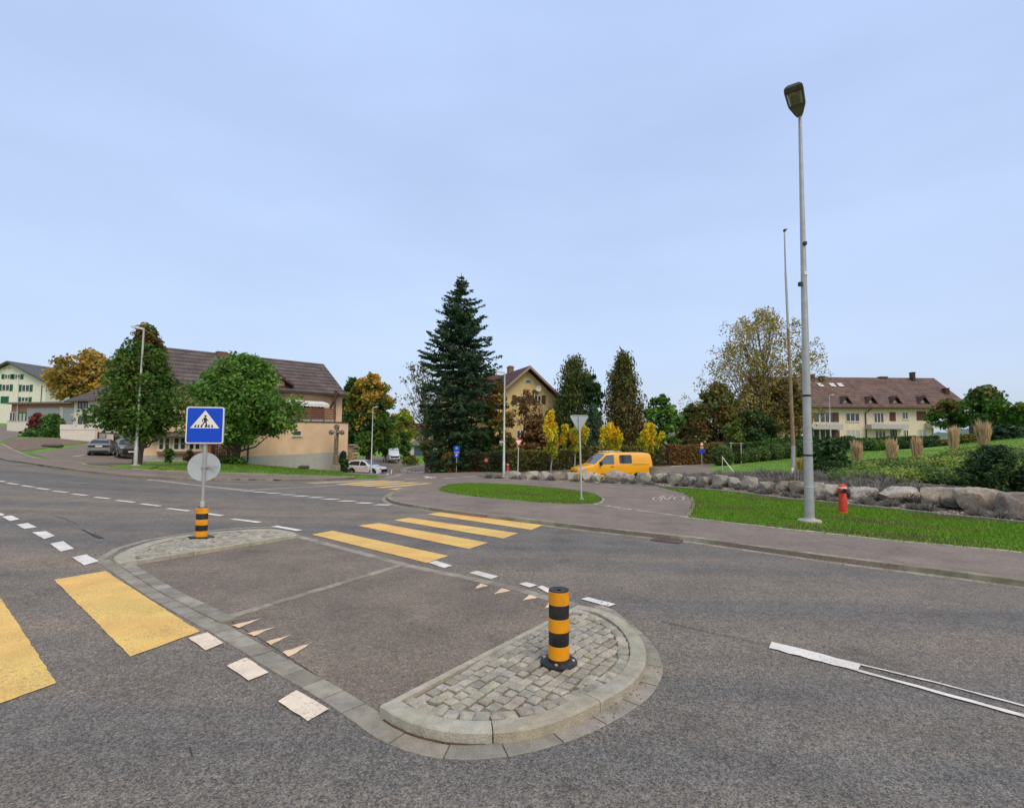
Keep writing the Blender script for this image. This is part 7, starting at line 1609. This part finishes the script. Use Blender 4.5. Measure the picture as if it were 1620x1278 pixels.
b = down(1267, 757, 27); V, Fq, C = reed_mesh(176, 1.0, .35); C = C * np.array((1.0, 1.15, .55)); t = npmesh('reed_grass', V, Fq, C, MT['grassblade']); t.location = b; tag(t, 'small yellow-green grass tuft between the flagpole and the tall lamp', 'ornamental grass', 'dry ornamental grasses')

# ---- boulders
from mathutils import noise as mnoise
MT['boulder'] = M('limestone_boulder', (.46, .45, .42), .9, .35, 2.2, .9, 16, grain=.3, gscale=40, tint=(.24, .23, .2), tscale=2.6, usecol=True)
MT['boulderwarm'] = M('sandstone_boulder', (.35, .32, .285), .9, .35, 2.4, .9, 16, grain=.3, gscale=40, tint=(.19, .165, .14), tscale=2.6, usecol=True)
def boulder(px, py, w, h, label, seed, D=None, warm=False, slant=0.0):
    r = random.Random(seed); b = G(px, py, .11) if D is None else down(px, py, D); k = b.y / F; sx, sz = w * k / 2, h * k; sy = min(sx, max(.35, sz * .7))
    bm = bmesh.new(); bmesh.ops.create_icosphere(bm, subdivisions=4, radius=1.0); off = Vector((seed * 3.1, seed * 1.7, 0))
    planes = [(Vector((r.gauss(0, 1), r.gauss(0, 1), r.gauss(0, .7))).normalized(), r.uniform(.62, .9)) for _ in range(14)] + [(Vector((0, 0, 1)), .75), (Vector((0, -1, .1)).normalized(), .78), (Vector((slant, 0, 1)).normalized(), .72)]
    for v in bm.verts:
        p = v.co.normalized(); p = Vector((math.copysign(abs(p.x) ** .82, p.x), math.copysign(abs(p.y) ** .82, p.y), math.copysign(abs(p.z) ** .8, p.z)))
        for n_, d_ in planes:
            e = p.dot(n_) - d_
            if e > 0: p -= n_ * e * .97
        p *= 1.04 + .1 * mnoise.noise(p * 1.9 + off) + .05 * mnoise.noise(p * 5 + off) + .03 * mnoise.noise(p * 11 + off) - .05 * max(0, mnoise.noise(p * 3.3 + off * 2) - .25)
        v.co = Vector((p.x * sx * 1.12, p.y * sy * 1.1, p.z * sz * .76 + sz * .44))
    me = bpy.data.meshes.new('boulder'); bm.to_mesh(me); bm.free(); me.shade_smooth(); me.set_sharp_from_angle(angle=R(24)); me.materials.append(MT['boulderwarm' if warm else 'boulder'])
    g = r.uniform(.78, 1.2); at = me.color_attributes.new('Col', 'FLOAT_COLOR', 'POINT'); at.data.foreach_set('color', [g, g * r.uniform(.95, 1.0), g * r.uniform(.88, 1.0), 1.0] * len(me.vertices))
    o = bpy.data.objects.new('boulder', me); col.objects.link(o); o.location = b; o.rotation_euler = (0, 0, r.uniform(-.25, .25)); return tag(o, label, 'boulder', 'boulders edging the planted bed')
bs = [(1612, 816, 52, 40, 'huge squarish boulder cut by the right picture edge', 1, 0), (1550, 809, 78, 40, 'huge slanting brown boulder in front of the dark conifer', 1, .45), (1486, 801, 60, 32, 'blocky brown boulder left of the slanting one', 1, 0), (1420, 795, 60, 27, 'long flat-topped pale boulder right of the fire hydrant', 0, .1), (1368, 789, 46, 19, 'low pale boulder just right of the fire hydrant', 0, 0), (1314, 786, 28, 20, 'grey boulder directly left of the fire hydrant', 0, -.2), (1291, 785, 24, 23, 'rounded pale boulder just right of the tall lamp post', 0, 0), (1264, 781, 26, 21, 'brownish boulder just left of the tall lamp post', 1, 0), (1241, 777, 26, 17, 'flat brownish boulder left of the flagpole foot', 1, 0), (1213, 775, 22, 13, 'low grey boulder second left of the flagpole', 0, 0), (1186, 774, 28, 21, 'pale broad boulder with bright top left of the flagpole', 0, .2), (1161, 772, 21, 17, 'squat grey boulder beside the pale broad one', 0, 0), (1140, 771, 25, 20, 'rounded boulder with white top above the cycle path end', 0, 0), (1116, 769, 18, 15, 'small brown boulder left of the white-topped one', 1, 0), (1094, 768, 20, 14, 'small grey boulder above the bicycle marking', 0, 0), (1068, 766, 26, 18, 'grey pointed boulder above the bicycle marking', 0, .3), (1044, 764, 22, 16, 'small boulder right of the yellow van tail', 0, 0), (1035, 758, 14, 20, 'upright brown rock at the tail of the yellow van', 1, 0), (1018, 764, 24, 18, 'pale boulder under the rear wheel of the yellow van', 0, 0), (996, 763, 20, 15, 'grey boulder in front of the yellow van, under its sliding door', 0, 0), (972, 762.5, 32, 20, 'large pale grey boulder in front of the middle of the yellow van', 0, .2), (945, 762, 18, 14, 'small grey boulder under the front door of the yellow van', 0, 0), (928, 761.5, 24, 16, 'pale boulder under the front wheel of the yellow van', 0, 0), (904, 760.5, 22, 14, 'long pale boulder under the nose of the yellow van', 0, 0), (882, 760, 20, 15, 'brown-grey boulder left of the yellow van', 1, 0), (862, 759, 20, 14, 'grey boulder second left of the yellow van', 0, 0), (842, 758.5, 22, 14, 'pale boulder right of the red and white sign', 0, 0), (812, 757, 24, 12, 'flat pale boulder at the left end of the bed', 0, 0)]
import bmesh
for i, (px, py, w_, h_, lab, wm, sl_) in enumerate(bs): boulder(px, py - 1.5, w_, h_ * (.82 if i >= 16 and i != 17 else .86), lab, i + 1, None, wm, sl_)

# ---- lavender cushions, built as five shapes and copied
def lav_mesh(seed, n=260):
    r = np.random.default_rng(seed); d = unit(r, n); d[:, 2] = np.abs(d[:, 2]) * .9 + .15; d /= np.linalg.norm(d, axis=1, keepdims=True); L = r.uniform(.55, 1.05, n); b0 = d * np.array((.12, .12, 0)); tip = d * L[:, None] * np.array((1, 1, .85)); side = np.cross(d, unit(r, n)); side /= np.linalg.norm(side, axis=1, keepdims=True); w_ = .034 * r.uniform(.6, 1.4, n)[:, None]
    V = np.stack([b0 - side * w_ * .5, b0 * .3 + tip * .7 - side * w_, tip, b0 * .3 + tip * .7 + side * w_], 1); pal = np.array([(.27, .25, .18), (.32, .28, .22), (.22, .21, .14), (.29, .235, .19), (.36, .31, .25)])
    return V.reshape(-1, 3), np.arange(n * 4).reshape(n, 4), np.repeat(pal[r.integers(0, 5, n)] * r.uniform(.7, 1.25, (n, 1)), 4, 0)
lav = []
for i in range(5):
    V, Fq, C = lav_mesh(200 + i); o = npmesh('lavender_bush', V, Fq, C, MT['leaf']); lav.append(o)
first = [True] * 5
def put_lav(p, s, label, group):
    i = rnd.randrange(5)
    if first[i]: o = lav[i]; first[i] = False
    else: o = lav[i].copy(); col.objects.link(o)
    o.location = p; o.scale = (s, s, s * rnd.uniform(.75, 1.0)); o.rotation_euler = (0, 0, rnd.uniform(0, 6.28)); tag(o, label, 'lavender', group)
r2 = random.Random(5); fr = smooth_pl([Vector(p) for p in bedf[:-1]], 0)
pts = resample(fr, .6)
for i, p in enumerate(pts):
    if p.x > 19 or p.x < -1.9: continue
    nxt = pts[min(i + 1, len(pts) - 1)]; prv = pts[max(i - 1, 0)]; tn = (nxt - prv).normalized(); nn = Vector((-tn.y, tn.x))
    q_ = p + nn * (-1 if nn.y < 0 else 1) * r2.uniform(.35, .9) + tn * r2.uniform(-.25, .25)
    if r2.random() < .9: put_lav((q_.x, q_.y, T(q_.x, q_.y) + .1), r2.uniform(.3, .52), 'low grey-green lavender cushion in the gravel in front of the boulders', 'lavender cushions before the boulders')
for row, dpt in ((0, 2.2), (1, 3.0), (2, 3.8), (3, 4.6), (4, 5.4)):
    for i, p in enumerate(resample(fr, .62)):
        if p.x < 7.6 or p.x > 17.5: continue
        q_ = p + Vector((.5, .86)) * (dpt + r2.uniform(-.2, .2))
        if W(0, 0, 1) and (CX + F * q_.x / q_.y) < 1525: put_lav((q_.x + r2.uniform(-.2, .2), q_.y, T(q_.x, q_.y) + .12), r2.uniform(.5, .78), 'grey lavender bush in the dense band behind the boulders', 'lavender band behind the boulders')
for k in range(5):
    if first[k]: bpy.data.objects.remove(lav[k])
# ---- pebbles and fallen leaves
def pebbles(name, poly, n, smin, smax, dz, seed, pal, keep=None, flat=.6):
    r = np.random.default_rng(seed); xs = [p[0] for p in poly]; ys = [p[1] for p in poly]; V = []; Fq = []; C = []; c = 0; base_ = np.array([(0, 0, 1), (1, 0, 0), (0, 1, 0), (-1, 0, 0), (0, -1, 0)], float)
    while c < n:
        x, y = r.uniform(min(xs), max(xs)), r.uniform(min(ys), max(ys))
        if not inside(poly, x, y) or (keep and not keep(x, y)): continue
        s = r.uniform(smin, smax); a = r.uniform(0, 6.28); ca, sa_ = math.cos(a), math.sin(a); v = base_ * r.uniform(.6, 1.3, (5, 3)) * np.array((s, s * .8, s * flat)); z = T(x, y) + dz
        V.append(np.stack([v[:, 0] * ca - v[:, 1] * sa_ + x, v[:, 0] * sa_ + v[:, 1] * ca + y, v[:, 2] + z], 1)); o = c * 5; Fq += [(o, o + 1, o + 2), (o, o + 2, o + 3), (o, o + 3, o + 4), (o, o + 4, o + 1)]; C += [np.array(pal[r.integers(0, len(pal))]) * r.uniform(.7, 1.2)] * 5; c += 1
    o = npmesh(name, np.concatenate(V), np.array(Fq), np.array(C), MT['stonecol']); o['kind'] = 'stuff'; return o
MT['stonecol'] = M('loose_stone', (1, 1, 1), .9, .15, 30, usecol=True)
bp2 = [(p[0], p[1]) for p in bed_poly]
fl = [Vector(p) for p in bedf[:-1]]
pebbles('gravel', bp2, 3800, .02, .06, .115, 301, [(.42, .38, .32), (.3, .24, .18), (.5, .47, .43), (.2, .12, .08), (.24, .15, .1)], lambda x, y: x < 20 and dist_pl(fl, x, y) < 1.6)
gutp = [Vector(p) for p in nose]
lf = [Vector(p) for p in gut]
pebbles('fallen_leaves', [(p[0] + dx, p[1] + dy) for p, dx, dy in ((G(560, 1220), 0, 0), (G(1080, 1220), 0, 0), (G(1080, 930), 0, 0), (G(560, 930), 0, 0))], 110, .006, .016, .02, 302, [(.3, .16, .06), (.4, .22, .08), (.2, .12, .06)], lambda x, y: dist_pl(lf, x, y) < .14 and x > .6, .3)
pebbles('fallen_leaves', [(p.x, p.y) for p in (G(690, 800), G(690, 840), G(1600, 960), G(1640, 860))], 420, .012, .03, .01, 303, [(.28, .16, .07), (.34, .2, .08), (.18, .12, .06)], lambda x, y: dist_pl(gutp, x, y) < .3, .25)
pebbles('fallen_leaves', [(p[0], p[1]) for p in right_poly], 420, .015, .035, .15, 305, [(.3, .18, .06), (.24, .13, .05), (.38, .26, .08)], lambda x, y: x < 22, .2)
pebbles('fallen_leaves', [(p[0], p[1]) for p in isl_g], 110, .02, .04, .15, 306, [(.3, .18, .06), (.24, .13, .05)], None, .2)
pebbles('fallen_leaves', [(p.x, p.y) for p in (G(690, 748), G(690, 738), G(1090, 731), G(1090, 738))], 900, .03, .06, .04, 304, [(.22, .1, .05), (.3, .14, .06), (.15, .08, .05)], None, .25)
# ---- distant hill
hm = MB(); vs = []; fs = []; K = 60
for i in range(K + 1):
    f = i / K; px = 1380 + f * 520; hp = 690 - 44 * math.exp(-((px - 1640) / 75.0) ** 2) - 26 * math.exp(-((px - 1800) / 110.0) ** 2) - 8 * math.exp(-((px - 1530) / 60.0) ** 2) - 1.2 * math.sin(px * .2) - .8 * math.sin(px * .53)
    for D_, g in ((1500, 0.0), (1700, .6), (1950, 1.0), (2600, .4)):
        p = W(px, 690, D_); z = -6 + g * (W(px, hp, D_).z + 6); vs.append((p.x, p.y, z))
for i in range(K):
    for j in range(3): fs.append((i * 4 + j, (i + 1) * 4 + j, (i + 1) * 4 + j + 1, i * 4 + j + 1))
hm.add(vs, fs); o = hm.build('hills', M('wooded_hill', (.09, .14, .12), .95, .25, .02), None, 60); o['kind'] = 'structure'
# ---------------------------------------------------------------- light and sky
w = bpy.data.worlds.new('World'); scene.world = w; w.use_nodes = True
nt = w.node_tree; N = nt.nodes; L = nt.links
for n in list(N): N.remove(n)
out = N.new('ShaderNodeOutputWorld')
SUN_EL, SUN_AZ = R(52), R(150)
sk = N.new('ShaderNodeTexSky'); sk.sky_type = 'NISHITA'; sk.sun_disc = False; sk.sun_elevation = SUN_EL; sk.sun_rotation = SUN_AZ; sk.dust_density = 3; sk.air_density = 1
b1 = N.new('ShaderNodeBackground'); b1.inputs['Strength'].default_value = .05; L.new(sk.outputs[0], b1.inputs[0])
# the closed cloud deck: paler towards the horizon, faintly uneven
tc = N.new('ShaderNodeTexCoord'); sp = N.new('ShaderNodeSeparateXYZ'); L.new(tc.outputs['Generated'], sp.inputs[0])
cr = N.new('ShaderNodeValToRGB'); L.new(sp.outputs['Z'], cr.inputs[0])
el = cr.color_ramp.elements; el[0].position = 0; el[0].color = (.58, .65, .77, 1); el[1].position = .75; el[1].color = (.515, .655, .98, 1)
e = el.new(.12); e.color = (.53, .645, .87, 1)
mp = N.new('ShaderNodeMapping'); mp.inputs['Scale'].default_value = (1, 1, 3.2); L.new(tc.outputs['Generated'], mp.inputs['Vector'])
no = N.new('ShaderNodeTexNoise'); no.inputs['Scale'].default_value = 1.6; no.inputs['Detail'].default_value = 7; no.inputs['Roughness'].default_value = .5; L.new(mp.outputs[0], no.inputs['Vector'])
mr = N.new('ShaderNodeMapRange'); mr.inputs[1].default_value = .3; mr.inputs[2].default_value = .7; mr.inputs[3].default_value = .9; mr.inputs[4].default_value = 1.07; L.new(no.outputs['Fac'], mr.inputs[0])
mx = N.new('ShaderNodeMix'); mx.data_type = 'RGBA'; mx.blend_type = 'MULTIPLY'; mx.inputs[0].default_value = 1; L.new(cr.outputs[0], mx.inputs[6]); L.new(mr.outputs[0], mx.inputs[7])
b2 = N.new('ShaderNodeBackground'); b2.inputs['Strength'].default_value = .865; L.new(mx.outputs[2], b2.inputs[0])
ad = N.new('ShaderNodeAddShader'); L.new(b1.outputs[0], ad.inputs[0]); L.new(b2.outputs[0], ad.inputs[1]); L.new(ad.outputs[0], out.inputs[0])
sd = bpy.data.lights.new('sun', 'SUN'); sd.energy = 1.5; sd.angle = R(35); sd.color = (1, .88, .72)
so = bpy.data.objects.new('sun', sd); col.objects.link(so)
so.rotation_euler = (math.pi / 2 - SUN_EL, 0, math.pi - SUN_AZ)
so.location = (0, 0, 60)
scene.view_settings.view_transform = 'Standard'; scene.view_settings.look = 'None'; scene.view_settings.exposure = 0; scene.view_settings.gamma = 1
scene.cycles.max_bounces = 6; scene.cycles.transparent_max_bounces = 4; scene.cycles.use_denoising = True
